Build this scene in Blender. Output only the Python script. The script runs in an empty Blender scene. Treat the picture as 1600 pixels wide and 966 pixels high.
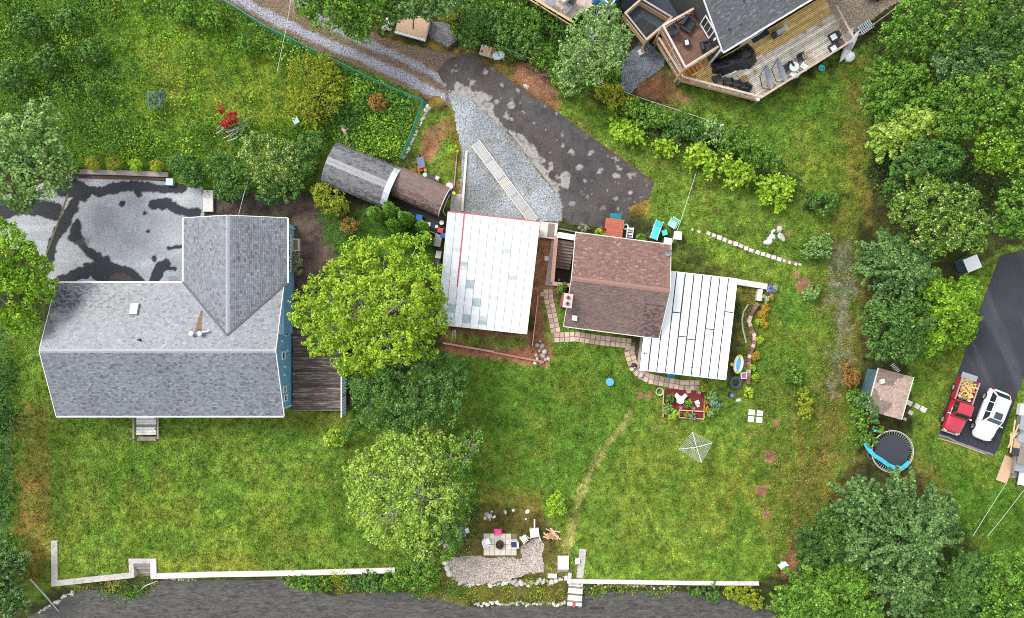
import bpy, math, random
import numpy as np
from mathutils import Vector, Matrix

# ------------------------------------------------------------------ camera, sky, sun, exposure
scene = bpy.context.scene
COL = scene.collection
S = 17.5            # photo pixels (1600 wide) per metre at ground level
H = 64.0            # drone height in metres

def W(px, py, z=0.0):
    k = (H - z) / H / S
    return Vector(((px - 800.0) * k, (483.0 - py) * k, z))

cam_data = bpy.data.cameras.new('camera')
cam_data.sensor_width = 36.0
cam_data.lens = 36.0 * H * S / 1600.0
cam_data.clip_end = 3000
cam = bpy.data.objects.new('camera', cam_data)
COL.objects.link(cam)
cam.location = (0, 0, H)
cam.rotation_euler = (0, 0, 0)
scene.camera = cam

SUN_ELEV, SUN_AZ = 46.0, 310.0      # azimuth: degrees clockwise from image-up
world = bpy.data.worlds.new('World')
scene.world = world
world.use_nodes = True
wn = world.node_tree
bg = wn.nodes['Background']
sky = wn.nodes.new('ShaderNodeTexSky')
sky.sky_type = 'NISHITA'
sky.sun_disc = False
sky.sun_elevation = math.radians(SUN_ELEV)
sky.sun_rotation = math.radians(SUN_AZ)
sky.air_density = 1.0
sky.dust_density = 3.0
hs = wn.nodes.new('ShaderNodeHueSaturation')
hs.inputs['Saturation'].default_value = 0.35
wn.links.new(sky.outputs[0], hs.inputs['Color'])
ov_ = wn.nodes.new('ShaderNodeMix'); ov_.data_type = 'RGBA'      # cloud layer: evens the clear sky out
ov_.inputs['Factor'].default_value = 0.6
ov_.inputs['B'].default_value = (7.2, 7.45, 7.9, 1)
wn.links.new(hs.outputs[0], ov_.inputs['A'])
wn.links.new(ov_.outputs['Result'], bg.inputs[0])
bg.inputs[1].default_value = 0.125

sun_data = bpy.data.lights.new('sun', 'SUN')
sun_data.energy = 1.9
sun_data.angle = math.radians(22)
sun_data.color = (1.0, 0.98, 0.955)
sun = bpy.data.objects.new('sun', sun_data)
COL.objects.link(sun)
_e, _a = math.radians(SUN_ELEV), math.radians(SUN_AZ)
sun_dir = Vector((math.sin(_a) * math.cos(_e), math.cos(_a) * math.cos(_e), math.sin(_e)))
sun.rotation_euler = sun_dir.to_track_quat('Z', 'Y').to_euler()
sun.location = (0, 0, 90)

scene.view_settings.view_transform = 'Standard'
scene.view_settings.look = 'None'
scene.view_settings.gamma = 1.0
scene.view_settings.use_curve_mapping = False
scene.view_settings.exposure = 0.74
scene.render.engine = 'CYCLES'
scene.cycles.use_denoising = False
scene.cycles.filter_width = 1.0
scene.cycles.max_bounces = 6
scene.cycles.diffuse_bounces = 2
scene.cycles.transparent_max_bounces = 8

# ------------------------------------------------------------------ helpers: materials
MATS = {}
def _nt(name):
    m = bpy.data.materials.new(name); m.use_nodes = True
    return m, m.node_tree.nodes, m.node_tree.links, m.node_tree.nodes['Principled BSDF']

def mat(name, col, rough=0.7, metal=0.0, var=0.25, scale=6.0, bump=0.0, bscale=40.0, rnd=0.0, attr=False,
        transl=0.0, spec=0.5, col2=None, c2scale=2.0, c2lo=0.5, c2hi=0.65, stretch=None, alpha=1.0, clad=0.0):
    """principled material: base colour (or face attribute) times noise, optional second noise colour, bump, object random"""
    if name in MATS: return MATS[name]
    m, N, L, p = _nt(name)
    p.inputs['Roughness'].default_value = rough
    p.inputs['Metallic'].default_value = metal
    p.inputs['Specular IOR Level'].default_value = spec
    geo = N.new('ShaderNodeNewGeometry')
    pos = geo.outputs['Position']
    if stretch:
        mp = N.new('ShaderNodeMapping'); mp.inputs['Scale'].default_value = stretch[:3]
        if len(stretch) > 3: mp.inputs['Rotation'].default_value = (0, 0, stretch[3])
        mp.vector_type = 'TEXTURE' if False else 'POINT'
        L.new(pos, mp.inputs[0]); pos_s = mp.outputs[0]
    else: pos_s = pos
    nz = N.new('ShaderNodeTexNoise'); nz.inputs['Scale'].default_value = scale
    nz.inputs['Detail'].default_value = 5; nz.inputs['Roughness'].default_value = 0.65
    L.new(pos_s, nz.inputs['Vector'])
    mr = N.new('ShaderNodeMapRange')
    mr.inputs['From Min'].default_value = 0.3; mr.inputs['From Max'].default_value = 0.7
    mr.inputs['To Min'].default_value = 1 - var; mr.inputs['To Max'].default_value = 1 + var
    L.new(nz.outputs['Fac'], mr.inputs['Value'])
    fac = mr.outputs[0]
    if rnd:
        oi = N.new('ShaderNodeObjectInfo')
        r2 = N.new('ShaderNodeMapRange'); r2.inputs['To Min'].default_value = 1 - rnd; r2.inputs['To Max'].default_value = 1 + rnd
        L.new(oi.outputs['Random'], r2.inputs['Value'])
        mu = N.new('ShaderNodeMath'); mu.operation = 'MULTIPLY'
        L.new(fac, mu.inputs[0]); L.new(r2.outputs[0], mu.inputs[1]); fac = mu.outputs[0]
    if attr:
        at = N.new('ShaderNodeAttribute'); at.attribute_name = 'col'; base = at.outputs['Color']
    else:
        rgb = N.new('ShaderNodeRGB'); rgb.outputs[0].default_value = (*col, 1); base = rgb.outputs[0]
    if col2:
        n2 = N.new('ShaderNodeTexNoise'); n2.inputs['Scale'].default_value = c2scale; n2.inputs['Detail'].default_value = 6
        n2.inputs['Roughness'].default_value = 0.7
        L.new(pos_s, n2.inputs['Vector'])
        m2 = N.new('ShaderNodeMapRange'); m2.inputs['From Min'].default_value = c2lo; m2.inputs['From Max'].default_value = c2hi
        L.new(n2.outputs['Fac'], m2.inputs['Value'])
        mx = N.new('ShaderNodeMix'); mx.data_type = 'RGBA'
        L.new(m2.outputs[0], mx.inputs['Factor']); L.new(base, mx.inputs['A']); mx.inputs['B'].default_value = (*col2, 1)
        base = mx.outputs['Result']
    vm = N.new('ShaderNodeVectorMath'); vm.operation = 'SCALE'
    L.new(base, vm.inputs[0]); L.new(fac, vm.inputs['Scale'])
    L.new(vm.outputs[0], p.inputs['Base Color'])
    if bump:
        nb = N.new('ShaderNodeTexNoise'); nb.inputs['Scale'].default_value = bscale; nb.inputs['Detail'].default_value = 4
        L.new(pos_s, nb.inputs['Vector'])
        bp = N.new('ShaderNodeBump'); bp.inputs['Strength'].default_value = bump; bp.inputs['Distance'].default_value = 0.05
        L.new(nb.outputs['Fac'], bp.inputs['Height']); L.new(bp.outputs[0], p.inputs['Normal'])
    if clad:
        sx = N.new('ShaderNodeSeparateXYZ'); L.new(pos, sx.inputs[0])
        d = N.new('ShaderNodeMath'); d.operation = 'DIVIDE'; d.inputs[1].default_value = clad; L.new(sx.outputs['Z'], d.inputs[0])
        fr = N.new('ShaderNodeMath'); fr.operation = 'FRACT'; L.new(d.outputs[0], fr.inputs[0])
        bp = N.new('ShaderNodeBump'); bp.inputs['Strength'].default_value = 0.8; bp.inputs['Distance'].default_value = 0.02
        L.new(fr.outputs[0], bp.inputs['Height']); L.new(bp.outputs[0], p.inputs['Normal'])
    if transl:
        out = N['Material Output']
        tr = N.new('ShaderNodeBsdfTranslucent'); ms = N.new('ShaderNodeMixShader'); ms.inputs[0].default_value = transl
        L.new(vm.outputs[0], tr.inputs[0]); L.new(p.outputs[0], ms.inputs[1]); L.new(tr.outputs[0], ms.inputs[2])
        L.new(ms.outputs[0], out.inputs[0])
    if alpha < 1: p.inputs['Alpha'].default_value = alpha
    MATS[name] = m
    return m

# ------------------------------------------------------------------ helpers: objects
BASE = {}
def thing(name, label, cat, loc=(0, 0, 0), rz=0.0, group=None):
    o = bpy.data.objects.new(name, None); COL.objects.link(o)
    o.empty_display_size = 0.2
    o.location = loc; o.rotation_euler = (0, 0, rz)
    tag(o, label, cat, group)
    BASE[o.name] = (Vector(loc), rz)
    return o

def tag(o, label=None, cat=None, group=None, kind=None):
    if label: o['label'] = label
    if cat: o['category'] = cat
    if group: o['group'] = group
    if kind: o['kind'] = kind
    return o

def base_of(parent):
    return BASE.get(parent.name, (Vector((0, 0, 0)), 0.0)) if parent else (Vector((0, 0, 0)), 0.0)

class MB:
    def __init__(s): s.v = []; s.f = []; s.c = []
    def add(s, vs, fs, col=None):
        n = len(s.v); s.v += [tuple(v) for v in vs]; s.f += [tuple(i + n for i in f) for f in fs]
        s.c += [col or (1, 1, 1)] * len(fs); return s
    def box(s, c, size, rz=0.0, col=None, M=None):
        x, y, z = size[0] / 2, size[1] / 2, size[2] / 2
        R = M or Matrix.Rotation(rz, 3, 'Z')
        c = Vector(c)
        vs = [c + R @ Vector((a * x, b * y, d * z)) for d in (-1, 1) for a, b in ((-1, -1), (1, -1), (1, 1), (-1, 1))]
        return s.add(vs, [(3, 2, 1, 0), (4, 5, 6, 7), (0, 1, 5, 4), (1, 2, 6, 5), (2, 3, 7, 6), (3, 0, 4, 7)], col)
    def bar(s, a, b, w, h, col=None):
        a, b = Vector(a), Vector(b); d = b - a; L = d.length
        if L < 1e-6: return s
        y = d.normalized(); up = Vector((0, 0, 1)) if abs(y.z) < .98 else Vector((1, 0, 0))
        x = y.cross(up).normalized(); z = x.cross(y)
        return s.box((a + b) / 2, (w, L, h), M=Matrix((x, y, z)).transposed(), col=col)
    def prism(s, poly, z0, z1, col=None):
        """poly: list of (x,y) or Vectors, z0/z1 numbers or lists (per vertex)"""
        n = len(poly)
        A = sum(poly[i][0] * poly[(i + 1) % n][1] - poly[(i + 1) % n][0] * poly[i][1] for i in range(n))
        idx = list(range(n)) if A > 0 else list(range(n))[::-1]
        g = lambda z, i: z[i] if isinstance(z, (list, tuple)) else z
        vs = [(poly[i][0], poly[i][1], g(z0, i)) for i in idx] + [(poly[i][0], poly[i][1], g(z1, i)) for i in idx]
        fs = [tuple(range(n))[::-1], tuple(range(n, 2 * n))] + [(i, (i + 1) % n, n + (i + 1) % n, n + i) for i in range(n)]
        return s.add(vs, fs, col)
    def tube(s, pts, rad, n=6, col=None, close=False):
        pts = [Vector(p) for p in pts]; m = len(pts)
        if not isinstance(rad, (list, tuple)): rad = [rad] * m
        vs, fs = [], []
        for i, p in enumerate(pts):
            if close: d = pts[(i + 1) % m] - pts[i - 1]
            else: d = pts[min(i + 1, m - 1)] - pts[max(i - 1, 0)]
            d = d.normalized() if d.length > 1e-9 else Vector((0, 0, 1))
            up = Vector((0, 0, 1)) if abs(d.z) < .9 else Vector((1, 0, 0))
            x = d.cross(up).normalized(); y = x.cross(d)
            for k in range(n):
                a = 2 * math.pi * k / n
                vs.append(p + (x * math.cos(a) + y * math.sin(a)) * rad[i])
        for i in range(m if close else m - 1):
            j = (i + 1) % m
            for k in range(n):
                fs.append((i * n + k, i * n + (k + 1) % n, j * n + (k + 1) % n, j * n + k))
        if not close: fs += [tuple(range(n))[::-1], tuple(range((m - 1) * n, m * n))]
        return s.add(vs, fs, col)
    def lathe(s, prof, c=(0, 0, 0), n=16, col=None, cap=True, M=None):
        c = Vector(c); vs, fs = [], []
        for r, z in prof:
            for k in range(n):
                a = 2 * math.pi * k / n
                v = Vector((r * math.cos(a), r * math.sin(a), z))
                vs.append(c + (M @ v if M else v))
        for i in range(len(prof) - 1):
            for k in range(n):
                fs.append((i * n + k, i * n + (k + 1) % n, (i + 1) * n + (k + 1) % n, (i + 1) * n + k))
        if cap: fs += [tuple(range(n))[::-1], tuple(range((len(prof) - 1) * n, len(prof) * n))]
        return s.add(vs, fs, col)
    def loft(s, rings, col=None, cap=True):
        n = len(rings[0]); vs = [p for r in rings for p in r]; fs = []
        for i in range(len(rings) - 1):
            for k in range(n - 1):
                fs.append((i * n + k, i * n + k + 1, (i + 1) * n + k + 1, (i + 1) * n + k))
            fs.append((i * n + n - 1, i * n, (i + 1) * n, (i + 1) * n + n - 1))
        if cap: fs += [tuple(range(n))[::-1], tuple(range((len(rings) - 1) * n, len(rings) * n))]
        return s.add(vs, fs, col)
    def build(s, name, m, parent=None, smooth=False, world=True, colors=False):
        """world=True: vertices are world coordinates and get moved into the parent's frame"""
        L, rz = base_of(parent)
        vs = s.v
        if parent is not None and world:
            ca, sa = math.cos(-rz), math.sin(-rz)
            vs = [((x - L.x) * ca - (y - L.y) * sa, (x - L.x) * sa + (y - L.y) * ca, z - L.z) for x, y, z in vs]
        me = bpy.data.meshes.new(name)
        me.from_pydata(vs, [], s.f)
        if colors:
            at = me.attributes.new('col', 'FLOAT_COLOR', 'FACE')
            at.data.foreach_set('color', np.array([(*c, 1) for c in s.c], dtype=np.float32).ravel())
        if smooth: me.polygons.foreach_set('use_smooth', [True] * len(me.polygons))
        me.materials.append(m)
        o = bpy.data.objects.new(name, me); COL.objects.link(o)
        if parent is not None:
            o.parent = parent; BASE[o.name] = BASE.get(parent.name, (Vector((0, 0, 0)), 0.0))
        return o

def mesh_np(name, verts, faces_n, m, cols=None, parent=None, smooth=False, cdomain='FACE'):
    """numpy: verts (n,3), faces (k, 3 or 4) int"""
    me = bpy.data.meshes.new(name)
    k, w = faces_n.shape
    me.vertices.add(len(verts)); me.vertices.foreach_set('co', verts.astype(np.float32).ravel())
    me.loops.add(k * w); me.loops.foreach_set('vertex_index', faces_n.astype(np.int32).ravel())
    me.polygons.add(k)
    me.polygons.foreach_set('loop_start', np.arange(0, k * w, w, dtype=np.int32))
    if smooth: me.polygons.foreach_set('use_smooth', np.ones(k, dtype=bool))
    me.update(calc_edges=True)
    if cols is not None:
        at = me.attributes.new('col', 'FLOAT_COLOR', cdomain)
        c4 = np.ones((len(cols), 4), dtype=np.float32); c4[:, :3] = cols
        at.data.foreach_set('color', c4.ravel())
    me.materials.append(m)
    o = bpy.data.objects.new(name, me); COL.objects.link(o)
    if parent is not None:
        o.parent = parent; BASE[o.name] = BASE.get(parent.name, (Vector((0, 0, 0)), 0.0))
    return o

UB = {}
def unit_mesh(m, shape='box'):
    key = (m.name, shape)
    if key not in UB:
        b = MB()
        if shape == 'box': b.box((0, 0, 0), (1, 1, 1))
        elif shape == 'cyl': b.lathe([(.5, -.5), (.5, .5)], n=14)
        elif shape == 'stone':
            rr = random.Random(5)
            b.lathe([(.3, -.5), (.5, -.15), (.46, .2), (.25, .5)], n=7)
            b.v = [(x * (1 + rr.uniform(-.18, .18)), y * (1 + rr.uniform(-.18, .18)), z * (1 + rr.uniform(-.15, .15))) for x, y, z in b.v]
        elif shape == 'paver':
            b.loft([[(-.5, -.5, -.5), (.5, -.5, -.5), (.5, .5, -.5), (-.5, .5, -.5)],
                    [(-.5, -.5, .3), (.5, -.5, .3), (.5, .5, .3), (-.5, .5, .3)],
                    [(-.46, -.46, .5), (.46, -.46, .5), (.46, .46, .5), (-.46, .46, .5)]])
        me = bpy.data.meshes.new(shape + '_' + m.name)
        me.from_pydata(b.v, [], b.f); me.materials.append(m)
        UB[key] = me
    return UB[key]

def pbox(name, m, parent, c, size, rz=0.0, shape='box', rx=0.0, ry=0.0, world=True):
    """one piece (shared unit mesh, own place and size); c in world coordinates unless world=False"""
    o = bpy.data.objects.new(name, unit_mesh(m, shape)); COL.objects.link(o)
    c = Vector(c)
    if parent is not None:
        o.parent = parent
        if world:
            L, r0 = base_of(parent)
            c = Matrix.Rotation(-r0, 3, 'Z') @ (c - L); rz = rz - r0
    o.location = c; o.scale = size; o.rotation_euler = (rx, ry, rz)
    return o

def copy_tree(o, parent=None):
    c = o.copy(); COL.objects.link(c); c.parent = parent
    if o.name in BASE: BASE[c.name] = BASE[o.name]
    for ch in list(o.children): copy_tree(ch, c)
    return c

def move(o, loc, rz=0.0):
    o.location = loc; o.rotation_euler = (0, 0, rz); BASE[o.name] = (Vector(loc), rz); return o

def pxang(x0, y0, x1, y1):
    """world heading angle of the photo direction (x0,y0)->(x1,y1)"""
    return math.atan2(-(y1 - y0), x1 - x0)

# ------------------------------------------------------------------ helpers: numpy noise and polygons
def vnoise(x, y, cell, seed):
    r = np.random.RandomState(seed); T = r.rand(256, 256)
    u, v = x / cell + 1000, y / cell + 1000
    i, j = np.floor(u).astype(int), np.floor(v).astype(int)
    a, b = u - i, v - j
    a = a * a * (3 - 2 * a); b = b * b * (3 - 2 * b)
    g = lambda p, q: T[p % 256, q % 256]
    return (g(i, j) * (1 - a) + g(i + 1, j) * a) * (1 - b) + (g(i, j + 1) * (1 - a) + g(i + 1, j + 1) * a) * b
def fnoise(x, y, cell, seed, oct=4):
    s, a, t = 0, 1.0, 0
    for k in range(oct):
        s = s + a * vnoise(x, y, cell / 2 ** k, seed + k * 17); t += a; a *= .55
    return s / t
def pxpoly(pts, z=0.0): return np.array([W(x, y, z)[:2] for x, y in pts])
def sdist(x, y, P):
    """signed distance to polygon P (inside positive)"""
    d = np.full(x.shape, 1e9); ins = np.zeros(x.shape, bool); n = len(P)
    for k in range(n):
        ax, ay = P[k]; bx, by = P[(k + 1) % n]
        ex, ey = bx - ax, by - ay
        t = np.clip(((x - ax) * ex + (y - ay) * ey) / (ex * ex + ey * ey + 1e-12), 0, 1)
        d = np.minimum(d, (x - ax - t * ex) ** 2 + (y - ay - t * ey) ** 2)
        c = ((ay > y) != (by > y)) & (x < (bx - ax) * (y - ay) / ((by - ay) if by != ay else 1e-12) + ax)
        ins ^= c
    d = np.sqrt(d)
    return np.where(ins, d, -d)
def pdist(x, y, pts):
    """distance to polyline"""
    d = np.full(x.shape, 1e9)
    for k in range(len(pts) - 1):
        ax, ay = pts[k]; bx, by = pts[k + 1]; ex, ey = bx - ax, by - ay
        t = np.clip(((x - ax) * ex + (y - ay) * ey) / (ex * ex + ey * ey + 1e-12), 0, 1)
        d = np.minimum(d, (x - ax - t * ex) ** 2 + (y - ay - t * ey) ** 2)
    return np.sqrt(d)
def smooth01(t): t = np.clip(t, 0, 1); return t * t * (3 - 2 * t)
# ------------------------------------------------------------------ the ground: colour, grass density, height
WATER_Z = -0.9
UPLAND = pxpoly([(-1200, -1500), (2900, -1500), (2900, 1030), (1500, 1010), (1300, 985), (1245, 945), (1190, 914), (890, 911), (880, 900), (790, 905),
                 (700, 912), (650, 905), (617, 896), (241, 902), (239, 879), (206, 879), (205, 904), (85, 913), (55, 905), (-20, 960), (-1200, 1000)])
LAKE = pxpoly([(-1200, 1150), (10, 985), (55, 962), (95, 935), (130, 922), (165, 925), (205, 938), (235, 922), (250, 908), (440, 906), (470, 918),
               (520, 934), (580, 926), (650, 928), (690, 940), (740, 952), (800, 948), (885, 950), (905, 948), (915, 930), (980, 924), (1050, 924),
               (1130, 932), (1185, 948), (1230, 975), (1300, 1020), (1500, 1060), (2900, 1100), (2900, 3500), (-1200, 3500)], WATER_Z)
G = dict(lawn=(.132, .208, .030), lime=(.175, .25, .032), yellow=(.24, .235, .035), deep=(.05, .135, .016), brown=(.15, .115, .03),
         orange=(.21, .135, .035), soil=(.22, .105, .06), mulch=(.11, .075, .065), floor=(.05, .055, .02), tan=(.33, .28, .10), grey=(.20, .20, .20),
         redsoil=(.28, .125, .075), wood=(.055, .06, .03), mead=(.10, .185, .02))
LAYERS = [  # polygon (photo pixels), colour, feather m, edge noise m, grass density, strength
    ([(-20, -20), (345, -20), (520, 80), (665, 160), (630, 250), (530, 225), (500, 300), (330, 300), (110, 268), (-20, 200)], 'mead', 1.0, 1.0, .7, 1),
    ([(190, 70), (300, 60), (345, 110), (450, 120), (480, 190), (330, 190), (230, 190), (185, 150)], 'lime', 1.5, 2.5, .8, .8),
    ([(240, 95), (320, 100), (350, 150), (250, 140)], 'brown', 1.2, 2.0, .7, .3),
    ([(330, 110), (440, 130), (470, 190), (380, 200), (310, 160)], 'yellow', 1.2, 2.0, .8, .25),
    # left side strip and lawn
    ([(-20, 480), (100, 520), (95, 640), (90, 900), (60, 940), (-20, 960)], 'lawn', .6, .8, .7, 1),
    ([(28, 640), (70, 640), (84, 760), (84, 905), (55, 925), (25, 880)], 'brown', .7, 1.4, .6, .65),
    ([(35, 740), (80, 740), (75, 900), (45, 900)], 'orange', .8, 1.4, .5, .35),
    ([(84, 640), (560, 640), (640, 760), (650, 900), (240, 900), (84, 912)], 'lawn', .6, .8, 1, 1),
    ([(200, 745), (430, 735), (560, 800), (540, 880), (260, 880), (190, 830)], 'lime', 3, 3, 1, .35),
    ([(240, 870), (420, 872), (420, 896), (240, 898)], 'yellow', .6, .8, .7, .55),
    ([(430, 640), (560, 640), (560, 670), (440, 665)], 'brown', .8, .8, .6, .35),
    # middle and right lawns
    ([(540, 640), (700, 545), (850, 560), (870, 480), (1000, 540), (1150, 600), (1160, 430), (1080, 380), (1000, 330), (1020, 285), (870, 170),
      (900, 140), (1000, 200), (1150, 245), (1250, 330), (1345, 300), (1340, 700), (1260, 840), (1185, 915), (895, 912), (850, 800), (740, 790), (640, 900)], 'lawn', .4, .5, 1, 1),
    ([(700, 560), (860, 575), (1000, 600), (960, 680), (860, 760), (760, 740), (720, 640)], 'deep', 3, 3, 1, .45),
    ([(640, 640), (720, 650), (700, 700), (640, 700)], 'brown', 2, 2, .8, .4),
    ([(740, 765), (850, 780), (845, 810), (745, 790)], 'orange', .7, 1.2, .8, .5),
    ([(1180, 600), (1320, 560), (1330, 760), (1240, 850), (1190, 800)], 'brown', 2.5, 2.5, .8, .45),
    ([(1000, 700), (1180, 700), (1180, 800), (1020, 850), (960, 800)], 'yellow', 3, 3, 1, .28),
    ([(1000, 860), (1180, 850), (1185, 908), (990, 905)], 'lime', 2, 2, 1, .35),
    ([(1195, 455), (1260, 450), (1250, 600), (1190, 640), (1170, 600)], 'deep', 1.5, 1.5, 1, .4),
    ([(1060, 360), (1250, 420), (1200, 440), (1050, 420)], 'lime', 2, 2, 1, .4),
    # neighbour's grass, upper right
    ([(1060, 110), (1190, 160), (1340, 75), (1400, 60), (1350, 300), (1250, 330), (1130, 220), (1020, 190)], 'lawn', .6, 1, 1, 1),
    ([(1180, 175), (1330, 130), (1330, 290), (1230, 270)], 'deep', 2, 2, 1, .35),
    ([(1320, 120), (1360, 110), (1350, 300), (1325, 290)], 'brown', 1.2, 1.5, .5, .7),
    ([(1000, 115), (1060, 125), (1085, 155), (1040, 165), (1000, 150)], 'soil', .6, .6, .15, .9),
    ([(1250, 230), (1340, 240), (1330, 310), (1270, 310)], 'yellow', 2, 2, .9, .4),
    # far right yard
    ([(1420, 560), (1500, 440), (1560, 400), (1600, 380), (1640, 900), (1540, 900), (1490, 800), (1420, 720)], 'lawn', .5, .8, 1, 1),
    ([(1440, 700), (1640, 760), (1640, 900), (1480, 860)], 'deep', 2, 2, 1, .6),
    ([(1420, 720), (1470, 730), (1480, 780), (1430, 770)], 'brown', 1.0, 1, .8, .6),
    # track down the right of the lawn
    ([(1295, 330), (1355, 300), (1350, 440), (1335, 600), (1320, 700), (1260, 880), (1225, 900), (1230, 830), (1270, 700), (1285, 560), (1290, 430)], 'brown', .9, 1.8, .65, .6),
    ([(1305, 380), (1335, 380), (1322, 520), (1318, 600), (1290, 620), (1298, 540)], 'grey', .6, 1.6, .45, .32),
    ([(1230, 830), (1265, 830), (1255, 900), (1225, 905)], 'redsoil', .6, .6, .1, .8),
    # beds and bare soil
    ([(330, 305), (500, 300), (560, 340), (520, 400), (470, 470), (455, 460), (455, 335), (330, 335)], 'mulch', .6, .5, .08, 1),
    ([(500, 330), (690, 355), (690, 420), (560, 420), (500, 370)], 'deep', .6, .6, .5, .8),
    ([(640, 175), (720, 170), (728, 340), (700, 330), (640, 290)], 'lawn', .5, .5, .6, 1),
    ([(672, 190), (705, 185), (695, 215), (660, 260), (645, 265), (655, 225)], 'redsoil', .4, .5, .1, .9),
    ([(700, 285), (716, 270), (716, 300), (700, 300)], 'redsoil', .3, .3, .1, .9),
    ([(680, 340), (705, 330), (690, 520), (670, 520)], 'wood', .3, .3, 0, 1),
    ([(838, 345), (872, 345), (866, 470), (862, 560), (848, 570), (690, 548), (690, 510), (830, 520)], 'soil', .3, .35, .12, 1),
    ([(700, 520), (826, 525), (826, 545), (770, 545), (710, 535)], 'lawn', .3, .4, .8, .85),
    ([(852, 470), (868, 470), (865, 540), (850, 530)], 'lawn', .4, .4, .8, .9),
    ([(1155, 440), (1195, 455), (1190, 520), (1172, 560), (1145, 600), (1140, 560), (1160, 470)], 'brown', .4, .5, .6, .6),
    ([(985, 535), (1006, 535), (1000, 575), (990, 570)], 'mulch', .3, .3, .2, .9),
    # along the lane and driveway
    ([(310, -20), (480, -20), (600, 60), (720, 80), (800, 90), (880, 150), (1020, 280), (1010, 330), (890, 330), (720, 330), (700, 170), (560, 110), (340, -5)], 'orange', .5, .9, .5, .75),
    ([(860, 140), (900, 150), (1010, 230), (1080, 270), (1060, 330), (1020, 290), (880, 180)], 'lawn', .7, 1, .9, .85),
    ([(795, 92), (870, 115), (872, 165), (835, 150), (800, 125)], 'soil', .4, .6, .05, .95),
    ([(338, 0), (470, 60), (560, 100), (650, 150), (640, 165), (540, 100), (440, 55), (330, 10)], 'deep', .4, .6, .8, .7),
    # lake bank and fire place
    ([(640, 900), (700, 800), (850, 800), (900, 900), (900, 960), (640, 950)], 'brown', .6, 1.2, .6, .55),
]
PATHS = [  # polyline, colour, half width m, grass density, strength
    ([(988, 640), (970, 670), (945, 700), (925, 730), (905, 780), (893, 830), (885, 870)], 'tan', .40, .55, .62),
    ([(690, 546), (760, 556), (850, 570)], 'redsoil', .3, 0, .8),
    ([(1258, 640), (1250, 760), (1235, 850)], 'brown', .5, .6, .5),
    ([(760, 330), (800, 330), (870, 345)], 'grey', .3, 0, .5),
]
EXLINE = []
PIT = pxpoly([(869.5, 371), (901, 375), (893, 446), (864, 443)])
EXCL = []          # polygons where no grass grows (sheets of paving, buildings)
_LP = [(pxpoly(p), np.array(G[c]), f, a, d, s) for p, c, f, a, d, s in LAYERS]
_PP = [(pxpoly(p), np.array(G[c]), w, d, s) for p, c, w, d, s in PATHS]
RINGS = [(1256, 447, .75), (1203, 714, .62), (1190, 767, .6), (1199, 805, .5), (1214, 660, .4), (1232, 367, .3), (1218, 351, .3),
         (1000, 618, .35), (1014, 618, .35), (1245, 430, .3)]

def ground_props(x, y, excl=False):
    shp = x.shape; x = x.ravel(); y = y.ravel()
    n1 = fnoise(x, y, 5.0, 3); n2 = fnoise(x, y, 1.1, 9); n3 = fnoise(x, y, .45, 21, 3)
    col = np.ones((len(x), 3)) * np.array(G['floor']); den = np.full(len(x), .25)
    for P, c, f, a, d, s in _LP:
        lo, hi = P.min(0) - f - a - 1, P.max(0) + f + a + 1
        m = (x > lo[0]) & (x < hi[0]) & (y > lo[1]) & (y < hi[1])
        if not m.any(): continue
        sd = sdist(x[m], y[m], P) + (n2[m] - .5) * 2.2 * a + (n3[m] - .5) * a
        t = smooth01(sd / f * .5 + .5) * s
        t = np.clip(t * (1 + (n2[m] - .5) * 1.2 * (s < 1)), 0, 1)
        col[m] = col[m] * (1 - t[:, None]) + c * t[:, None]
        den[m] = den[m] * (1 - t) + d * t
    for P, c, w, d, s in _PP:
        t = smooth01(1.3 - pdist(x, y, P) / w + (n2 - .5) * 1.3 + (n3 - .5) * .8) * s
        col = col * (1 - t[:, None]) + c * t[:, None]; den = den * (1 - t) + d * t
    for px, py, r in RINGS:
        cx, cy = W(px, py)[:2]
        t = smooth01((r - np.hypot(x - cx, y - cy) + (n2 - .5) * .25) / .12) * .9
        col = col * (1 - t[:, None]) + np.array((.30, .13, .10)) * t[:, None]; den = den * (1 - t)
    # living variation of turf: clumps of clover, dry straw, moss
    turf = np.clip(den, 0, 1)[:, None]
    dry = smooth01((fnoise(x, y, 2.6, 51) - .52) / .16)[:, None] * turf
    col = col * (1 - dry * .25) + np.array((.23, .20, .035)) * dry * .25
    dk = smooth01((fnoise(x, y, 1.7, 77) - .54) / .12)[:, None] * turf
    col = col * (1 - dk * .35) + np.array((.045, .14, .014)) * dk * .35
    col = col * (.74 + .52 * n2[:, None]) * (.45 + 1.1 * n3[:, None]) * (.85 + .3 * n1[:, None])
    if excl:
        for P in EXCL:
            lo, hi = P.min(0) - .1, P.max(0) + .1
            m = (x > lo[0]) & (x < hi[0]) & (y > lo[1]) & (y < hi[1])
            if m.any(): den[m] = np.where(sdist(x[m], y[m], P) > -.05, 0, den[m])
    if excl:
        for P, hw in EXLINE: den = np.where(pdist(x, y, P) < hw, 0, den)
    return col.reshape(*shp, 3), den.reshape(shp)

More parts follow.
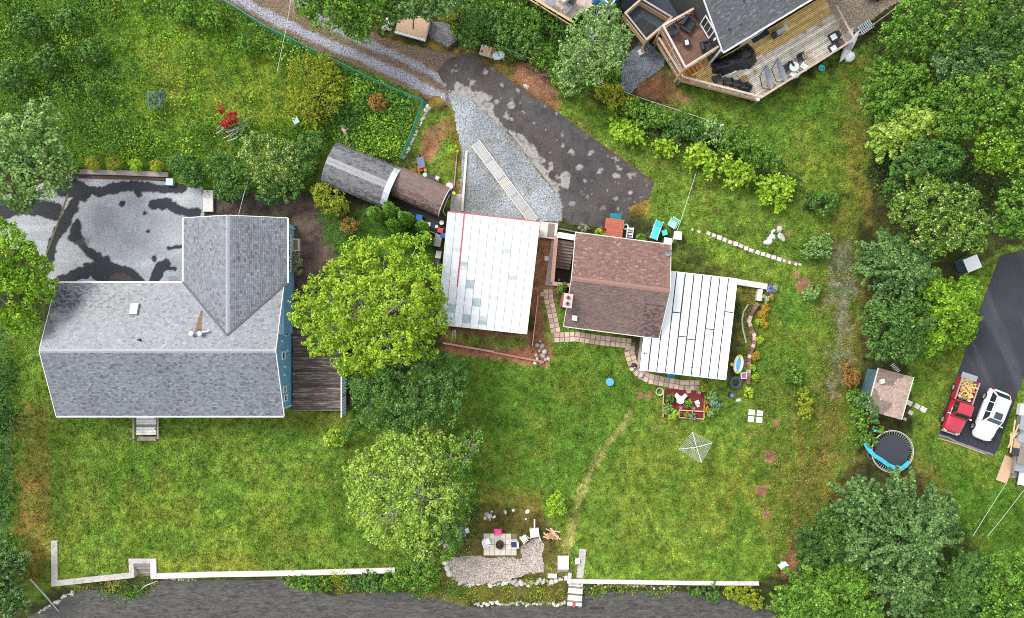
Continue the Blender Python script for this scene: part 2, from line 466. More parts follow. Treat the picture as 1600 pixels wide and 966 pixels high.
def ground_z(x, y):
    shp = x.shape; x = x.ravel(); y = y.ravel()
    z = (fnoise(x, y, .9, 33) - .5) * .035 - .012
    if np.any((np.abs(x - 4.4) < 3) & (np.abs(y - 4.4) < 4)):      # pit of the cellar stairs
        z = np.where(sdist(x, y, PIT) > 0, -2.3, z)
    m = y < -18
    d1 = sdist(x[m], y[m], UPLAND); d2 = sdist(x[m], y[m], LAKE)
    o = np.maximum(-d1, 0); s = np.maximum(-d2, 0)
    t = o / (o + s + 1e-6)
    zz = np.where(d2 > 0, -.92 - .35 * np.minimum(d2, 4), np.where(d1 > 0, 0, -.30 - .62 * t + (fnoise(x[m], y[m], .7, 5) - .5) * .25 * (1 - t)))
    z[m] = z[m] + zz
    return z.reshape(shp)

M_ground = mat('ground_turf_soil', (1, 1, 1), rough=1.0, attr=True, var=.4, scale=7, bump=.6, bscale=22, spec=.02)

# ------------------------------------------------------------------ paving sheets
def sheet(name, poly_px, z, colfun, m, res=.14, rag=0.0, seed=1, amp=0.004):
    P = pxpoly(poly_px); lo, hi = P.min(0), P.max(0)
    xs = np.arange(lo[0] - res, hi[0] + 2 * res, res); ys = np.arange(lo[1] - res, hi[1] + 2 * res, res)
    X, Y = np.meshgrid(xs, ys)
    sd = sdist(X.ravel(), Y.ravel(), P).reshape(X.shape)
    if rag: sd = sd + (fnoise(X, Y, 1.1, seed) - .5) * 2.4 * rag + (fnoise(X, Y, .35, seed + 3) - .5) * rag
    cs = (sd[:-1, :-1] + sd[1:, :-1] + sd[:-1, 1:] + sd[1:, 1:]) / 4
    keep = cs > 0
    if not rag:   # snap rim vertices on to the outline
        fx, fy, fs = X.ravel(), Y.ravel(), sd.ravel()
        near = fs < res * .75
        bx, by = fx.copy(), fy.copy(); bd = np.full(fx.shape, 1e9)
        for k in range(len(P)):
            a, b = P[k], P[(k + 1) % len(P)]; e = b - a
            t = np.clip(((fx - a[0]) * e[0] + (fy - a[1]) * e[1]) / (e @ e), 0, 1)
            qx, qy = a[0] + t * e[0], a[1] + t * e[1]; d = (fx - qx) ** 2 + (fy - qy) ** 2
            u = d < bd; bd[u] = d[u]; bx[u] = qx[u]; by[u] = qy[u]
        X = np.where(near, bx, fx).reshape(X.shape); Y = np.where(near, by, fy).reshape(Y.shape)
    n = X.shape[1]
    jj, ii = np.nonzero(keep)
    F = np.stack([jj * n + ii, jj * n + ii + 1, (jj + 1) * n + ii + 1, (jj + 1) * n + ii], 1)
    used, inv = np.unique(F.ravel(), return_inverse=True)
    x, y = X.ravel()[used], Y.ravel()[used]
    zz = z + (fnoise(x, y, .8, seed + 9) - .5) * 2 * amp
    o = mesh_np(name, np.stack([x, y, zz], 1), inv.reshape(-1, 4), m, colfun(x, y), cdomain='POINT')
    o['kind'] = 'structure'
    EXCL.append(P)
    return o

def cmix(c, t, d): return c * (1 - t[:, None]) + np.array(d) * t[:, None]
def blob(x, y, px, py, rx, ry=None, rag=.25, seed=0, ang=0.0):
    cx, cy = W(px, py)[:2]; ry = ry or rx
    rx, ry = rx / S, ry / S
    dx, dy = x - cx, y - cy
    u = dx * math.cos(ang) + dy * math.sin(ang); v = -dx * math.sin(ang) + dy * math.cos(ang)
    return smooth01((1 - np.hypot(u / rx, v / ry) + (fnoise(x, y, .7, 300 + seed) - .5) * rag * 4) / .12)
def line(x, y, pts, w, rag=.3, seed=0, soft=.1):
    return smooth01((w / S - pdist(x, y, pxpoly(pts)) + (fnoise(x, y, .8, 500 + seed) - .5) * rag) / soft)

M_asph = mat('worn_asphalt', (1, 1, 1), rough=.85, attr=True, var=.3, scale=7, bump=.4, bscale=40, spec=.12)
M_newasph = mat('new_asphalt', (1, 1, 1), rough=.7, attr=True, var=.3, scale=9, bump=.35, bscale=50, spec=.25)
M_gravel = mat('crushed_gravel', (1, 1, 1), rough=1.0, attr=True, var=.8, scale=8, bump=1.0, bscale=20, spec=.1)

def col_drive(x, y):
    c = np.ones((len(x), 3)) * np.array((.072, .068, .067)) * (.6 + .8 * fnoise(x, y, 2.2, 11))[:, None]
    c = cmix(c, smooth01((fnoise(x, y, 3.5, 14) - .48) / .15) * .4, (.095, .074, .064))
    c = cmix(c, smooth01((fnoise(x, y, .6, 16) - .55) / .1) * .35, (.028, .027, .028))
    pale = np.zeros(len(x))
    near_ = pdist(x, y, pxpoly([(715, 152), (765, 182), (812, 232), (842, 275), (850, 300)]))
    rough_ = fnoise(x, y, 2.4, 40, 3) * 1.5 + fnoise(x, y, .7, 43, 4) * 1.1
    pale = np.maximum(pale, smooth01((4.05 - near_ * .9 - 2.4 * rough_) / .12))
    zone2 = line(x, y, [(700, 130), (800, 150), (900, 230), (960, 290)], 60, .5, 4, 2.0)
    pale = np.maximum(pale, zone2 * smooth01((fnoise(x, y, .5, 47, 5) - .70) / .02) * .9)
    for b in ((895, 318, 6, 5), (905, 262, 6, 5), (893, 236, 5, 4), (962, 310, 5, 3), (965, 275, 8, 4), (935, 270, 4, 3), (985, 302, 4, 5), (733, 148, 5, 6), (775, 160, 6, 6), (800, 165, 9, 8)):
        pale = np.maximum(pale, blob(x, y, b[0], b[1], b[2] * .75, b[3] * .75, rag=.45, seed=int(b[0])))
    speck = smooth01((fnoise(x, y, .22, 49, 2) - .30) / .12)
    c = cmix(c, pale * (.45 + .5 * speck), (.31, .285, .265))
    edge = line(x, y, [(735, 85), (800, 130), (880, 180), (945, 230), (1020, 285)], 3, .2, 9)
    return cmix(c, edge * .5, (.10, .06, .04))
def col_lane(x, y):
    n = fnoise(x, y, 1.6, 61)
    c = np.ones((len(x), 3)) * np.array((.17, .122, .085)) * (.7 + .6 * n)[:, None]
    t1 = line(x, y, [(330, -30), (400, 15), (470, 50), (540, 80), (610, 110), (690, 150)], 10, .5, 2, .3)
    t2 = line(x, y, [(400, -30), (470, 5), (540, 55), (590, 75), (640, 95), (700, 130)], 9, .6, 5, .35)
    c = cmix(c, np.maximum(t1, t2 * .9) * .95, (.30, .30, .34))
    g = line(x, y, [(400, 0), (480, 40), (560, 80)], 5, .8, 6, .3) * smooth01((n - .45) / .1)
    return cmix(c, g * .6, (.17, .13, .03))
def col_pad(x, y):
    n = fnoise(x, y, 2.5, 71)
    c = np.ones((len(x), 3)) * np.array((.27, .29, .30)) * (.5 + 1.0 * n)[:, None]
    return cmix(c, smooth01((fnoise(x, y, 1.5, 75) - .55) / .15) * .5, (.17, .16, .13))
def col_patio(x, y):
    c = np.ones((len(x), 3)) * np.array((.33, .34, .35)) * (.68 + .55 * fnoise(x, y, 2.0, 81))[:, None]
    st = smooth01((fnoise(x, y * 5, 3.0, 83) - .5) / .2)
    c = cmix(c, st * .4 * smooth01((fnoise(x, y, 1.2, 88) - .4) / .2), (.47, .48, .48))
    w = np.zeros(len(x))
    for pts, ww in (([(0, 330), (40, 318), (85, 330)], 16), ([(100, 300), (140, 296), (165, 300), (200, 292), (235, 295), (285, 296)], 9),
                    ([(210, 292), (215, 300)], 10), ([(115, 315), (105, 345), (80, 385), (72, 420)], 9), ([(240, 322), (262, 318), (285, 330), (305, 335)], 8),
                    ([(260, 312), (262, 320)], 7), ([(95, 438), (140, 425), (185, 432), (215, 438)], 11), ([(120, 350), (117, 372), (140, 392), (165, 415), (195, 425), (212, 438)], 9),
                    ([(117, 355), (117, 358)], 9), ([(140, 418), (165, 410)], 9), ([(240, 440), (250, 420), (262, 412)], 9), ([(241, 402), (243, 405)], 7), ([(262, 418), (272, 420)], 6),
                    ([(265, 388), (290, 384)], 4), ([(100, 290), (130, 300)], 15), ([(226, 331), (226, 333)], 6), ([(229, 362), (232, 362)], 4), ([(190, 318), (191, 319)], 3)):
        w = np.maximum(w, line(x, y, pts, ww, .85, int(ww * 7 + pts[0][0]), .08))
    c = cmix(c, w * .95, (.022, .024, .028))
    br = blob(x, y, 130, 380, 14, 8, .5, 3) * .5 + blob(x, y, 190, 435, 20, 7, .5, 4) * .5 + blob(x, y, 275, 437, 12, 6, .5, 5) * .4
    return cmix(c, np.clip(br, 0, 1), (.11, .08, .065))
def col_right(x, y):
    n = fnoise(x, y, 3.0, 91); c = np.ones((len(x), 3)) * np.array((.034, .035, .043)) * (.6 + .8 * n)[:, None]
    s = fnoise(x * .9 + y * .35, (y * .9 - x * .35) * .12, 1.2, 95)
    return cmix(c, smooth01((s - .5) / .2) * .4, (.085, .09, .105))
def col_fire(x, y):
    n = fnoise(x, y, .6, 101); return np.ones((len(x), 3)) * np.array((.36, .305, .265)) * (.6 + .8 * n)[:, None]

sheet('patio_pavement', [(-90, 330), (110, 279), (150, 275), (250, 283), (317, 292), (320, 345), (300, 460), (80, 460), (70, 425), (60, 392), (-90, 380)], .034, col_patio, M_asph, .1)
sheet('gravel_lane', [(250, -70), (440, -70), (500, 0), (560, 45), (640, 72), (715, 85), (725, 140), (705, 165), (640, 140), (560, 104), (480, 70), (400, 32), (330, -5)], .020, col_lane, M_gravel, .12, rag=.35, seed=4)
sheet('gravel_pad', [(698, 140), (730, 150), (775, 190), (815, 230), (838, 265), (868, 300), (880, 320), (878, 346), (800, 350), (716, 335), (722, 240), (712, 190)], .024, col_pad, M_gravel, .12, rag=.15, seed=7)
sheet('asphalt_driveway', [(683, 112), (700, 92), (737, 82), (800, 127), (850, 160), (945, 229), (1022, 284), (1014, 310), (985, 322), (975, 358), (895, 352), (879, 340), (881, 322), (866, 298), (838, 262), (800, 212), (772, 188), (735, 155), (700, 145)], .030, col_drive, M_asph, .1)
sheet('neighbour_driveway', [(1562, 400), (1640, 380), (1660, 520), (1600, 590), (1580, 640), (1560, 700), (1552, 712), (1468, 682), (1470, 655), (1490, 600), (1512, 540), (1536, 470)], .030, col_right, M_newasph, .1)
sheet('fire_place_gravel', [(698, 888), (704, 872), (728, 866), (750, 869), (811, 869), (814, 852), (826, 846), (840, 842), (850, 850), (851, 894), (826, 896), (806, 906), (772, 912), (718, 909), (704, 901)], .026, col_fire, M_gravel, .1, rag=.3, seed=12)
def col_slate(x, y): return np.ones((len(x), 3)) * np.array((.16, .175, .20)) * (.55 + .9 * fnoise(x, y, .5, 111))[:, None]
sheet('neighbour_gravel', [(968, 145), (972, 100), (985, 80), (1005, 60), (1040, 90), (1035, 105), (1000, 130), (985, 148)], .022, col_slate, M_gravel, .12, rag=.12, seed=15)
def col_sand(x, y): return np.ones((len(x), 3)) * np.array((.42, .33, .24)) * (.7 + .6 * fnoise(x, y, 1.0, 121))[:, None]
sheet('neighbour_parking', [(1290, 55), (1280, -40), (1480, -60), (1420, -2), (1390, 10), (1345, 45), (1325, 58)], .022, col_sand, M_gravel, .14, rag=.12, seed=17)
def col_dirt(x, y): return np.ones((len(x), 3)) * np.array((.19, .18, .185)) * (.6 + .8 * fnoise(x, y, .8, 131))[:, None]
sheet('gravel_patch', [(672, 32), (700, 38), (712, 62), (700, 72), (675, 62), (668, 50)], .022, col_dirt, M_gravel, .12, rag=.2, seed=19)

# ------------------------------------------------------------------ ground sheet
step = .21
xs = np.concatenate([[-900, -300, -120, -75], np.arange(-54, 54.01, step), [75, 120, 300, 900]])
ys = np.concatenate([[-900, -300, -120, -60], np.arange(-36, 36.01, step), [60, 120, 300, 900]])
X, Y = np.meshgrid(xs, ys)
gz = ground_z(X, Y); gc, _ = ground_props(X, Y)
n = len(xs); jj, ii = np.meshgrid(np.arange(len(ys) - 1), np.arange(n - 1), indexing='ij'); jj, ii = jj.ravel(), ii.ravel()
F = np.stack([jj * n + ii, jj * n + ii + 1, (jj + 1) * n + ii + 1, (jj + 1) * n + ii], 1)
ground = mesh_np('ground', np.stack([X.ravel(), Y.ravel(), gz.ravel()], 1), F, M_ground, gc.reshape(-1, 3), cdomain='POINT', smooth=True)
ground['kind'] = 'structure'

# water
M_water, N_, L_, p_ = _nt('lake_water')
p_.inputs['Roughness'].default_value = .35
geo = N_.new('ShaderNodeNewGeometry'); mp = N_.new('ShaderNodeMapping'); mp.inputs['Rotation'].default_value = (0, 0, math.radians(-38)); mp.inputs['Scale'].default_value = (.32, 1.15, 1)
L_.new(geo.outputs['Position'], mp.inputs[0])
nz = N_.new('ShaderNodeTexNoise'); nz.inputs['Scale'].default_value = 4.2; nz.inputs['Detail'].default_value = 8; nz.inputs['Roughness'].default_value = .72; nz.inputs['Distortion'].default_value = 1.1
L_.new(mp.outputs[0], nz.inputs['Vector'])
cr = N_.new('ShaderNodeValToRGB'); cr.color_ramp.elements[0].position = .36; cr.color_ramp.elements[1].position = .66
cr.color_ramp.elements[0].color = (.016, .015, .013, 1); cr.color_ramp.elements[1].color = (.112, .102, .088, 1)  # pale streaks paint the ripples' sky reflection into the water colour
L_.new(nz.outputs['Fac'], cr.inputs[0]); L_.new(cr.outputs[0], p_.inputs['Base Color'])
bp = N_.new('ShaderNodeBump'); bp.inputs['Strength'].default_value = .35; bp.inputs['Distance'].default_value = .1
L_.new(nz.outputs['Fac'], bp.inputs['Height']); L_.new(bp.outputs[0], p_.inputs['Normal'])
b = MB(); b.add([(-900, -900, WATER_Z), (900, -900, WATER_Z), (900, -21, WATER_Z), (-900, -21, WATER_Z)], [(0, 1, 2, 3)])
w_ = b.build('lake_water', M_water); w_['kind'] = 'structure'
# ------------------------------------------------------------------ building helpers
M_wood_grey = mat('weathered_wood', (.23, .19, .16), rough=.85, var=.4, scale=5, rnd=.35, stretch=(1, 6, 6))
M_wood_dark = mat('dark_weathered_wood', (.085, .062, .05), rough=.85, var=.5, scale=4, rnd=.45, col2=(.26, .23, .20), c2scale=1.6, c2lo=.5, c2hi=.66, stretch=(.5, 5, 5))
M_wood_gold = mat('stained_deck_wood', (.80, .73, .60), rough=.75, var=.3, scale=3, rnd=.3, col2=(.44, .25, .06), c2scale=.55, c2lo=.52, c2hi=.66)
M_wood_orange = mat('orange_stained_wood', (.50, .22, .05), rough=.7, var=.25, scale=5, rnd=.15)
M_wood_pale = mat('pale_lumber', (.60, .53, .45), rough=.8, var=.15, scale=5, rnd=.1)
M_wood_new = mat('new_lumber', (.52, .36, .20), rough=.75, var=.2, scale=5, rnd=.2)
M_plywood = mat('plywood', (.52, .34, .22), rough=.75, var=.18, scale=4, stretch=(1, 5, 5))
M_white = mat('white_paint', (.78, .78, .78), rough=.5, var=.06)
M_white_dirty = mat('weathered_white', (.62, .60, .57), rough=.7, var=.18, scale=5)
M_conc = mat('concrete', (.42, .39, .36), rough=.9, var=.22, scale=5, bump=.3, col2=(.25, .22, .2), c2scale=1.3, c2lo=.55, c2hi=.75)
M_concw = mat('pale_concrete', (.62, .57, .53), rough=.9, var=.18, scale=6, bump=.3, col2=(.42, .36, .32), c2scale=1.2, c2lo=.55, c2hi=.72)
M_brickred = mat('brick_red_paint', (.40, .16, .12), rough=.8, var=.2, scale=8)
M_pinkwall = mat('pink_rendered_block', (.48, .27, .22), rough=.85, var=.18, scale=7)
M_blue = mat('blue_siding', (.22, .52, .78), rough=.55, var=.08, scale=4, clad=.12)
M_blue2 = mat('bright_blue_siding', (.01, .16, .42), rough=.5, var=.08, clad=.12)
M_cream = mat('cream_siding', (.55, .50, .42), rough=.7, var=.1, clad=.14)
M_darkgrey = mat('charcoal_siding', (.065, .066, .07), rough=.6, var=.12, clad=.15)
M_teal = mat('teal_grey_siding', (.09, .16, .20), rough=.7, var=.12, clad=.15)
M_glass = mat('window_glass', (.03, .04, .045), rough=.08, var=.1, spec=.8)
M_metalgrey = mat('grey_metal', (.35, .37, .38), rough=.4, metal=.5, var=.12)
M_black = mat('black_plastic', (.022, .022, .025), rough=.5, var=.3)
M_darkmetal = mat('dark_metal', (.05, .055, .06), rough=.45, metal=.6, var=.15)
M_shingle = mat('asphalt_shingle', (1, 1, 1), rough=.45, attr=True, var=.25, scale=20, spec=.5)
M_shingle_brown = mat('brown_asphalt_shingle', (1, 1, 1), rough=.7, attr=True, var=.25, scale=20, spec=.3)
M_roofdeck = mat('roof_underlay', (.16, .16, .17), rough=.8, var=.2)
M_roofbrown = mat('brown_roof_underlay', (.13, .08, .065), rough=.8, var=.2)
M_tarred = mat('tar_seam', (.035, .036, .04), rough=.7, var=.2)
M_flash = mat('pale_flashing', (.50, .54, .58), rough=.4, metal=.3, var=.08)

def shingles(name, parent, planes, colfun, expo=.145, tab=.30, seed=0, m=None, thick=.022):
    """planes: convex 3D polygons, first two points along the eave; real tabs in staggered courses, one mesh"""
    rr = random.Random(seed); b = MB()
    for poly in planes:
        p = [Vector(q) for q in poly]
        u = (p[1] - p[0]).normalized(); nrm = Vector((0, 0, 0))
        for i in range(1, len(p) - 1): nrm += (p[i] - p[0]).cross(p[i + 1] - p[0])
        nrm.normalize()
        if nrm.z < 0: nrm = -nrm
        v = nrm.cross(u)
        if (p[2] - p[0]).dot(v) < 0: v = -v
        q = [((a - p[0]).dot(u), (a - p[0]).dot(v)) for a in p]
        vmax = max(t[1] for t in q); vmin = min(t[1] for t in q)
        def span(vv):
            xs = []
            for i in range(len(q)):
                (x0, y0), (x1, y1) = q[i], q[(i + 1) % len(q)]
                if (y0 - vv) * (y1 - vv) <= 0 and abs(y1 - y0) > 1e-9: xs.append(x0 + (x1 - x0) * (vv - y0) / (y1 - y0))
            return (min(xs), max(xs)) if len(xs) >= 2 else None
        row = 0; vv = vmin
        while vv < vmax - .01:
            v1 = min(vv + expo, vmax); sp = span((vv + v1) / 2)
            if sp:
                a = sp[0] - tab * (.5 * (row % 2)) - rr.uniform(0, .04)
                while a < sp[1]:
                    e = a + tab; x0, x1 = max(a, sp[0]), min(e - .012, sp[1])
                    if x1 - x0 > .03:
                        th = thick * rr.uniform(.7, 1.25); dv = rr.uniform(-.008, .008)
                        B0 = p[0] + u * x0 + v * (vv - .015 + dv); B1 = p[0] + u * x1 + v * (vv - .015 + dv)
                        T1 = p[0] + u * x1 + v * v1; T0 = p[0] + u * x0 + v * v1
                        vs = [B0 + nrm * .001, B1 + nrm * .001, B1 + nrm * th, B0 + nrm * th, T1 + nrm * .004, T0 + nrm * .004]
                        mid = (B0 + T1) / 2
                        b.add(vs, [(3, 2, 4, 5), (0, 1, 2, 3), (1, 4, 2), (0, 3, 5)], colfun(mid, rr))
                    a = e
            vv += expo; row += 1
    o = b.build(name, m or M_shingle, parent, colors=True)
    o['kind'] = 'stuff'
    return o

def slab(b, poly, th):
    """solid slab under a 3D polygon"""
    p = [Vector(q) for q in poly]; n = len(p)
    nrm = (p[1] - p[0]).cross(p[2] - p[0]).normalized()
    if nrm.z < 0: p = p[::-1]; nrm = -nrm
    lo = [q - nrm * th for q in p]
    b.add(p + lo, [tuple(range(n)), tuple(range(n, 2 * n))[::-1]] + [(i, n + i, n + (i + 1) % n, (i + 1) % n) for i in range(n)])
    return b

def window(parent, c, ang, w, h, frame=M_white, bars=0, name='window'):
    """window whose outward normal points along ang (world)"""
    c = Vector(c); R = Matrix.Rotation(ang, 3, 'Z'); b = MB(); t = .09
    for dx, dz, sx, sz in ((0, h / 2, w, t), (0, -h / 2, w, t), (-w / 2 + t / 2, 0, t, h - t), (w / 2 - t / 2, 0, t, h - t)):
        b.box(c + R @ Vector((.03, dx, dz)), (.10, sx, sz), ang)
    for k in range(bars): b.box(c + R @ Vector((.025, (k + 1) * w / (bars + 1) - w / 2, 0)), (.05, .05, h - t), ang)
    f = b.build(name, frame, parent)
    MB().box(c + R @ Vector((.008, 0, 0)), (.016, w - t, h - t), ang).build('pane', M_glass, f)
    return f

def lerp(a, b, t): return Vector(a) * (1 - t) + Vector(b) * t

# ------------------------------------------------------------------ the big blue house (left)
ZE, ZR, ZW = 2.9, 5.1, 4.6
hb = W(260, 550, 0)
house = thing('blue_house', 'large L-shaped house with grey shingle roof and blue gable wall beside the patio', 'house', hb)
k_e, k_r = (H - ZE) / H / S, (H - ZR) / H / S
xw = W(89, 0, ZE).x; xe = W(443, 0, ZE).x
yn = W(0, 442, ZE).y; ysx = W(0, 650, ZE).y; yr = (yn + ysx) / 2
xwR = W(61, 0, ZR).x; xeR = W(431, 0, ZR).x
xw = (xw + xwR) / 2; xe = (xe + xeR) / 2
A, B_, C_, D_ = Vector((xw, ysx, ZE)), Vector((xe, ysx, ZE)), Vector((xe, yr, ZR)), Vector((xw, yr, ZR))
E_, F_ = Vector((xe, yn, ZE)), Vector((xw, yn, ZE))
wx0, wx1 = W(287, 0, ZE).x, W(449, 0, ZE).x; wxr = (wx0 + wx1) / 2; wyn = W(0, 341, ZE).y
pitch = (ZR - ZE) / (yn - yr)
ZWR = ZE + (wx1 - wxr) * (ZR - ZE) / (yn - yr)
yin = yn - (ZWR - ZE) / pitch                   # where the wing ridge meets the main slope
wing_w = [Vector((wx0, wyn, ZE)), Vector((wx0, yn, ZE)), Vector((wxr, yin, ZWR)), Vector((wxr, wyn, ZWR))]
wing_e = [Vector((wx1, yn, ZE)), Vector((wx1, wyn, ZE)), Vector((wxr, wyn, ZWR)), Vector((wxr, yin, ZWR))]
b = MB()
for pl in ([A, B_, C_, D_], [E_, F_, D_, C_]): slab(b, pl, .12)
for pl in (wing_w, wing_e): slab(b, [q + Vector((0, 0, .012)) for q in pl], .12)
roof = b.build('roof', M_roofdeck, house)
def col_house(p, rr):
    t = rr.random(); g = .17 + .08 * (t - .5) + (.05 if rr.random() < .08 else 0)
    if rr.random() < .09: g *= .6
    g *= .90 + .2 * float(vnoise(np.array([p.x]), np.array([p.y]), 2.2, 5)[0])
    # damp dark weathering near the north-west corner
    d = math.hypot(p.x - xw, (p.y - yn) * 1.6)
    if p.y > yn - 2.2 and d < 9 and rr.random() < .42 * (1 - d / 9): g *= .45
    return (g * .92, g * .98, g * 1.09)
up = Vector((0, 0, .012))
shingles('shingles', roof, [[A, B_, C_, D_], [E_, F_, D_, C_]] + [[q + up for q in wing_w], [q + up for q in wing_e]], col_house, seed=2, tab=.24)
b = MB()     # ridge caps
def ridge(b, p, q, w, col=None, drop=.05):
    p, q = Vector(p), Vector(q); d = (q - p).normalized(); s = d.cross(Vector((0, 0, 1))).normalized(); n_ = int((q - p).length / .28)
    for i in range(n_):
        a, e = lerp(p, q, i / n_), lerp(p, q, (i + 1.1) / n_)
        h = Vector((0, 0, .035 + .004 * (i % 2)))
        b.add([a + h, e + h * .8, e + s * w - Vector((0, 0, drop)), a + s * w - Vector((0, 0, drop - .01)), e - s * w - Vector((0, 0, drop)), a - s * w - Vector((0, 0, drop - .01))], [(0, 3, 2, 1), (0, 1, 4, 5)])
ridge(b, D_, C_, .17)
b.build('ridge_cap', mat('ridge_shingle', (.30, .31, .34), rough=.6, var=.2, scale=9), roof)
b = MB(); ridge(b, Vector((wxr, wyn, ZWR + .01)), Vector((wxr, yin - .1, ZWR + .01)), .17)
b.build('ridge_cap', mat('ridge_shingle', (.30, .31, .34), rough=.6, var=.2, scale=9), roof)
for xx in (wx0, wx1):
    MB().bar((xx, yn, ZE + .07), (wxr, yin, ZWR + .07), .16, .02).build('valley_flashing', mat('dark_flashing', (.07, .075, .085), rough=.6), roof)
# white gutters and rake boards
for p, q in (((xw, yn + .06, ZE - .02), (wx0 - .13, yn + .06, ZE - .02)), ((wx0 - .06, wyn, ZE - .02), (wx0 - .06, yn + .13, ZE - .02)), ((xw, ysx - .06, ZE - .02), (xe, ysx - .06, ZE - .02)), ((wx1 + .06, wyn, ZE - .02), (wx1 + .06, yn, ZE - .02))):
    MB().bar(p, q, .12, .13).build('gutter', M_white, house)
for p, q in ((A, D_), (F_, D_)): MB().bar(p + Vector((-.03, 0, -.05)), q + Vector((-.03, 0, -.05)), .05, .16).build('rake_board', M_white, house)
for p, q in ((B_, C_), (E_, C_)): MB().bar(p + Vector((.03, 0, -.05)), q + Vector((.03, 0, -.05)), .05, .16).build('rake_board', M_white, house)
for xx in (wx0, wx1): MB().bar((xx, wyn + .03, ZE - .05), (wxr, wyn + .03, ZWR - .05), .05, .16).build('rake_board', M_white, house)
# walls: solid gabled bodies under the roof
ov = .42
b = MB()
def gable(b, x0, x1, y0, y1, z0, ze, zr, axis):
    if axis == 'x':
        ym = (y0 + y1) / 2
        prof = [(y0, z0), (y1, z0), (y1, ze), (ym, zr), (y0, ze)]
        b.add([(x0, y, z) for y, z in prof] + [(x1, y, z) for y, z in prof], [(4, 3, 2, 1, 0), (5, 6, 7, 8, 9)] + [(i, (i + 1) % 5, 5 + (i + 1) % 5, 5 + i) for i in range(5)])
    else:
        xm = (x0 + x1) / 2
        prof = [(x0, z0), (x1, z0), (x1, ze), (xm, zr), (x0, ze)]
        b.add([(x, y0, z) for x, z in prof] + [(x, y1, z) for x, z in prof], [(0, 1, 2, 3, 4), (9, 8, 7, 6, 5)] + [(i, 5 + i, 5 + (i + 1) % 5, (i + 1) % 5) for i in range(5)])
gable(b, xw + ov, xe - .16, ysx + ov, yn - ov, -.05, ZE - .14 + ov * pitch, ZR - .16, 'x')
b.build('wall', M_blue, house)
b = MB(); gable(b, wx0 + ov, wx1 - .30, yin, wyn - .3, -.05, ZE - .14 + ov * pitch, ZWR - .16, 'y'); b.build('wall', M_blue, house)
gx = xe - .16
window(house, (gx, W(0, 508, 3).y, 3.55), 0, 1.5, .32)
window(house, (gx, W(0, 517, 2).y, 1.75), 0, .95, 1.05, bars=1)
window(house, (gx, W(0, 556, 3).y, 2.55), 0, .7, .75)
window(house, (gx, W(0, 610, 3).y, 2.2), 0, .6, .7); window(house, (gx, W(0, 624, 3).y, 2.0), 0, .6, .7)
for yy, zz in ((533, 2.9), (586, 2.3), (548, 1.4)):
    pbox('wall_vent', M_white, house, (gx + .03, W(0, yy, zz).y, zz), (.08, .16, .16))
pbox('wall_lamp', M_white, house, (gx + .06, W(0, 573, 2.2).y, 2.2), (.14, .16, .2), shape='cyl')
wgx = wx1 - .30
for yy in (375, 415): window(house, (wgx, W(0, yy, 2).y, 1.6), 0, 1.0, 1.0, bars=1)
window(house, (wgx, W(0, 395, 2).y, 1.6), 0, .8, 1.0)
for xx in (130, 330): window(house, (W(xx, 0, 1.6).x, ysx + ov, 1.5), -math.pi / 2, 1.4, 1.1, bars=1)
pbox('downspout', M_white, house, (gx + .06, ysx + .62, 1.4), (.1, .1, 2.8)); pbox('downspout', M_white, house, (wgx + .06, wyn - .6, 1.4), (.1, .1, 2.8))
# roof fittings
def on_slope_n(px, py):
    z = 4.0
    for _ in range(6):
        p = W(px, py, z); z = ZE + (yn - p.y) * pitch
    return p, z
p, z = on_slope_n(211, 483)
pa = math.atan(pitch)
b = MB(); b.box((p.x, p.y, z + .12), (.62, .98, .22), M=Matrix.Rotation(-pa, 3, 'X')); sk = b.build('skylight', M_flash, house)
MB().box((p.x, p.y, z + .245), (.52, .86, .02), M=Matrix.Rotation(-pa, 3, 'X')).build('pane', mat('frosted_skylight', (.75, .78, .8), rough=.25), sk)
for px, py, r in ((302, 521, .18), (315, 521, .19)):
    p, z = on_slope_n(px, py)
    o = MB().lathe([(r * .6, -.1), (r * .6, .32), (r, .34), (r, .46), (r * .3, .56)], (p.x, p.y, z), 14).build('roof_vent', M_white, house, smooth=False)
p, z = on_slope_n(323, 519); MB().tube([(p.x - .3, p.y, z + .2), (p.x + .1, p.y + .05, z + .25), (p.x + .25, p.y + .2, z + .2)], .06).build('vent_elbow', M_white, house)
p, z = on_slope_n(219, 531); MB().lathe([(.09, -.05), (.09, .3)], (p.x, p.y, z), 10).build('vent_pipe', M_black, house)
p, z = on_slope_n(312, 502)
M_rust = mat('rust_stain', (.22, .13, .05), rough=.9, var=.5, scale=5, alpha=.55)
b = MB(); b.add([(p.x - .28, p.y - .9, z - .9 * -pitch * -1 + .9 * pitch + .03 - .0), (p.x + .3, p.y - .9, z + .9 * pitch + .03), (p.x + .12, p.y + .9, z - .9 * pitch + .03), (p.x - .05, p.y + .9, z - .9 * pitch + .03)], [(0, 1, 2, 3)])
b.v = [(x, y, ZE + (yn - y) * pitch + .03) for x, y, _ in b.v]; b.build('rust_streak', M_rust, roof)
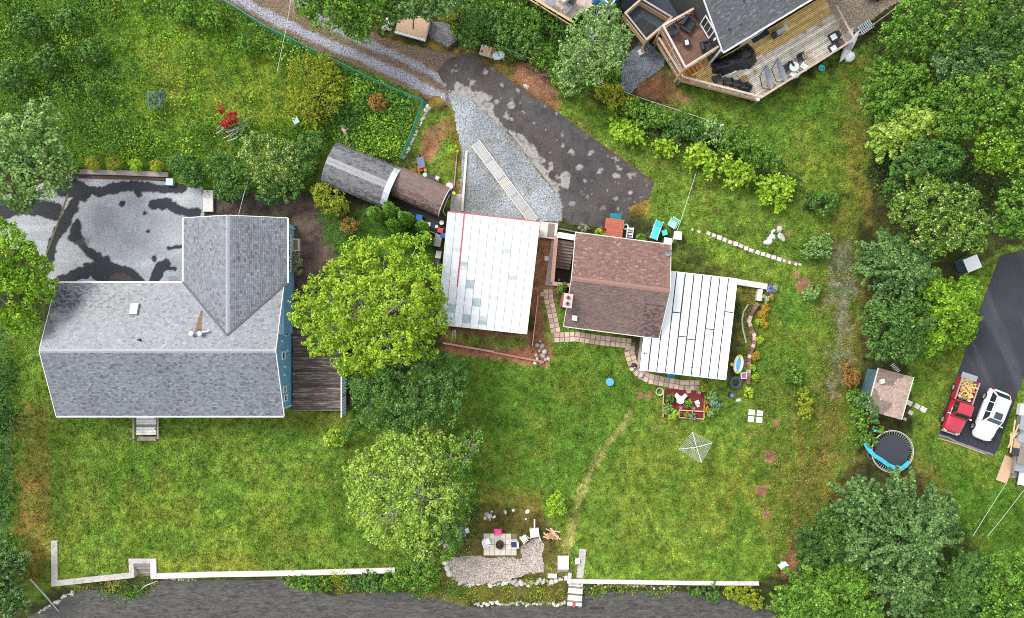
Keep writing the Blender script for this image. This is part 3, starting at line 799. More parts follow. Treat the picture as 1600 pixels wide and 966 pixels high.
# front stoop
st = thing('wooden_stoop', 'small bleached wooden landing with side rails on the lawn side of the blue house', 'stoop', W(228, 668, 0))
for i in range(9):
    y0 = W(0, 646, .5).y - i * .225
    pbox('plank', M_white_dirty if i % 5 else M_wood_grey, st, (W(228, 0, .5).x, y0, .42), (1.75, .20, .05))
for xx in (209, 247):
    b = MB()
    for yy in (652, 669, 684): b.box((W(xx, 0, .6).x, W(0, yy, .6).y, .6), (.10, .10, 1.2))
    b.box((W(xx, 0, 1.1).x, W(0, 668, 1.1).y, 1.15), (.14, 2.0, .06)); b.build('side_rail', M_wood_grey, st)
b = MB(); b.box((W(228, 0, .3).x, W(0, 686, .3).y, .18), (1.7, .35, .06)); b.box((W(228, 0, .3).x, W(0, 684, .3).y, .08), (1.6, .05, .16)); b.build('step', M_wood_grey, st)
# side deck
dk = thing('side_deck', 'dark weathered plank deck along the blue gable wall, partly under the bright maple', 'deck', W(500, 560, 0))
rr = random.Random(3)
ytop, ybot = W(0, 458, .5).y, W(0, 641, .5).y
nn = int((ytop - ybot) / .165); x0, x1 = W(457, 0, .5).x, W(541, 0, .5).x
for i in range(nn):
    y = ytop - (i + .5) * (ytop - ybot) / nn
    pbox('plank', M_wood_dark, dk, ((x0 + x1) / 2 + rr.uniform(-.05, .05), y, .45 + rr.uniform(-.006, .006)), (x1 - x0, .148, .04))
for i in range(14):
    y = W(0, 592 + i * 3.2, .2).y
    pbox('plank', M_wood_dark, dk, (W(564, 0, .2).x, y, .16), (2.0, .15, .04))
b = MB(); b.box(((x0 + x1) / 2, ybot - .03, .3), (x1 - x0 - .1, .05, .26)); b.build('fascia', M_wood_grey, dk)
b = MB()
for xx in (x0 + .2, (x0 + x1) / 2, x1 - .2):
    for yy in (ytop - .3, (ytop + ybot) / 2, ybot + .25): pbox('footing', M_wood_grey, dk, (xx, yy, .2), (.12, .12, .42))
sc_ = thing('lattice_screen', 'grey-blue lattice privacy screen standing on the edge of the dark plank deck', 'screen', W(541, 612, .47))
M_scr = mat('faded_blue_paint', (.16, .23, .28), rough=.7, var=.15)
ya, yb = W(0, 583, .5).y, W(0, 647, .5).y; sx = W(540, 0, .5).x
for k in range(12):
    z = .55 + k * .14; pbox('slat', M_scr, sc_, (sx + .02, (ya + yb) / 2, z), (.03, abs(ya - yb), .055))
for k in range(14):
    pbox('slat', M_scr, sc_, (sx + .055, yb + (k + .5) * abs(ya - yb) / 14, 1.32), (.03, .05, 1.7))
pbox('top_rail', M_white_dirty, sc_, (sx + .03, (ya + yb) / 2, 2.2), (.12, abs(ya - yb) + .1, .06))
for yy in (ya, (ya + yb) / 2, yb): pbox('post', M_wood_grey, sc_, (sx - .06, yy, 1.3), (.09, .09, 1.7))

# ------------------------------------------------------------------ brown-roofed cottage
zb, zr = 2.9, 4.9
NW, NE, SE, SW = W(900, 364, zb), W(1047, 383, zb), W(1030.5, 527, zb), W(880.5, 511, zb)
# make a true rectangle from the four photographed corners
ang_b = math.atan2((NE - NW).y, (NE - NW).x)
cb = (NW + NE + SE + SW) / 4
ub = Vector((math.cos(ang_b), math.sin(ang_b), 0)); vb = Vector((-ub.y, ub.x, 0))
lw = ((NE - NW).dot(ub) + (SE - SW).dot(ub)) / 4; lh = ((NW - SW).dot(vb) + (NE - SE).dot(vb)) / 4
def cbp(u, v, z): return cb * 1 + ub * u + vb * v + Vector((0, 0, z - zb))
cot = thing('cottage', 'small cottage with brown shingle gable roof and twin-flue chimney', 'house', Vector((cb.x, cb.y, 0)))
e1, e2, e3, e4 = cbp(-lw, -lh, zb), cbp(lw, -lh, zb), cbp(lw, lh, zb), cbp(-lw, lh, zb)
r1, r2 = cbp(-lw, 0, zr), cbp(lw, 0, zr)
b = MB(); slab(b, [e1, e2, r2, r1], .12); slab(b, [e3, e4, r1, r2], .12)
roofc = b.build('roof', M_roofbrown, cot)
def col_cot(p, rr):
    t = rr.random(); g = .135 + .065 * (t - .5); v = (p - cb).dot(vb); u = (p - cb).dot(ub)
    if v > 0:  # sun-facing slope painted brighter and warmer than the shaded slope
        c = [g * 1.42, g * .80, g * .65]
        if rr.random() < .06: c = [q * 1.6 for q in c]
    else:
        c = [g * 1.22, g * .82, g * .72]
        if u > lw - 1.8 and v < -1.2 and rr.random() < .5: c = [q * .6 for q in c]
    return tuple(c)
shingles('shingles', roofc, [[e1, e2, r2, r1], [e3, e4, r1, r2]], col_cot, seed=5, expo=.13, tab=.24, m=M_shingle_brown)
b = MB(); ridge(b, r1, r2, .2); b.build('ridge_cap', mat('brown_ridge', (.26, .145, .115), rough=.75, var=.2, scale=9), roofc)
for p, q in ((e1, e2), (e4, e3)): MB().bar(p + Vector((0, 0, -.06)) + (p - cb).normalized() * .05, q + Vector((0, 0, -.06)) + (q - cb).normalized() * .05, .12, .12).build('gutter', M_white_dirty, cot)
for p, q in ((e1, r1), (e4, r1)): MB().bar(p - ub * .03 + Vector((0, 0, -.05)), q - ub * .03 + Vector((0, 0, -.05)), .05, .16).build('rake_board', M_white_dirty, cot)
for p, q in ((e2, r2), (e3, r2)): MB().bar(p + ub * .03 + Vector((0, 0, -.05)), q + ub * .03 + Vector((0, 0, -.05)), .05, .16).build('rake_board', M_white_dirty, cot)
b = MB(); pc = (zr - zb) / lh; iw, ih = lw - .3, lh - .35
prof = [(-ih, -.05), (ih, -.05), (ih, zb + .35 * pc - .14), (0, zr - .16), (-ih, zb + .35 * pc - .14)]
b.add([cbp(-iw, v, z) for v, z in prof] + [cbp(iw, v, z) for v, z in prof], [(4, 3, 2, 1, 0), (5, 6, 7, 8, 9)] + [(i, (i + 1) % 5, 5 + (i + 1) % 5, 5 + i) for i in range(5)])
b.build('wall', M_cream, cot)
window(cot, cbp(-iw, -2.6, 1.5), ang_b + math.pi, 1.0, 1.0, bars=1); window(cot, cbp(-1.5, -ih, 1.5), ang_b - math.pi / 2, 1.4, 1.0, bars=1)
window(cot, cbp(-1.5, ih, 1.6), ang_b + math.pi / 2, 1.3, 1.0, bars=1)
# chimney
ch = W(887, 470, 4.6); zc = 4.75
b = MB(); b.box((ch.x, ch.y, zc / 2), (.62, 1.05, zc), ang_b); chim = b.build('chimney', mat('red_brick', (.36, .12, .085), rough=.9, var=.3, scale=7, clad=.075), cot)
MB().box((ch.x, ch.y, zc + .06), (.74, 1.18, .12), ang_b).build('chimney_cap', mat('pinkish_mortar', (.55, .42, .38), rough=.9, var=.12), chim)
for d in (-.25, .25):
    q = Vector((ch.x, ch.y, zc + .12)) + vb * d
    MB().lathe([(.17, 0), (.17, .12), (.11, .12), (.11, -.05)], q, 12, cap=False).build('flue', mat('flue_clay', (.25, .17, .14), rough=.9), chim)
    MB().lathe([(.112, .03), (.05, .031)], q, 12, cap=True).build('flue_opening', M_black, chim)
p = W(897.5, 497, 3.4); MB().box((p.x, p.y, 3.5), (.42, .42, .35), ang_b).build('roof_vent', M_white, cot)
# dish on the roof corner
p = W(1043, 394, 3.4)
b = MB(); b.lathe([(.02, 0), (.15, .02), (.26, .07), (.33, .13)], (p.x, p.y, 3.6), 14, cap=False, M=Matrix.Rotation(.7, 3, 'X'))
dish = b.build('satellite_dish', M_metalgrey, cot); MB().tube([(p.x, p.y, 3.0), (p.x, p.y, 3.6), (p.x + .05, p.y - .3, 3.95)], .025).build('mast', M_darkmetal, dish)
# stair well to the cellar
sw_ = thing('cellar_stairwell', 'sunken cellar stairwell with brick-pink walls beside the brown-roofed cottage', 'stairwell', W(878, 405, 0))
def cq(px, py, z=0): return W(px, py, z)
b = MB()
for p, q, w in (((869, 368), (863, 441), .34), ((863, 443), (890, 446), .34)):
    a, e = cq(*p, .5), cq(*q, .5); b.bar((a.x, a.y, -.85), (e.x, e.y, -.85), w, 2.8)
b.build('parapet', M_pinkwall, sw_)
a, e = cq(871, 367, .6), cq(901, 372, .6); pbox('lintel', M_white, sw_, ((a.x + e.x) / 2, (a.y + e.y) / 2, .55), ((e - a).length, .5, .25), math.atan2(e.y - a.y, e.x - a.x))
M_tread = mat('worn_stair', (.23, .175, .145), rough=.9, var=.35, scale=5, rnd=.2)
for i in range(9):
    zz = -.02 - i * .2
    a, e = cq(872.5 - i * .75, 377 + i * 4.6, 0), cq(899 - i * .7, 381 + i * 4.6, 0)
    pbox('step', M_tread, sw_, ((a.x + e.x) / 2, (a.y + e.y) / 2, zz), ((e - a).length - .1, .29, .06), math.atan2(e.y - a.y, e.x - a.x))
a = cq(881, 410, .1); pbox('floor_slab', mat('shade_dark_concrete', (.05, .042, .038), rough=.8, var=.4), sw_, (a.x, a.y, -2.2), (1.9, 4.3, .06), ang_b)  # floor colour darkened to stand for the shade deep in the pit
a = cq(876, 436, .3); pbox('bucket', M_white_dirty, sw_, (a.x, a.y, -2.0), (.22, .22, .3), shape='cyl')

# ------------------------------------------------------------------ white panel roof extension
zf = 2.75
X_NW, X_NE, X_SE, X_SW = W(1040, 421, zf), W(1153, 436, zf), W(1134, 593.5, zf), W(999, 578, zf)
ext = thing('flat_roof_extension', 'low extension with white metal panel roof and black seams joined to the cottage', 'building', Vector((*((X_NW + X_SE) / 2)[:2], 0)))
ang_x = math.atan2((X_SE - X_SW).y, (X_SE - X_SW).x)
ue = (X_SE - X_SW).normalized(); ve = Vector((-ue.y, ue.x, 0))
Lx = (X_SE - X_SW).length; Ly = (X_NE - X_SE).dot(ve)
npan = 10; pw = Lx / npan
M_panel = mat('white_roof_panel', (.74, .76, .78), rough=.42, var=.07, scale=1.2, rnd=.05, stretch=(1, .4, 1))
rr = random.Random(8)
for i in range(npan):
    u0 = i * pw; lim = Ly if i > 2 else Ly - .0
    v_end = Ly
    mid = X_SW + ue * (u0 + pw / 2)
    cuts = [0, rr.uniform(.25, .75) * Ly, Ly] if i in (1, 3, 4, 5, 7, 9) else [0, Ly]
    for a, e in zip(cuts[:-1], cuts[1:]):
        c = mid + ve * ((a + e) / 2); c.z = zf - .04 + .02 * (c - X_SW).dot(ve) * 0
        pbox('roof_panel', M_panel, ext, c, (pw - .055, e - a - .03, .045), ang_x)
        if e < Ly: q = mid + ve * e; pbox('seam', M_tarred, ext, (q.x, q.y, zf - .034), (pw - .06, .09, .045), ang_x)
    # standing rib along each panel
    if i: 
        c = X_SW + ue * u0 + ve * (Ly / 2); pbox('seam', M_tarred, ext, (c.x, c.y, zf - .035), (.085 + .03 * rr.random(), Ly - .05, .045), ang_x)
c = X_SW + ue * (Lx / 2) + ve * (Ly / 2)
pbox('roof_deck', M_tarred, ext, (c.x, c.y, zf - .14), (Lx - .04, Ly - .04, .14), ang_x)
pbox('wall', M_cream, ext, (c.x, c.y, (zf - .22) / 2), (Lx - .5, Ly - .5, zf - .24), ang_x)
b = MB()
for p, q in ((X_SW, X_SE), (X_SE, X_SE + ve * Ly), (X_SE + ve * Ly, X_SW + ve * Ly)): b.bar(Vector((p.x, p.y, zf - .09)), Vector((q.x, q.y, zf - .09)), .07, .17)
b.build('fascia', M_white, ext)
for px, py, r in ((1007, 552, .1), (1010, 553, .07), (1080, 552, .06), (1081, 574, .09), (1078, 580, .06)):
    p = W(px, py, zf); pbox('tar_patch', M_tarred, ext, (p.x, p.y, zf - .012), (r * 2, r * 1.4, .012), .5, shape='cyl')
window(ext, X_SE + ue * (-.25) + ve * 3 - Vector((0, 0, 1.3)), ang_x, 1.6, 1.1, bars=1)

# ------------------------------------------------------------------ white carport roof
zk = 2.6
K = [W(700, 331, zk), W(843.5, 347, zk), W(823, 522, zk), W(683.5, 507, zk)]
kc = sum(K, Vector()) / 4
cp = thing('metal_roof_garage', 'low garage with pale corrugated sheet roof, red north edge and red seam stripe', 'garage', Vector((kc.x, kc.y, 0)))
M_sheet = mat('pale_corrugated_sheet', (1, 1, 1), rough=.45, attr=True, var=.10, scale=2.0, rnd=.03)
M_sheetg = mat('greenish_translucent_sheet', (.27, .35, .36), rough=.35, var=.2, scale=2, rnd=.1)
M_red = mat('red_trim', (.50, .05, .07), rough=.5)
npn = 11
random.seed(4); PATCH = ((1, .31, .03), (2, .45, .04), (3, .62, .045), (4, .78, .05), (7, .30, .03), (8, .53, .03), (5, .93, .04), (1, .85, .06), (3, .92, .05), (6, .72, .02))
for i in range(npn):
    t0, t1 = i / npn, (i + 1) / npn - .004
    A0, A1 = lerp(K[0], K[1], t0), lerp(K[0], K[1], t1); B0, B1 = lerp(K[3], K[2], t0), lerp(K[3], K[2], t1)
    b = MB(); nr = 6
    for k in range(nr):
        s0, s1 = k / nr, (k + 1) / nr
        top, bot = [], []
        for s, zz in ((s0, 0), (s0 + (s1 - s0) * .3, .0), (s0 + (s1 - s0) * .45, .022), (s0 + (s1 - s0) * .6, .022), (s0 + (s1 - s0) * .75, 0), (s1, 0)):
            top.append(lerp(A0, A1, s) + Vector((0, 0, zz + .004 * (i % 2) + .03))); bot.append(lerp(B0, B1, s) + Vector((0, 0, zz + .004 * (i % 2) - .03)))
        m_ = len(top); ns_ = 26
        for r_ in range(ns_):
            q0 = [lerp(a_, e_, r_ / ns_) for a_, e_ in zip(top, bot)]; q1 = [lerp(a_, e_, (r_ + 1) / ns_) for a_, e_ in zip(top, bot)]
            f_ = (r_ + .5) / ns_; g_ = 0.0
            for pi, pt, pl in PATCH:
                if pi == i: g_ = max(g_, min(1.0, max(0.0, (pl - abs(f_ - pt)) / .022)) * .75)
            g_ = max(g_, .5 * max(0, (f_ - .45)) * (1.2 if i < 2 else .35) * (.5 + random.random()), .35 * (i == 0))
            w_ = .72 - .05 * random.random() - .02 * (k == 0)
            b.add(q0 + q1, [(j, m_ + j, m_ + j + 1, j + 1) for j in range(m_ - 1)], (w_ * (1 - g_) + .24 * g_, w_ * 1.03 * (1 - g_) + .33 * g_, w_ * 1.05 * (1 - g_) + .34 * g_))
    b.build('roof_sheet', M_sheet, cp, colors=True)
b = MB(); b.bar(K[0] + Vector((0, .03, .04)), K[1] + Vector((0, .03, .04)), .07, .1); b.build('edge_trim', M_red, cp)
b = MB(); p, q = lerp(K[0], K[1], 2 / npn - .004), lerp(K[3], K[2], 2 / npn - .004); q = lerp(p, q, .65); b.bar(p + Vector((0, 0, .07)), q + Vector((0, 0, .055)), .10, .03); b.build('seam_stripe', M_red, cp)
b = MB()
for p, q in ((K[1], K[2]), (K[2], K[3]), (K[3], K[0])): b.bar(p - Vector((0, 0, .06)), q - Vector((0, 0, .06)), .06, .12)
b.build('fascia', M_white_dirty, cp)
b = MB(); b.prism([lerp(kc, k, .96)[:2] for k in K], -.05, zk - .1); b.build('wall', M_cream, cp)

# ------------------------------------------------------------------ two arched sheds
def arch_shed(name, label, ctr_px, axis_px, half_w, half_l, zw, rise, cf, seed, wallm, zz_c):
    c = W(*ctr_px, zz_c); a = pxang(*axis_px); u = Vector((math.cos(a), math.sin(a), 0)); v = Vector((-u.y, u.x, 0))
    t = thing(name, label, 'shed', (c.x, c.y, 0))
    def P(s, r, z): return Vector((c.x, c.y, 0)) + u * s + v * r + Vector((0, 0, z))
    arc = []
    for k in range(9):
        th = math.pi * (-.5 + k / 8) * .92
        arc.append((half_w * math.sin(th) / math.sin(math.pi * .46), zw + rise * (math.cos(th) - math.cos(math.pi * .46)) / (1 - math.cos(math.pi * .46))))
    b = MB(); planes = []
    for k in range(8):
        (ra, za), (rb, zb_) = arc[k], arc[k + 1]
        lowfirst = za < zb_
        if lowfirst: pl = [P(-half_l, ra, za), P(half_l, ra, za), P(half_l, rb, zb_), P(-half_l, rb, zb_)]
        else: pl = [P(half_l, rb, zb_), P(-half_l, rb, zb_), P(-half_l, ra, za), P(half_l, ra, za)]
        slab(b, pl, .06); planes.append(pl)
    rf = b.build('roof', M_roofdeck, t)
    shingles('shingles', rf, planes, lambda p, rr: cf((p - c).dot(u), (p - c).dot(v), rr), expo=.125, tab=.26, seed=seed, thick=.04)
    b = MB(); ends = [(half_w * .93, -.05)] + [(r * .93, z - .09) for r, z in arc[::-1]] + [(-half_w * .93, -.05)]
    n_ = len(ends); L = half_l - .12
    b.add([P(-L, r, z) for r, z in ends] + [P(L, r, z) for r, z in ends], [tuple(range(n_)), tuple(range(n_, 2 * n_))[::-1]] + [(i, n_ + i, n_ + (i + 1) % n_, (i + 1) % n_) for i in range(n_)])
    b.build('wall', wallm, t)
    return t, P, arc
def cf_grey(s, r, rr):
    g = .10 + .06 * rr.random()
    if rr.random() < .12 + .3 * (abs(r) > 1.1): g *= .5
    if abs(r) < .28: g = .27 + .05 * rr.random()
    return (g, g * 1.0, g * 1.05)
def cf_brown(s, r, rr):
    g = .12 + .05 * rr.random()
    if r < -.4 and rr.random() < .4: g *= .55
    return (g * 1.15, g * .74, g * .64)
shd, P1, arc1 = arch_shed('arched_shed', 'arched shed with grey mossy shingle roof and pale metal end cap', (563, 273), (512, 253, 604, 291), 1.85, 2.95, 1.7, 1.05, cf_grey, 21, M_darkgrey, 2.0)
b = MB()
for k in range(8):
    (ra, za), (rb, zb_) = arc1[k], arc1[k + 1]
    slab(b, [P1(2.55, ra, za + .05), P1(3.1, ra, za + .05), P1(3.1, rb, zb_ + .05), P1(2.55, rb, zb_ + .05)], .05)
b.build('end_cap', M_flash, shd)
shd2, P2, arc2 = arch_shed('arched_shed', 'smaller arched shed with brown shingle roof in front of the grey one', (657, 299), (628, 280, 700, 312), 1.30, 2.25, 1.5, .85, cf_brown, 22, mat('brown_siding', (.10, .06, .045), rough=.8, clad=.15), 1.7)
b = MB()
for k in range(8):
    (ra, za), (rb, zb_) = arc2[k], arc2[k + 1]
    b.bar(P2(2.27, ra, za), P2(2.27, rb, zb_), .05, .12)
b.build('rake_board', M_white_dirty, shd2)
o = thing('shed_platform', 'dark boarded platform between the brown arched shed and the cedar shrubs', 'platform', W(655, 335, 0))
a_ = pxang(613, 318, 690, 350)
for i in range(6):
    c = W(652, 337, .2) + Vector((-math.sin(a_), math.cos(a_), 0)) * (i - 2.5) * -.26
    pbox('board', mat('black_board', (.03, .03, .033), rough=.8, rnd=.3), o, (c.x, c.y, .18), (4.6, .24, .05), a_)
c = W(652, 337, .2) + Vector((math.sin(a_), -math.cos(a_), 0)) * .85
pbox('edge_board', M_white_dirty, o, (c.x, c.y, .19), (4.9, .07, .12), a_)

# ------------------------------------------------------------------ small shed on the right
zs1, zs2 = 2.1, 2.75
T = [W(1355, 641.5, zs1), W(1408, 656, zs2), W(1427, 589.5, zs2), W(1373, 575, zs1)]
tc = sum(T, Vector()) / 4
sh = thing('garden_shed', 'little garden shed with tan shingle lean-to roof and blue-grey wall beside the trampoline', 'shed', (tc.x, tc.y, 0))
b = MB(); slab(b, T, .1); rfs = b.build('roof', M_roofbrown, sh)
us = (T[3] - T[0]).normalized()
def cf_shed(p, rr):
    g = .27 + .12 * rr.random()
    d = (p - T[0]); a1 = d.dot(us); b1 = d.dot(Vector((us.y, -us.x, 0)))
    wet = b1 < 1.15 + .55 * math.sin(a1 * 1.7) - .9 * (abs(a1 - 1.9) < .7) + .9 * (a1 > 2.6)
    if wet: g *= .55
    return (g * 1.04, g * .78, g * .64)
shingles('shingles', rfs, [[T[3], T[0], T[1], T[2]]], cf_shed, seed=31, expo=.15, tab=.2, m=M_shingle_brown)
b = MB(); b.bar(T[0] - Vector((.03, 0, .02)), T[3] - Vector((.03, 0, .02)), .06, .12); b.bar(T[1] + Vector((.03, 0, -.02)), T[2] + Vector((.03, 0, -.02)), .07, .12); b.build('edge_trim', M_white_dirty, sh)
b = MB(); inn = [lerp(tc, t, .9) for t in T]; b.prism([t[:2] for t in inn], -.05, [t.z - .12 for t in inn]); b.build('wall', M_teal, sh)
p = W(1378, 596, 2.4); pbox('roof_vent', M_white_dirty, sh, (p.x, p.y, 2.42), (.36, .36, .3), .3)
p = W(1398, 572, .6); o = thing('folding_ladder', 'little pale slatted ladder leaning behind the garden shed', 'ladder', (p.x, p.y, 0))
for k in range(6):
    q = lerp(W(1394, 570, 1.2), W(1404, 580, .5), k / 5); pbox('rung', M_white_dirty, o, q, (.35, .07, .05), .6)
# ------------------------------------------------------------------ vegetation
M_leaf = mat('leaf', (1, 1, 1), rough=.7, attr=True, var=.25, scale=1.2, transl=.18, spec=.08)
M_bark = mat('grey_bark', (.16, .13, .10), rough=.9, var=.35, scale=8)
M_barkpale = mat('pale_bark', (.50, .47, .42), rough=.8, var=.25, scale=6)
M_barkdark = mat('dark_bark', (.06, .048, .038), rough=.9, var=.35, scale=8)
PAL = dict(
    fresh=((.06, .18, .012), (.31, .51, .04), (.46, .60, .09)),
    maple=((.09, .22, .014), (.42, .58, .045), (.57, .65, .10)),
    dark=((.03, .095, .018), (.15, .29, .06), (.26, .38, .11)),
    dusty=((.035, .10, .024), (.20, .34, .10), (.36, .47, .19)),
    spring=((.11, .24, .024), (.44, .59, .10), (.57, .66, .20)),
    mid=((.035, .12, .014), (.21, .38, .05), (.36, .49, .10)),
    sage=((.07, .17, .03), (.32, .48, .15), (.48, .58, .26)),
    lime=((.15, .32, .018), (.45, .62, .06), (.60, .66, .12)),
    gold=((.13, .20, .016), (.40, .45, .045), (.55, .42, .07)),
    rust=((.20, .12, .03), (.42, .22, .07), (.30, .28, .06)),
    flower=((.04, .12, .012), (.22, .36, .045), (.50, .54, .24)),
    conif=((.025, .075, .014), (.11, .21, .04), (.17, .28, .07)),
    red=((.30, .02, .02), (.45, .06, .04), (.30, .10, .04)),
    blue=((.08, .16, .10), (.22, .36, .24), (.3, .42, .3)),
    cream=((.15, .20, .06), (.45, .42, .26), (.62, .56, .40)),
    weed=((.05, .14, .012), (.22, .35, .035), (.38, .43, .07)),
    straw=((.20, .20, .03), (.42, .36, .08), (.5, .42, .14)),
)

def leaf_mesh(C, Nn, L, Wd, rng):
    """C centres (n,3), Nn normals (n,3), L lengths (n), Wd widths: folded rhombic leaves (two quads would be dearer: two triangles each)"""
    n = len(C)
    Nn = Nn / (np.linalg.norm(Nn, axis=1, keepdims=True) + 1e-9)
    R = rng.normal(size=(n, 3)); T = np.cross(Nn, R); T /= (np.linalg.norm(T, axis=1, keepdims=True) + 1e-9)
    Bt = np.cross(Nn, T)
    h = (L * .5)[:, None]; w = (Wd * .5)[:, None]
    V = np.stack([C - T * h, C + Bt * w + Nn * w * .35 - T * h * .1, C + T * h, C - Bt * w + Nn * w * .35 - T * h * .1], 1).reshape(-1, 3)
    i = np.arange(n) * 4
    F = np.stack([i, i + 1, i + 2, i + 3], 1)
    return V, F

def crown_arrays(lobes, pal, leaf, k, seed, style='clump', per=26, accent=.06, flat=.78, low=-.25, bump=.22):
    """every lobe carries many leafy puffs (twig ends) with hollows between them; every puff is a little dome of single leaves"""
    rng = np.random.RandomState(seed); Cs, Ns, Ls, cols, tips = [], [], [], [], []
    c0, c1, c2 = [np.array(c) for c in PAL[pal]]
    for (cx, cy, cz, rx) in lobes:
        rx = rx * .93
        rp0 = float(np.clip(.165 * rx, .14, .36)) * (1.0 if style == 'clump' else 1.15)
        nc = max(5, int(k * 1.25 * (rx / rp0) ** 2))
        z = rng.uniform(low, 1, nc); th = rng.uniform(0, 2 * np.pi, nc); q = np.sqrt(1 - z * z)
        D = np.stack([q * np.cos(th), q * np.sin(th), z], 1)
        nz = vnoise(th * 1.6 + seed, z * 2.2, .8, seed % 97) - .5
        rad = rx * (.55 + .42 * rng.rand(nc) ** .55) * (1 + bump * 2 * nz)
        cc = np.array([cx, cy, cz]) + D * rad[:, None] * np.array([1, 1, flat])
        if style == 'bough':       # tiers of drooping boughs that narrow towards their tips
            pts_, dd_, rs_ = [], [], []; nt2 = 8
            for ti in range(nt2):
                f_ = (ti + .6) / nt2; rt = rx * 1.04 * f_ ** .8; zt_ = cz + rx * .95 * (1 - f_) - .1
                for a_ in np.arange(0, 2 * np.pi, 2 * np.pi / (5 + 1.7 * ti)) + rng.uniform(0, 6):
                    a_ = a_ + rng.normal() * .12; L2 = rt * rng.uniform(.72, 1.12); bend = rng.normal() * .22
                    for s_ in np.arange(.3 * L2 if ti > 2 else .1, L2, .30):
                        q_ = s_ / L2; aa = a_ + bend * q_
                        pts_.append((cx + s_ * np.cos(aa), cy + s_ * np.sin(aa), zt_ - .3 * s_ * .5 + .25 * q_ + rng.normal() * .06))
                        dd_.append((np.cos(aa), np.sin(aa), .35)); rs_.append(.44 * (1.08 - .68 * q_))
            cc = np.array(pts_); D = np.array(dd_); nc = len(cc); rp0 = .33
        tips.append(cc)
        rp = rp0 * np.clip(np.exp(rng.normal(size=nc) * .38) * .95, .4, 2.0)
        if style == 'bough': rp = np.array(rs_) * rng.uniform(.8, 1.2, nc)
        n1 = max(6, int(per * (rp0 / .38) ** 1.1 * (.24 / leaf) ** 1.2))
        u = rng.normal(size=(nc, n1, 3)); u[..., 2] = np.abs(u[..., 2]) * 1.0 - .25
        u /= np.linalg.norm(u, axis=2, keepdims=True)
        rl = rng.uniform(.45, 1.05, (nc, n1, 1))
        off = u * rl * rp[:, None, None] * np.array([1, 1, .8])
        if style == 'spray':
            out = D.copy(); out[:, 2] *= .25; out /= (np.linalg.norm(out, axis=1, keepdims=True) + 1e-6)
            tt = rng.uniform(-1, 1.25, (nc, n1)); side = np.stack([-out[:, 1], out[:, 0], 0 * out[:, 0]], 1)
            ss = rng.normal(size=(nc, n1)) * .36 * (1.15 - .7 * np.clip(tt, -.3, 1.25))
            off = (out[:, None, :] * tt[..., None] * 1.6 + side[:, None, :] * ss[..., None] + np.array([0, 0, 1]) * (.55 * (1 - np.abs(ss[..., None])) - .45 * tt[..., None] ** 2 - .5 * np.abs(ss[..., None]))) * rp[:, None, None]
        C = (cc[:, None, :] + off).reshape(-1, 3)
        nr = np.array([0, 0, .55]) + u * .75 + rng.normal(size=(nc, n1, 3)) * .3
        t = np.clip(.47 + .2 * rng.normal(size=(nc, 1)) + .24 * rng.normal(size=(nc, n1)), 0, 1)[..., None]
        cl = c0 * (1 - t) + c1 * t
        acc = (rng.rand(nc, n1, 1) < accent); cl = np.where(acc, c2, cl)
        Cs.append(C); Ns.append(nr.reshape(-1, 3)); cols.append(cl.reshape(-1, 3)); Ls.append(leaf * rng.uniform(.65, 1.35, nc * n1))
    C = np.concatenate(Cs); C[:, 2] = np.maximum(C[:, 2], .04 if cz > .1 else -.85)
    L = np.concatenate(Ls)
    V, F = leaf_mesh(C, np.concatenate(Ns), L, L * .66, rng)
    return V, F, np.concatenate(cols), np.concatenate(tips)

SEED = [100]
def plant(name, label, cat, lobes_px, pal, leaf=.22, k=2.0, style='clump', bark=None, trunk_px=None, trunk_r=None, twigs=0.12, crown='crown', group=None,
          per=26, accent=.06, flat=.78, low=-.25, bump=.22, twig_r=.018, upright=False):
    SEED[0] += 13; seed = SEED[0]; rr = random.Random(seed)
    lobes = []
    for (px, py, rpx, z) in lobes_px:
        p = W(px, py, z) if not upright else Vector((*W(px, py)[:2], z)); lobes.append((p.x, p.y, z, rpx / S * (H - z) / H))
    big = max(lobes, key=lambda l: l[3])
    if trunk_px: bx, by = W(*trunk_px)[:2]
    else:
        wsum = sum(l[3] ** 2 for l in lobes); bx = sum(l[0] * l[3] ** 2 for l in lobes) / wsum; by = sum(l[1] * l[3] ** 2 for l in lobes) / wsum
    t = thing(name, label, cat, (bx, by, 0), group=group)
    V, F, cols, tips = crown_arrays(lobes, pal, leaf, k, seed, style, per, accent, flat, low, bump)
    V = V - np.array([bx, by, 0])
    mesh_np(crown, V, F, M_leaf, cols, t)
    R = max(l[3] for l in lobes); tr = trunk_r or max(.03, .05 * R)
    b = MB(); zt = min(l[2] for l in lobes) * .55 + .1
    fork = Vector((bx, by, zt))
    b.tube([(bx, by, -.1), (bx + rr.uniform(-.05, .05), by, zt * .5), fork], [tr * 1.25, tr, tr * .85], 8)
    ends = []
    for l in lobes:
        e = Vector(l[:3]); mid = lerp(fork, e, .5) + Vector((rr.uniform(-.2, .2), rr.uniform(-.2, .2), .2)) * R * .2
        b.tube([fork, mid, e], [tr * .7, tr * .5, tr * .3], 6); ends.append(e)
    nt_ = int(len(tips) * twigs)
    for i in rr.sample(range(len(tips)), min(nt_, len(tips), 160)):
        q = Vector(tips[i]); e = min(ends, key=lambda a: (a - q).length); e = lerp(lerp(fork, e, rr.uniform(.45, 1.0)), q, rr.uniform(.0, .45)) + Vector((rr.uniform(-1, 1), rr.uniform(-1, 1), rr.uniform(-.3, .3))) * R * .12
        mid = lerp(e, q, .55) + Vector((rr.uniform(-.15, .15), rr.uniform(-.15, .15), .12)) * (q - e).length * .6
        b.tube([e, mid, q], [tr * .12 + twig_r, twig_r * 1.1 + tr * .04, twig_r * .6], 4)
    b.build('trunk', bark or M_bark, t)
    return t

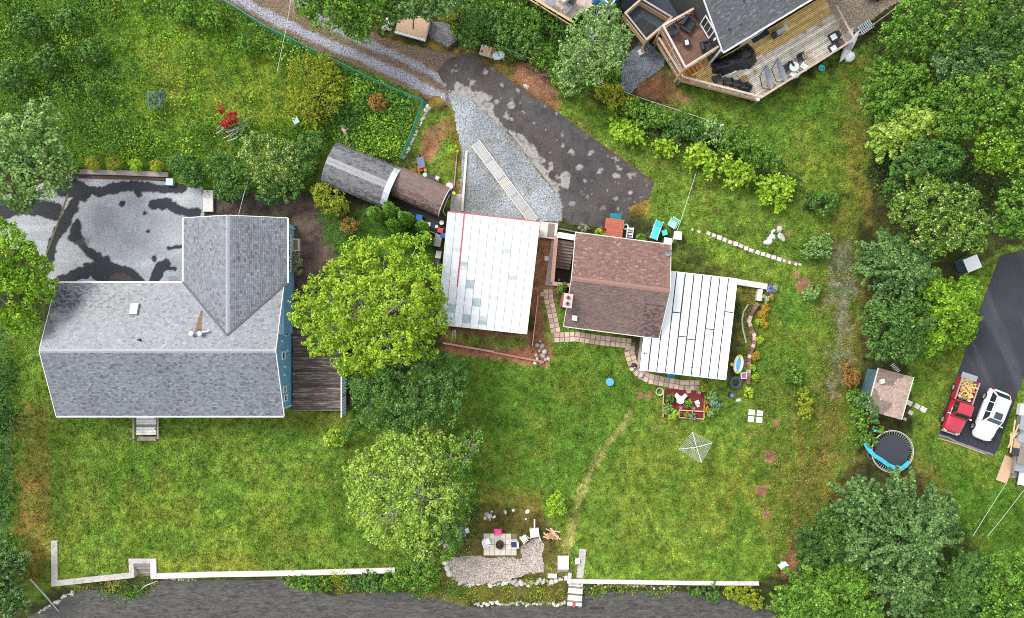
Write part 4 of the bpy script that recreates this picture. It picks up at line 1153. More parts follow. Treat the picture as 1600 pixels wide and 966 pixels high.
# --- the large trees
plant('maple_tree', 'large bright yellow-green maple between the dark deck and the garage', 'tree',
      [(600, 408, 44, 6), (640, 405, 42, 5.6), (575, 402, 34, 5.4), (540, 432, 36, 5.6), (510, 465, 40, 5.4), (482, 492, 28, 4.6), (560, 480, 58, 7.6), (618, 470, 58, 7.8), (660, 450, 38, 6), (672, 500, 32, 5), (520, 520, 38, 5.6), (560, 545, 40, 6.4), (608, 535, 48, 7.4), (648, 535, 36, 5.6), (545, 572, 20, 4.6), (500, 540, 22, 4.6), (585, 570, 28, 5)],
      'maple', leaf=.2, k=1.9, accent=.08, twigs=.05, trunk_px=(600, 500), bark=M_barkpale, per=26, bump=.42, trunk_r=.16, twig_r=.02)
plant('oak_tree', 'dark green round tree tucked below the bright maple', 'tree',
      [(640, 600, 58, 5.2), (600, 625, 48, 4.6), (690, 625, 46, 4.4), (645, 640, 44, 4.4), (700, 590, 36, 4.2), (575, 600, 34, 4.2)], 'dark', leaf=.17, k=2.0, twigs=.06, trunk_px=(650, 605))
plant('birch_tree', 'loose light green tree with pale bare twigs standing in the middle lawn', 'tree',
      [(640, 715, 56, 5), (588, 740, 50, 4.6), (608, 800, 56, 4.8), (662, 780, 58, 5.4), (570, 785, 36, 4), (620, 690, 38, 4.2), (650, 835, 40, 4), (690, 705, 34, 4), (555, 740, 24, 3.8), (590, 830, 24, 3.6), (700, 760, 26, 4)], 'spring', leaf=.19, k=1.5, bark=M_barkpale, twigs=.2, trunk_px=(650, 770), per=22, bump=.3, twig_r=.016, trunk_r=.09)
plant('alder_tree', 'dark sparse tree with white bare twigs right beside the loose light green tree', 'tree',
      [(705, 720, 42, 4), (715, 770, 38, 3.6), (700, 810, 40, 3.4), (735, 690, 26, 3.2), (690, 850, 34, 3), (665, 870, 34, 2.6)], 'mid', leaf=.17, k=1.3, bark=M_barkpale, twigs=.28, per=20, twig_r=.016, trunk_r=.07)
plant('maple_tree', 'bright green tree overhanging the west end of the grey roof at the left edge', 'tree',
      [(20, 400, 42, 6), (45, 425, 40, 5.5), (62, 450, 30, 5), (15, 470, 44, 6), (35, 500, 30, 5), (-25, 430, 50, 6), (5, 370, 30, 5)], 'fresh', leaf=.19, k=2.0, twigs=.05, trunk_px=(10, 440))
plant('poplar_tree', 'pale sage-green tree at the left edge above the stained patio', 'tree',
      [(30, 220, 44, 6.5), (75, 235, 36, 6), (60, 280, 36, 5.8), (15, 285, 44, 6), (92, 265, 26, 5.2), (-25, 250, 45, 6), (65, 185, 30, 5.5), (35, 315, 22, 4.5), (100, 285, 14, 4)], 'sage', leaf=.24, k=1.9, twigs=.06)
plant('spruce_tree', 'dark tree with feathery tips in the bottom left corner', 'tree',
      [(8, 880, 42, 2.2), (15, 935, 38, 2), (-20, 900, 45, 2.4)], 'dusty', leaf=.17, k=2.0, style='bough', twigs=.05)
plant('spruce_tree', 'dark evergreen by the green wire fence at the left edge below the bright tree', 'tree',
      [(5, 590, 26, 3.5), (-10, 640, 34, 3.5), (10, 660, 22, 3), (-5, 720, 32, 3.4), (8, 770, 24, 2.8)], 'conif', leaf=.17, k=2.0, style='spray', twigs=.05)
plant('poplar_tree', 'green tree overhanging the gravel lane at the top edge', 'tree',
      [(520, 5, 46, 5.5), (565, 25, 38, 5), (500, -10, 36, 5), (540, -20, 40, 5.5), (590, 5, 32, 4.5), (560, 42, 20, 4.2), (485, 12, 18, 4.2)], 'mid', leaf=.2, k=2.2, twigs=.05, style='spray')
plant('poplar_tree', 'grey-green tree over the plywood box at the top edge', 'tree',
      [(640, 0, 34, 4.6), (670, 8, 28, 4.2), (620, 12, 22, 3.8), (700, -5, 34, 4.4)], 'dusty', leaf=.2, k=2.0, twigs=.08)
plant('birch_tree', 'open birch with white limbs between the two neighbouring decks', 'tree',
      [(925, 50, 40, 5.2), (900, 85, 32, 4.6), (950, 85, 34, 4.8), (925, 110, 28, 4.2), (965, 60, 24, 4.5), (885, 110, 20, 3.6), (945, 30, 28, 4.6), (890, 130, 22, 3.2)], 'sage', leaf=.18, k=1.5, bark=M_barkpale, twigs=.16, per=22, trunk_px=(910, 95), twig_r=.02, accent=.12, trunk_r=.10)
# forest, upper right
for lab, lob, pal, sty in (
    ('leafy green tree left of the forest edge beside the white kayaks', [(1425, 35, 40, 6.5), (1455, 20, 36, 6.5), (1400, 55, 26, 5.5), (1440, 62, 30, 6)], 'mid', 'clump'),
    ('broad green tree at the very top of the forest', [(1505, 15, 46, 8), (1540, -5, 40, 8), (1490, 50, 34, 7)], 'mid', 'clump'),
    ('green tree in the upper right corner of the forest', [(1580, 25, 44, 8), (1600, 60, 36, 7.5), (1555, 55, 30, 7)], 'dark', 'clump'),
    ('brownish green tree in the middle of the upper forest', [(1510, 85, 40, 6.5), (1545, 100, 34, 6.2), (1480, 100, 28, 6)], 'dusty', 'clump'),
    ('spreading fine-leaved tree on the west edge of the forest', [(1410, 128, 62, 3.4), (1382, 160, 44, 2.6), (1440, 160, 52, 3.6)], 'mid', 'bough'),
    ('yellowish fine-leaved tree low on the west edge of the forest', [(1425, 198, 58, 3.2), (1392, 215, 42, 2.4), (1458, 178, 42, 3.2)], 'spring', 'bough'),
    ('rounded green tree in the middle right of the forest', [(1510, 150, 42, 7), (1545, 165, 36, 6.8), (1500, 190, 34, 6.4)], 'mid', 'clump'),
    ('tall green tree against the right edge of the photo in the forest', [(1590, 130, 44, 7.5), (1575, 180, 40, 7), (1610, 200, 40, 7)], 'mid', 'clump'),
    ('bright-tipped green tree at the lower right of the forest', [(1550, 225, 36, 6), (1580, 240, 30, 5.6), (1545, 252, 22, 5)], 'fresh', 'clump'),
    ('dark green tree at the south-west end of the forest', [(1440, 250, 36, 4.6), (1475, 245, 34, 5), (1410, 262, 22, 3.6), (1395, 290, 16, 2.8)], 'dark', 'clump'),
    ('pale green tree hanging over the head of the right driveway', [(1585, 320, 34, 5.5), (1600, 350, 32, 5), (1570, 350, 20, 4.4), (1605, 295, 30, 5.5)], 'mid', 'clump'),
    ('cream-flowering tree above the group beside the right driveway', [(1450, 320, 46, 5.2), (1490, 315, 38, 5), (1505, 350, 38, 5), (1460, 360, 44, 5.4), (1520, 375, 24, 4.4), (1410, 325, 28, 4.4), (1440, 290, 28, 4.6)], 'flower', 'clump'),
    ('grey-green ash tree left of the lime tree by the right driveway', [(1405, 428, 76, 3.0), (1380, 405, 50, 2.6)], 'dusty', 'bough'),
    ('lime-green fan-leaved tree reaching over the right driveway', [(1465, 482, 66, 2.9), (1502, 462, 36, 2.8), (1452, 528, 36, 2.4), (1496, 505, 40, 2.4), (1440, 450, 44, 3)], 'fresh', 'bough'),
    ('deep green tree above the little garden shed', [(1390, 510, 38, 4.4), (1420, 500, 36, 4.6), (1365, 500, 26, 3.4), (1410, 540, 32, 4), (1375, 545, 24, 3.2)], 'dark', 'clump'),
    ('large dusty green tree in the lower right with drooping feathery boughs', [(1398, 832, 116, 3.4), (1345, 785, 56, 2.6), (1452, 805, 56, 3.2), (1400, 905, 76, 3.4), (1330, 850, 50, 2.8)], 'dusty', 'bough'),
    ('mid green tree at the bottom edge left of the large dusty one', [(1270, 925, 64, 2.8), (1322, 905, 52, 3), (1238, 952, 44, 2.4), (1335, 955, 56, 3)], 'mid', 'bough'),
    ('dark bushy tree on the left flank of the large dusty one', [(1288, 846, 52, 2.2), (1268, 870, 36, 1.8), (1300, 815, 34, 2)], 'conif', 'bough'),
    ('dark green tree at the bottom edge right of the large dusty one', [(1492, 920, 60, 3), (1522, 892, 42, 2.6), (1480, 958, 52, 3), (1540, 945, 46, 2.8)], 'dark', 'bough'),
    ('yellow-green tree in the bottom right corner', [(1570, 900, 42, 5), (1595, 930, 40, 5), (1560, 945, 36, 4.8), (1600, 880, 26, 4.2)], 'mid', 'clump'),
):
    fl = pal == 'flower'
    plant('forest_tree', lab, 'tree', lob, pal, leaf=.17 if sty == 'spray' else .19, k=1.8, style=sty, twigs=.05, accent=.15 if fl else .06, group='trees of the right-hand woods', bark=M_barkdark)

# --- shrubs
def shrub(label, lobes, pal, leaf=.16, k=1.9, name='shrub', cat='shrub', **kw):
    kw.setdefault('crown', 'foliage'); kw.setdefault('twigs', .08); kw.setdefault('low', -.5)
    return plant(name, label, cat, lobes, pal, leaf=leaf, k=k, **kw)
shrub('golden-green feathery shrub inside the green wire fence beside the lane', [(480, 120, 30, 1.8), (500, 150, 32, 2), (470, 165, 26, 1.6), (505, 105, 20, 1.4), (520, 125, 18, 1.3), (490, 185, 20, 1.2)], 'gold', .15, 2.0, style='spray')
shrub('round golden shrub beside the grey arched shed', [(515, 310, 26, 1.2), (530, 322, 16, 1), (500, 300, 15, 1)], 'gold', .14, 2.2)
shrub('small rust-tinted shrub among the brambles inside the fence', [(591, 161, 14, 1.0), (588, 155, 9, .9)], 'rust', .14, 2.2)
shrub('dark green bush left of the cream-flowered bush above the blue house', [(345, 260, 26, 2), (370, 280, 30, 2.2), (355, 295, 22, 1.5)], 'dark', .16, 2.2)
shrub('cream-flowered bush above the blue house', [(405, 235, 34, 2.4), (440, 250, 34, 2.4), (420, 270, 32, 2.2), (455, 275, 22, 1.8)], 'flower', .15, 2.0, accent=.25)
shrub('dark bush right of the cream-flowered bush', [(470, 250, 30, 2.0), (485, 225, 24, 1.8), (450, 292, 26, 1.6), (420, 298, 24, 1.4)], 'dark', .16, 2.1)
shrub('round dark bush at the end of the patio planter', [(290, 262, 24, 1.5), (305, 278, 18, 1.2), (272, 258, 12, 1)], 'dark', .14, 2.2)
shrub('grey-green round bush alone in the wild meadow', [(243, 156, 15, 1.2), (250, 150, 10, 1)], 'blue', .13, 2.2)
shrub('scarlet-leaved sapling in the wild meadow', [(363, 186, 11, 1.2), (352, 194, 7, 1), (345, 172, 6, .8)], 'red', .15, 2.0)
shrub('rust-brown bush beside the cedars', [(547, 352, 14, .8)], 'rust', .13, 1.5)
for i, (x, y) in enumerate(((144, 256), (177, 256), (211, 258), (244, 259))):
    shrub('%s clipped yellow-green shrub of the four along the patio planter' % ('first', 'second', 'third', 'fourth')[i], [(x, y, 10.5, .75), (x + 2, y + 1, 8, .85)], 'gold' if i != 2 else 'lime', .10, 2.6, accent=.1, group='clipped shrubs along the patio', bump=.08)
shrub('green leafy shrub left of the clipped yellow ones', [(108, 258, 14, .9), (118, 262, 9, .7)], 'mid', .14, 2.0)
for i, (x, y, r) in enumerate(((40, 40, 26), (105, 30, 22), (70, 95, 26), (140, 80, 20), (20, 120, 26), (150, 140, 14), (330, 30, 22), (290, 20, 18), (380, 70, 16))):
    shrub(('broad dark bush nearest the top left corner', 'dark bush at the top edge of the wild meadow', 'dark bush in the upper left meadow below the corner one', 'dark bush on the right of the upper left thicket', 'dark bush at the left edge above the sage-green tree', 'small dark bush at the lower right of the thicket', 'small bush inside the bend of the green fence', 'small bush at the top edge left of the fence', 'small bush along the green fence by the lane')[i],
          [(x, y, r * .7, 1.6), (x + r * .5, y + r * .3, r * .55, 1.3), (x - r * .5, y + r * .2, r * .5, 1.2), (x + r * .1, y - r * .5, r * .5, 1.2)], 'dark' if i < 6 else 'mid', .18, 1.5, group='bushes of the wild meadow')
# cedars next to the platform
for i, (bx, by, l) in enumerate(((598, 343, 'tallest cedar, at the west end of the row by the platform'), (619, 335, 'second cedar in the row by the platform, close to the grey arched shed'),
                                (625, 358, 'cedar standing in front of the second one, nearest the maple'), (640, 347, 'middle cedar in the row by the platform'), (663, 358, 'small cedar near the east end of the platform'), (670, 375, 'smallest cedar, at the east end next to the garage'))):
    hh = (6.4, 5.8, 5.6, 5.2, 3.8, 3.2)[i]; rs = (11.5, 11, 11, 11, 10, 9)[i]
    lob = [(bx, by, rs * f_, hh * z_) for z_, f_ in ((.12, .95), (.26, 1.02), (.4, 1), (.54, .94), (.68, .82), (.8, .66), (.9, .45))]
    plant('cedar_shrub', l, 'shrub', lob, 'mid', leaf=.11, k=2.6, crown='foliage', low=-.9, flat=1.1, bump=.06, twigs=0, accent=.03, upright=True, group='cedars by the platform')
# hedge on the upper right, big-leaved lime plants
for lab, lob in (('big-leaved lime plant nearest the driveway corner in the rope-fenced bed', [(975, 203, 16, 1.2), (990, 212, 15, 1.1), (963, 197, 9, .9), (995, 196, 9, 1)]),
                 ('smaller lime plant second along the rope-fenced bed', [(1037, 227, 12, 1), (1045, 232, 11, 1), (1030, 232, 8, .8)]),
                 ('spreading lime plant with long leaves in the middle of the bed', [(1090, 240, 16, 1.2), (1105, 252, 16, 1.2), (1110, 270, 10, .9), (1080, 255, 9, .8)]),
                 ('largest lime plant, right of the middle of the bed', [(1140, 262, 16, 1.3), (1160, 268, 17, 1.3), (1148, 282, 13, 1), (1170, 280, 10, 1)]),
                 ('lime plant at the far right end of the bed', [(1205, 285, 17, 1.3), (1220, 300, 16, 1.2), (1200, 305, 14, 1.1), (1232, 290, 10, 1), (1215, 322, 9, .8)])):
    shrub(lab, lob, 'lime', .32, 1.5, name='broadleaf_plant', cat='plant', group='lime-leaved plants of the rope-fenced bed', bump=.45, per=16, style='spray')
for lab, lob, pal in (('dark bush behind the first lime plant', [(1010, 180, 22, 1.6), (990, 170, 16, 1.3), (1030, 185, 18, 1.5)], 'mid'),
                      ('dark bush in the middle of the rope-fenced bed', [(1065, 195, 22, 1.5), (1085, 205, 18, 1.3), (1050, 210, 15, 1.1)], 'dark'),
                      ('bush beside the white post of the rope fence', [(1110, 200, 18, 1.3), (1125, 215, 16, 1.2)], 'sage'),
                      ('leafy bush right of the white post', [(1150, 215, 22, 1.5), (1170, 230, 20, 1.4), (1135, 235, 14, 1.1)], 'mid'),
                      ('green bush close to the largest lime plant', [(1195, 242, 20, 1.4), (1210, 255, 16, 1.2), (1180, 250, 14, 1)], 'mid'),
                      ('loose shrub at the end of the bed near the far grass', [(1285, 318, 20, 1.0), (1270, 308, 13, .8), (1300, 310, 10, .8)], 'dark'),
                      ('airy silver-green shrub by the stepping stones', [(1275, 385, 18, 1.0), (1288, 378, 13, .9), (1262, 395, 11, .7), (1290, 395, 10, .7)], 'sage'),
                      ('bush under the birch at the driveway edge', [(880, 125, 18, 1.4), (905, 135, 18, 1.2), (870, 110, 14, 1.2)], 'mid'),
                      ('bramble bush at the foot of the neighbouring gravel', [(960, 150, 20, 1.2), (945, 145, 16, 1), (985, 165, 16, 1.1)], 'gold')):
    shrub(lab, lob, pal, .17, 1.7, group='bushes of the rope-fenced bed')
for lab, lob, pal in (('young bright sapling beside the log pile', [(868, 785, 13, 1.5), (875, 795, 11, 1.2), (862, 797, 10, 1.1), (870, 775, 7, 1.2)], 'lime'),
                      ('lone young sapling on the left lawn', [(520, 682, 13, 1.2), (530, 690, 10, 1), (512, 690, 6, .8), (522, 672, 6, 1)], 'lime'),
                      ('wispy dark sapling near the loose light green tree', [(555, 665, 12, 1.5), (565, 655, 9, 1.5), (545, 678, 9, 1.2)], 'dark'),
                      ('yellow-green bush left of the garden shed', [(1340, 640, 16, 1.3), (1345, 660, 14, 1.2), (1335, 620, 13, 1.2), (1350, 680, 11, 1), (1340, 690, 9, .8)], 'mid'),
                      ('fine-leaved bush in front of the garden shed wall', [(1362, 640, 12, 2.2), (1350, 625, 14, 2), (1368, 655, 9, 1.6)], 'dusty'),
                      ('low bush at the top left of the trampoline', [(1360, 690, 10, .9), (1372, 672, 8, .8)], 'mid'),
                      ('yellow-leaved bush on the right track', [(1257, 630, 12, .9), (1258, 645, 11, .8), (1255, 612, 9, .7)], 'gold'),
                      ('small flowering bush right of the curved block wall', [(1238, 578, 14, .8), (1245, 590, 11, .7), (1230, 590, 10, .7)], 'flower'),
                      ('tiny lime bush near the pair of drums', [(1170, 614, 8, .6)], 'lime'),
                      ('bush growing out of the red mulch ring below the stepping stones', [(1270, 455, 13, .6), (1262, 460, 9, .5)], 'sage'),
                      ('bush in the dark bed north of the trampoline', [(1330, 590, 16, 1.2), (1322, 575, 12, 1)], 'rust'),
                      ('little lime bush above the plywood-topped box', [(711, 45, 8, .8)], 'lime'),
                      ('little lime bush at the end of the timber edging', [(708, 234, 8, .7)], 'lime'),
                      ('bare-twigged bush below the grey-green top tree', [(735, 60, 20, 1.8), (745, 30, 24, 2), (725, 50, 14, 1.5)], 'dark'),
                      ('golden bush by the top wood edge', [(700, 22, 16, 1.5), (690, 10, 13, 1.5)], 'gold'),
                      ('leafy bush in the dark wood under the wooden deck', [(800, 55, 30, 1.6), (770, 40, 24, 1.5), (830, 75, 24, 1.5)], 'dark'),
                      ('second leafy bush in the dark wood near the rope fence', [(790, 10, 30, 1.8), (760, 0, 24, 1.8), (825, 35, 24, 1.5), (850, 90, 22, 1.3)], 'mid'),
                      ('shrub on the lake bank left of the fire place', [(640, 900, 24, .6), (615, 908, 18, .3), (665, 905, 20, .4)], 'mid'),
                      ('dense shrub hanging over the concrete wall', [(580, 905, 20, .0), (555, 908, 16, -.1), (600, 915, 14, -.2)], 'dark'),
                      ('shrub at the waterline below the left lawn', [(480, 908, 18, -.2), (460, 906, 14, -.2), (505, 912, 16, -.3)], 'mid'),
                      ('shrub on the bank at the right end of the lake wall', [(1165, 930, 18, -.1), (1145, 925, 15, -.1), (1180, 940, 14, -.1)], 'gold'),
                      ('shrub below the right-hand lake wall', [(1110, 925, 18, -.2), (1085, 922, 12, -.2)], 'dark'),
                      ('leafy shrub beside the cellar stairwell', [(877, 453, 8, .6), (881, 447, 6, .6)], 'mid')):
    shrub(lab, lob, pal, .16, 1.6, group='loose shrubs')

# --- ground cover nobody could count
def cover(name, label, poly_px, per_m2, pals, leaf, hgt, seed, clump=6, cat='plants', spread=1.4):
    rng = np.random.RandomState(seed); P = pxpoly(poly_px); lo, hi = P.min(0), P.max(0)
    area = float((hi - lo).prod()); n_ = int(area * per_m2)
    x = rng.uniform(lo[0], hi[0], n_); y = rng.uniform(lo[1], hi[1], n_)
    keep = sdist(x, y, P) + (fnoise(x, y, 1.5, seed) - .5) * 2 > 0
    keep &= rng.rand(n_) < np.clip((fnoise(x, y, 1.3, seed + 1) - .3) * 3.2, 0.05, 1)
    for E in EXCL: keep &= ~(sdist(x, y, E) > -.1)
    x, y = x[keep], y[keep]; n_ = len(x)
    pn = fnoise(x, y, 2.4, seed + 5); pick = np.clip(((pn - .3) / .4 * len(pals) + rng.normal(size=n_) * .55), 0, len(pals) - .01).astype(int)
    hh = hgt * rng.uniform(.5, 1.5, n_) * (.6 + .8 * fnoise(x, y, 1.8, seed + 8)); rr_ = leaf * rng.uniform(.7, 1.6, n_) * spread
    off = rng.normal(size=(n_, clump, 3)) * np.stack([rr_, rr_, hh * .22], 1)[:, None, :]
    zb = ground_z(x, y)
    C = np.stack([x, y, zb + hh * .75], 1)[:, None, :] + off
    C[..., 2] = np.maximum(C[..., 2], zb[:, None] + .03)
    Nn = np.array([0, 0, .9]) + rng.normal(size=(n_, clump, 3)) * .45 + off / (rr_[:, None, None] + .01) * .25
    c0 = np.array([PAL[p][0] for p in pals])[pick]; c1 = np.array([PAL[p][1] for p in pals])[pick]; c2 = np.array([PAL[p][2] for p in pals])[pick]
    t = np.clip(.45 + .25 * rng.normal(size=(n_, 1)) + .2 * rng.normal(size=(n_, clump)), 0, 1)[..., None]
    cl = c0[:, None] * (1 - t) + c1[:, None] * t
    cl = np.where(rng.rand(n_, clump, 1) < .02, c2[:, None], cl)
    L = leaf * rng.uniform(.6, 1.4, n_ * clump)
    V, F = leaf_mesh(C.reshape(-1, 3), Nn.reshape(-1, 3), L, L * .6, rng)
    o = mesh_np(name, V, F, M_leaf, cl.reshape(-1, 3)); tag(o, label, cat, kind='stuff'); return o
cover('meadow_weeds', 'rank dark weeds of the thicket in the upper left corner', [(-40, -30), (190, -30), (185, 120), (200, 250), (110, 255), (-40, 190)], 24, ('dark', 'mid', 'dark', 'weed', 'mid'), .18, .45, 11)
cover('meadow_weeds', 'light weeds in the open clearing of the wild meadow', [(180, 20), (340, 30), (460, 110), (480, 190), (330, 200), (190, 190)], 10, ('weed', 'lime', 'mid', 'lime'), .13, .16, 27, clump=5)
cover('meadow_weeds', 'tall weeds between the clearing and the patio', [(190, 180), (340, 190), (330, 290), (250, 255), (190, 250)], 24, ('dark', 'mid', 'weed', 'lime'), .17, .4, 28)
cover('meadow_weeds', 'weeds along the inner side of the green fence', [(180, -30), (335, -10), (430, 60), (520, 105), (480, 115), (400, 75), (330, 35), (180, 25)], 22, ('dark', 'mid', 'weed', 'gold'), .18, .5, 29)
cover('meadow_scrub', 'knee-high scrubby clumps dotted through the wild meadow', [(-40, -30), (340, -10), (500, 90), (480, 200), (330, 290), (250, 250), (110, 250), (-40, 180)], 1.1, ('dark', 'mid', 'dark', 'weed', 'mid', 'lime'), .19, .9, 25, clump=30, spread=2.1)
cover('meadow_scrub', 'knee-high scrub in the wood beside the lane', [(690, -30), (960, -30), (960, 60), (980, 100), (880, 110), (800, 85), (720, 60)], 2.0, ('dark', 'mid', 'dark', 'mid'), .19, 1.0, 26, clump=30, spread=2.1)
cover('bramble_patch', 'dense brambles inside the green wire fence', [(515, 95), (655, 160), (632, 245), (600, 255), (535, 225), (505, 200), (500, 130)], 42, ('dark', 'mid', 'mid', 'lime'), .2, .6, 12, clump=7)
cover('meadow_weeds', 'dark undergrowth between the wild meadow and the blue house', [(320, 190), (500, 190), (520, 230), (500, 300), (330, 305)], 22, ('dark', 'mid', 'weed'), .15, .4, 13)
cover('undergrowth', 'leafy undergrowth of the wood at the top between the lane and the decks', [(680, -30), (960, -30), (960, 60), (990, 110), (960, 150), (880, 110), (800, 85), (720, 60)], 30, ('dark', 'mid', 'weed', 'mid'), .19, .5, 14)
cover('bed_plants', 'ground cover of the rope-fenced bed', [(930, 140), (1000, 160), (1120, 195), (1200, 230), (1260, 300), (1230, 320), (1100, 260), (980, 215)], 24, ('mid', 'dark', 'weed', 'lime'), .16, .35, 15)
cover('undergrowth', 'dark undergrowth below the right-hand woods', [(1355, 60), (1640, -30), (1640, 330), (1545, 340), (1370, 300), (1350, 180)], 12, ('conif', 'dark'), .2, .5, 16)
cover('bank_weeds', 'weeds on the lake bank below the concrete walls', [(90, 918), (240, 906), (230, 945), (150, 950), (100, 930)], 25, ('mid', 'dark', 'straw'), .14, .2, 17)
cover('bank_weeds', 'weeds on the lake bank around the fire place', [(440, 900), (640, 895), (690, 880), (700, 910), (890, 905), (890, 948), (740, 950), (600, 930), (470, 925)], 26, ('mid', 'straw', 'weed', 'gold'), .14, .2, 18)
cover('bank_weeds', 'weeds on the lake bank below the right-hand wall', [(900, 915), (1190, 917), (1200, 950), (1100, 930), (920, 930)], 26, ('mid', 'gold', 'dark'), .14, .2, 19)
cover('track_weeds', 'tufts of weeds along the overgrown right-hand track', [(1190, 560), (1330, 330), (1345, 560), (1320, 760), (1240, 880), (1185, 840)], 8, ('weed', 'straw', 'mid'), .13, .15, 20, clump=5)
cover('edge_weeds', 'weeds under the trees along the left edge', [(-30, 540), (25, 560), (30, 880), (-30, 900)], 20, ('dark', 'mid'), .16, .4, 22)
cover('bed_plants', 'weeds below the loose light green tree', [(680, 800), (760, 790), (740, 860), (690, 890), (650, 880)], 22, ('mid', 'dark', 'sage'), .15, .3, 23)
cover('lake_weeds', 'pale water weeds breaking the lake surface', [(505, 935), (535, 930), (540, 966), (515, 966)], 14, ('straw', 'weed'), .12, .1, 24) if False else None

for i, (l, pl) in enumerate((('left lawn', [(90, 660), (540, 660), (600, 760), (620, 880), (245, 890), (95, 900)]), ('middle lawn', [(720, 580), (860, 580), (1000, 610), (970, 690), (880, 790), (760, 770), (740, 680)]), ('right lawn', [(1010, 640), (1180, 670), (1290, 480), (1280, 420), (1160, 420), (1190, 600), (1250, 700), (1180, 900), (900, 900), (920, 780)]),
                          ('grass by the stepping stones', [(1020, 300), (1250, 340), (1240, 430), (1070, 410)]), ('neighbouring lawns', [(1190, 180), (1330, 120), (1330, 300), (1250, 320)]), ('far right yard', [(1430, 560), (1490, 530), (1460, 690), (1600, 760), (1600, 850), (1480, 800)]))):
    cover('lawn_weeds', 'scattered clover and plantain rosettes of the ' + l, pl, 7, ('dark', 'mid', 'weed', 'straw'), .10, .05, 60 + i, clump=5)
# --- short grass
def grass(seed, n_):
    rng = np.random.RandomState(seed)
    x = rng.uniform(-46.5, 46.5, n_); y = rng.uniform(-28, 28.5, n_)
    c, d = ground_props(x, y, True)
    d = np.where(sdist(x, y, UPLAND) > .1, d, 0) * (.35 + 1.1 * fnoise(x, y, .8, 7))
    k = rng.rand(n_) < d; x, y, c = x[k], y[k], c[k]; m = len(x)
    z = ground_z(x, y); a = rng.uniform(0, 2 * np.pi, m); hgt = rng.uniform(.05, .15, m); wd = rng.uniform(.035, .075, m)
    lean = rng.uniform(.04, .17, m); b2 = rng.uniform(0, 2 * np.pi, m)
    V = np.stack([np.stack([x - np.cos(a) * wd, y - np.sin(a) * wd, z], 1), np.stack([x + np.cos(a) * wd, y + np.sin(a) * wd, z], 1),
                  np.stack([x + np.cos(b2) * lean, y + np.sin(b2) * lean, z + hgt], 1)], 1).reshape(-1, 3)
    i = np.arange(m) * 3
    f = (rng.uniform(.65, 1.5, m) * (.6 + 1.35 * vnoise(x, y, .3, 15)))[:, None] * (1 + rng.normal(size=(m, 3)) * .07)
    o = mesh_np('grass', V, np.stack([i, i + 1, i + 2], 1), M_leaf, c * f)
    tag(o, 'short green and straw-coloured grass of the lawns', 'grass', kind='stuff')
# ------------------------------------------------------------------ fences and walls
M_greenwire = mat('green_coated_wire', (.012, .16, .095), rough=.4, var=.1)
def wire_fence(label, pts, hgt=1.5):
    p0 = W(*pts[0]); t = thing('wire_fence', label, 'fence', p0, group='green wire fences')
    for a, e in zip(pts[:-1], pts[1:]):
        A_, E_2 = W(*a), W(*e); L = (E_2 - A_).length; n_ = max(1, round(L / 2.6))
        for k in range(n_): q = lerp(A_, E_2, k / n_); pbox('post', M_greenwire, t, (q.x, q.y, hgt / 2), (.08, .08, hgt), shape='cyl')
        b = MB(); b.tube([A_ + Vector((0, 0, hgt)), E_2 + Vector((0, 0, hgt))], .045, 6); b.build('top_rail', M_greenwire, t)
        b = MB()
        for k in range(8): b.tube([A_ + Vector((0, 0, .1 + k * .19)), E_2 + Vector((0, 0, .1 + k * .19))], .011, 4)
        for k in range(int(L / .3)): q = lerp(A_, E_2, k * .3 / L); b.tube([q + Vector((0, 0, .05)), q + Vector((0, 0, hgt))], .009, 4)
        o = b.build('wire_mesh', M_greenwire, t); o['kind'] = 'stuff'
    q = W(*pts[-1]); pbox('post', M_greenwire, t, (q.x, q.y, hgt / 2), (.08, .08, hgt), shape='cyl')
wire_fence('green wire fence running along the gravel lane and down to the arched sheds', [(335, -5), (425, 52), (520, 98), (600, 138), (664, 164), (648, 208), (630, 252)])
wire_fence('green wire fence along the left edge of the photo', [(16, 430), (15, 560), (16, 700), (14, 890)])

def poly_wall(b, pts, w, z0, z1):
    """mitred wall along photo points"""
    P = [W(x, y, z1) for x, y in pts]; n_ = len(P); Lf, Rt = [], []
    for i in range(n_):
        d1 = (P[i] - P[i - 1]).normalized() if i else None; d2 = (P[i + 1] - P[i]).normalized() if i < n_ - 1 else None
        if d1 is None: d1 = d2
        if d2 is None: d2 = d1
        n1 = Vector((-d1.y, d1.x, 0)); n2 = Vector((-d2.y, d2.x, 0)); m_ = (n1 + n2).normalized(); s = w / 2 / max(.35, m_.dot(n1))
        Lf.append(P[i] + m_ * s); Rt.append(P[i] - m_ * s)
    for i in range(n_ - 1):
        b.prism([Lf[i][:2], Lf[i + 1][:2], Rt[i + 1][:2], Rt[i][:2]], z0, z1)
    return b
lw_ = thing('lake_wall', 'concrete retaining wall with built-in steps below the left lawn', 'wall', W(340, 898), group='concrete lake walls')
b = MB(); poly_wall(b, [(84.5, 845), (85, 912)], .55, -1.4, .12); b.build('wall_section', M_conc, lw_)
b = MB(); poly_wall(b, [(80, 912.5), (150, 905), (206, 899)], .5, -1.4, .115); b.build('wall_section', M_conc, lw_)
b = MB(); poly_wall(b, [(206, 903), (204.5, 877), (241, 877)], .42, -1.4, .14); b.build('step_wall', M_conc, lw_)
b = MB(); poly_wall(b, [(239, 873.5), (240, 905)], .52, -1.4, .15); b.build('step_wall', M_concw, lw_)
b = MB(); poly_wall(b, [(243.5, 900.5), (330, 898), (450, 896), (617, 891.5)], .48, -1.4, .12); b.build('wall_section', M_concw, lw_)
for k in range(5):
    p = W(222, 882.5 + k * 4.6, 0); pbox('step', M_wood_grey, lw_, (p.x, p.y, .02 - k * .16), (1.45, .28, .12))
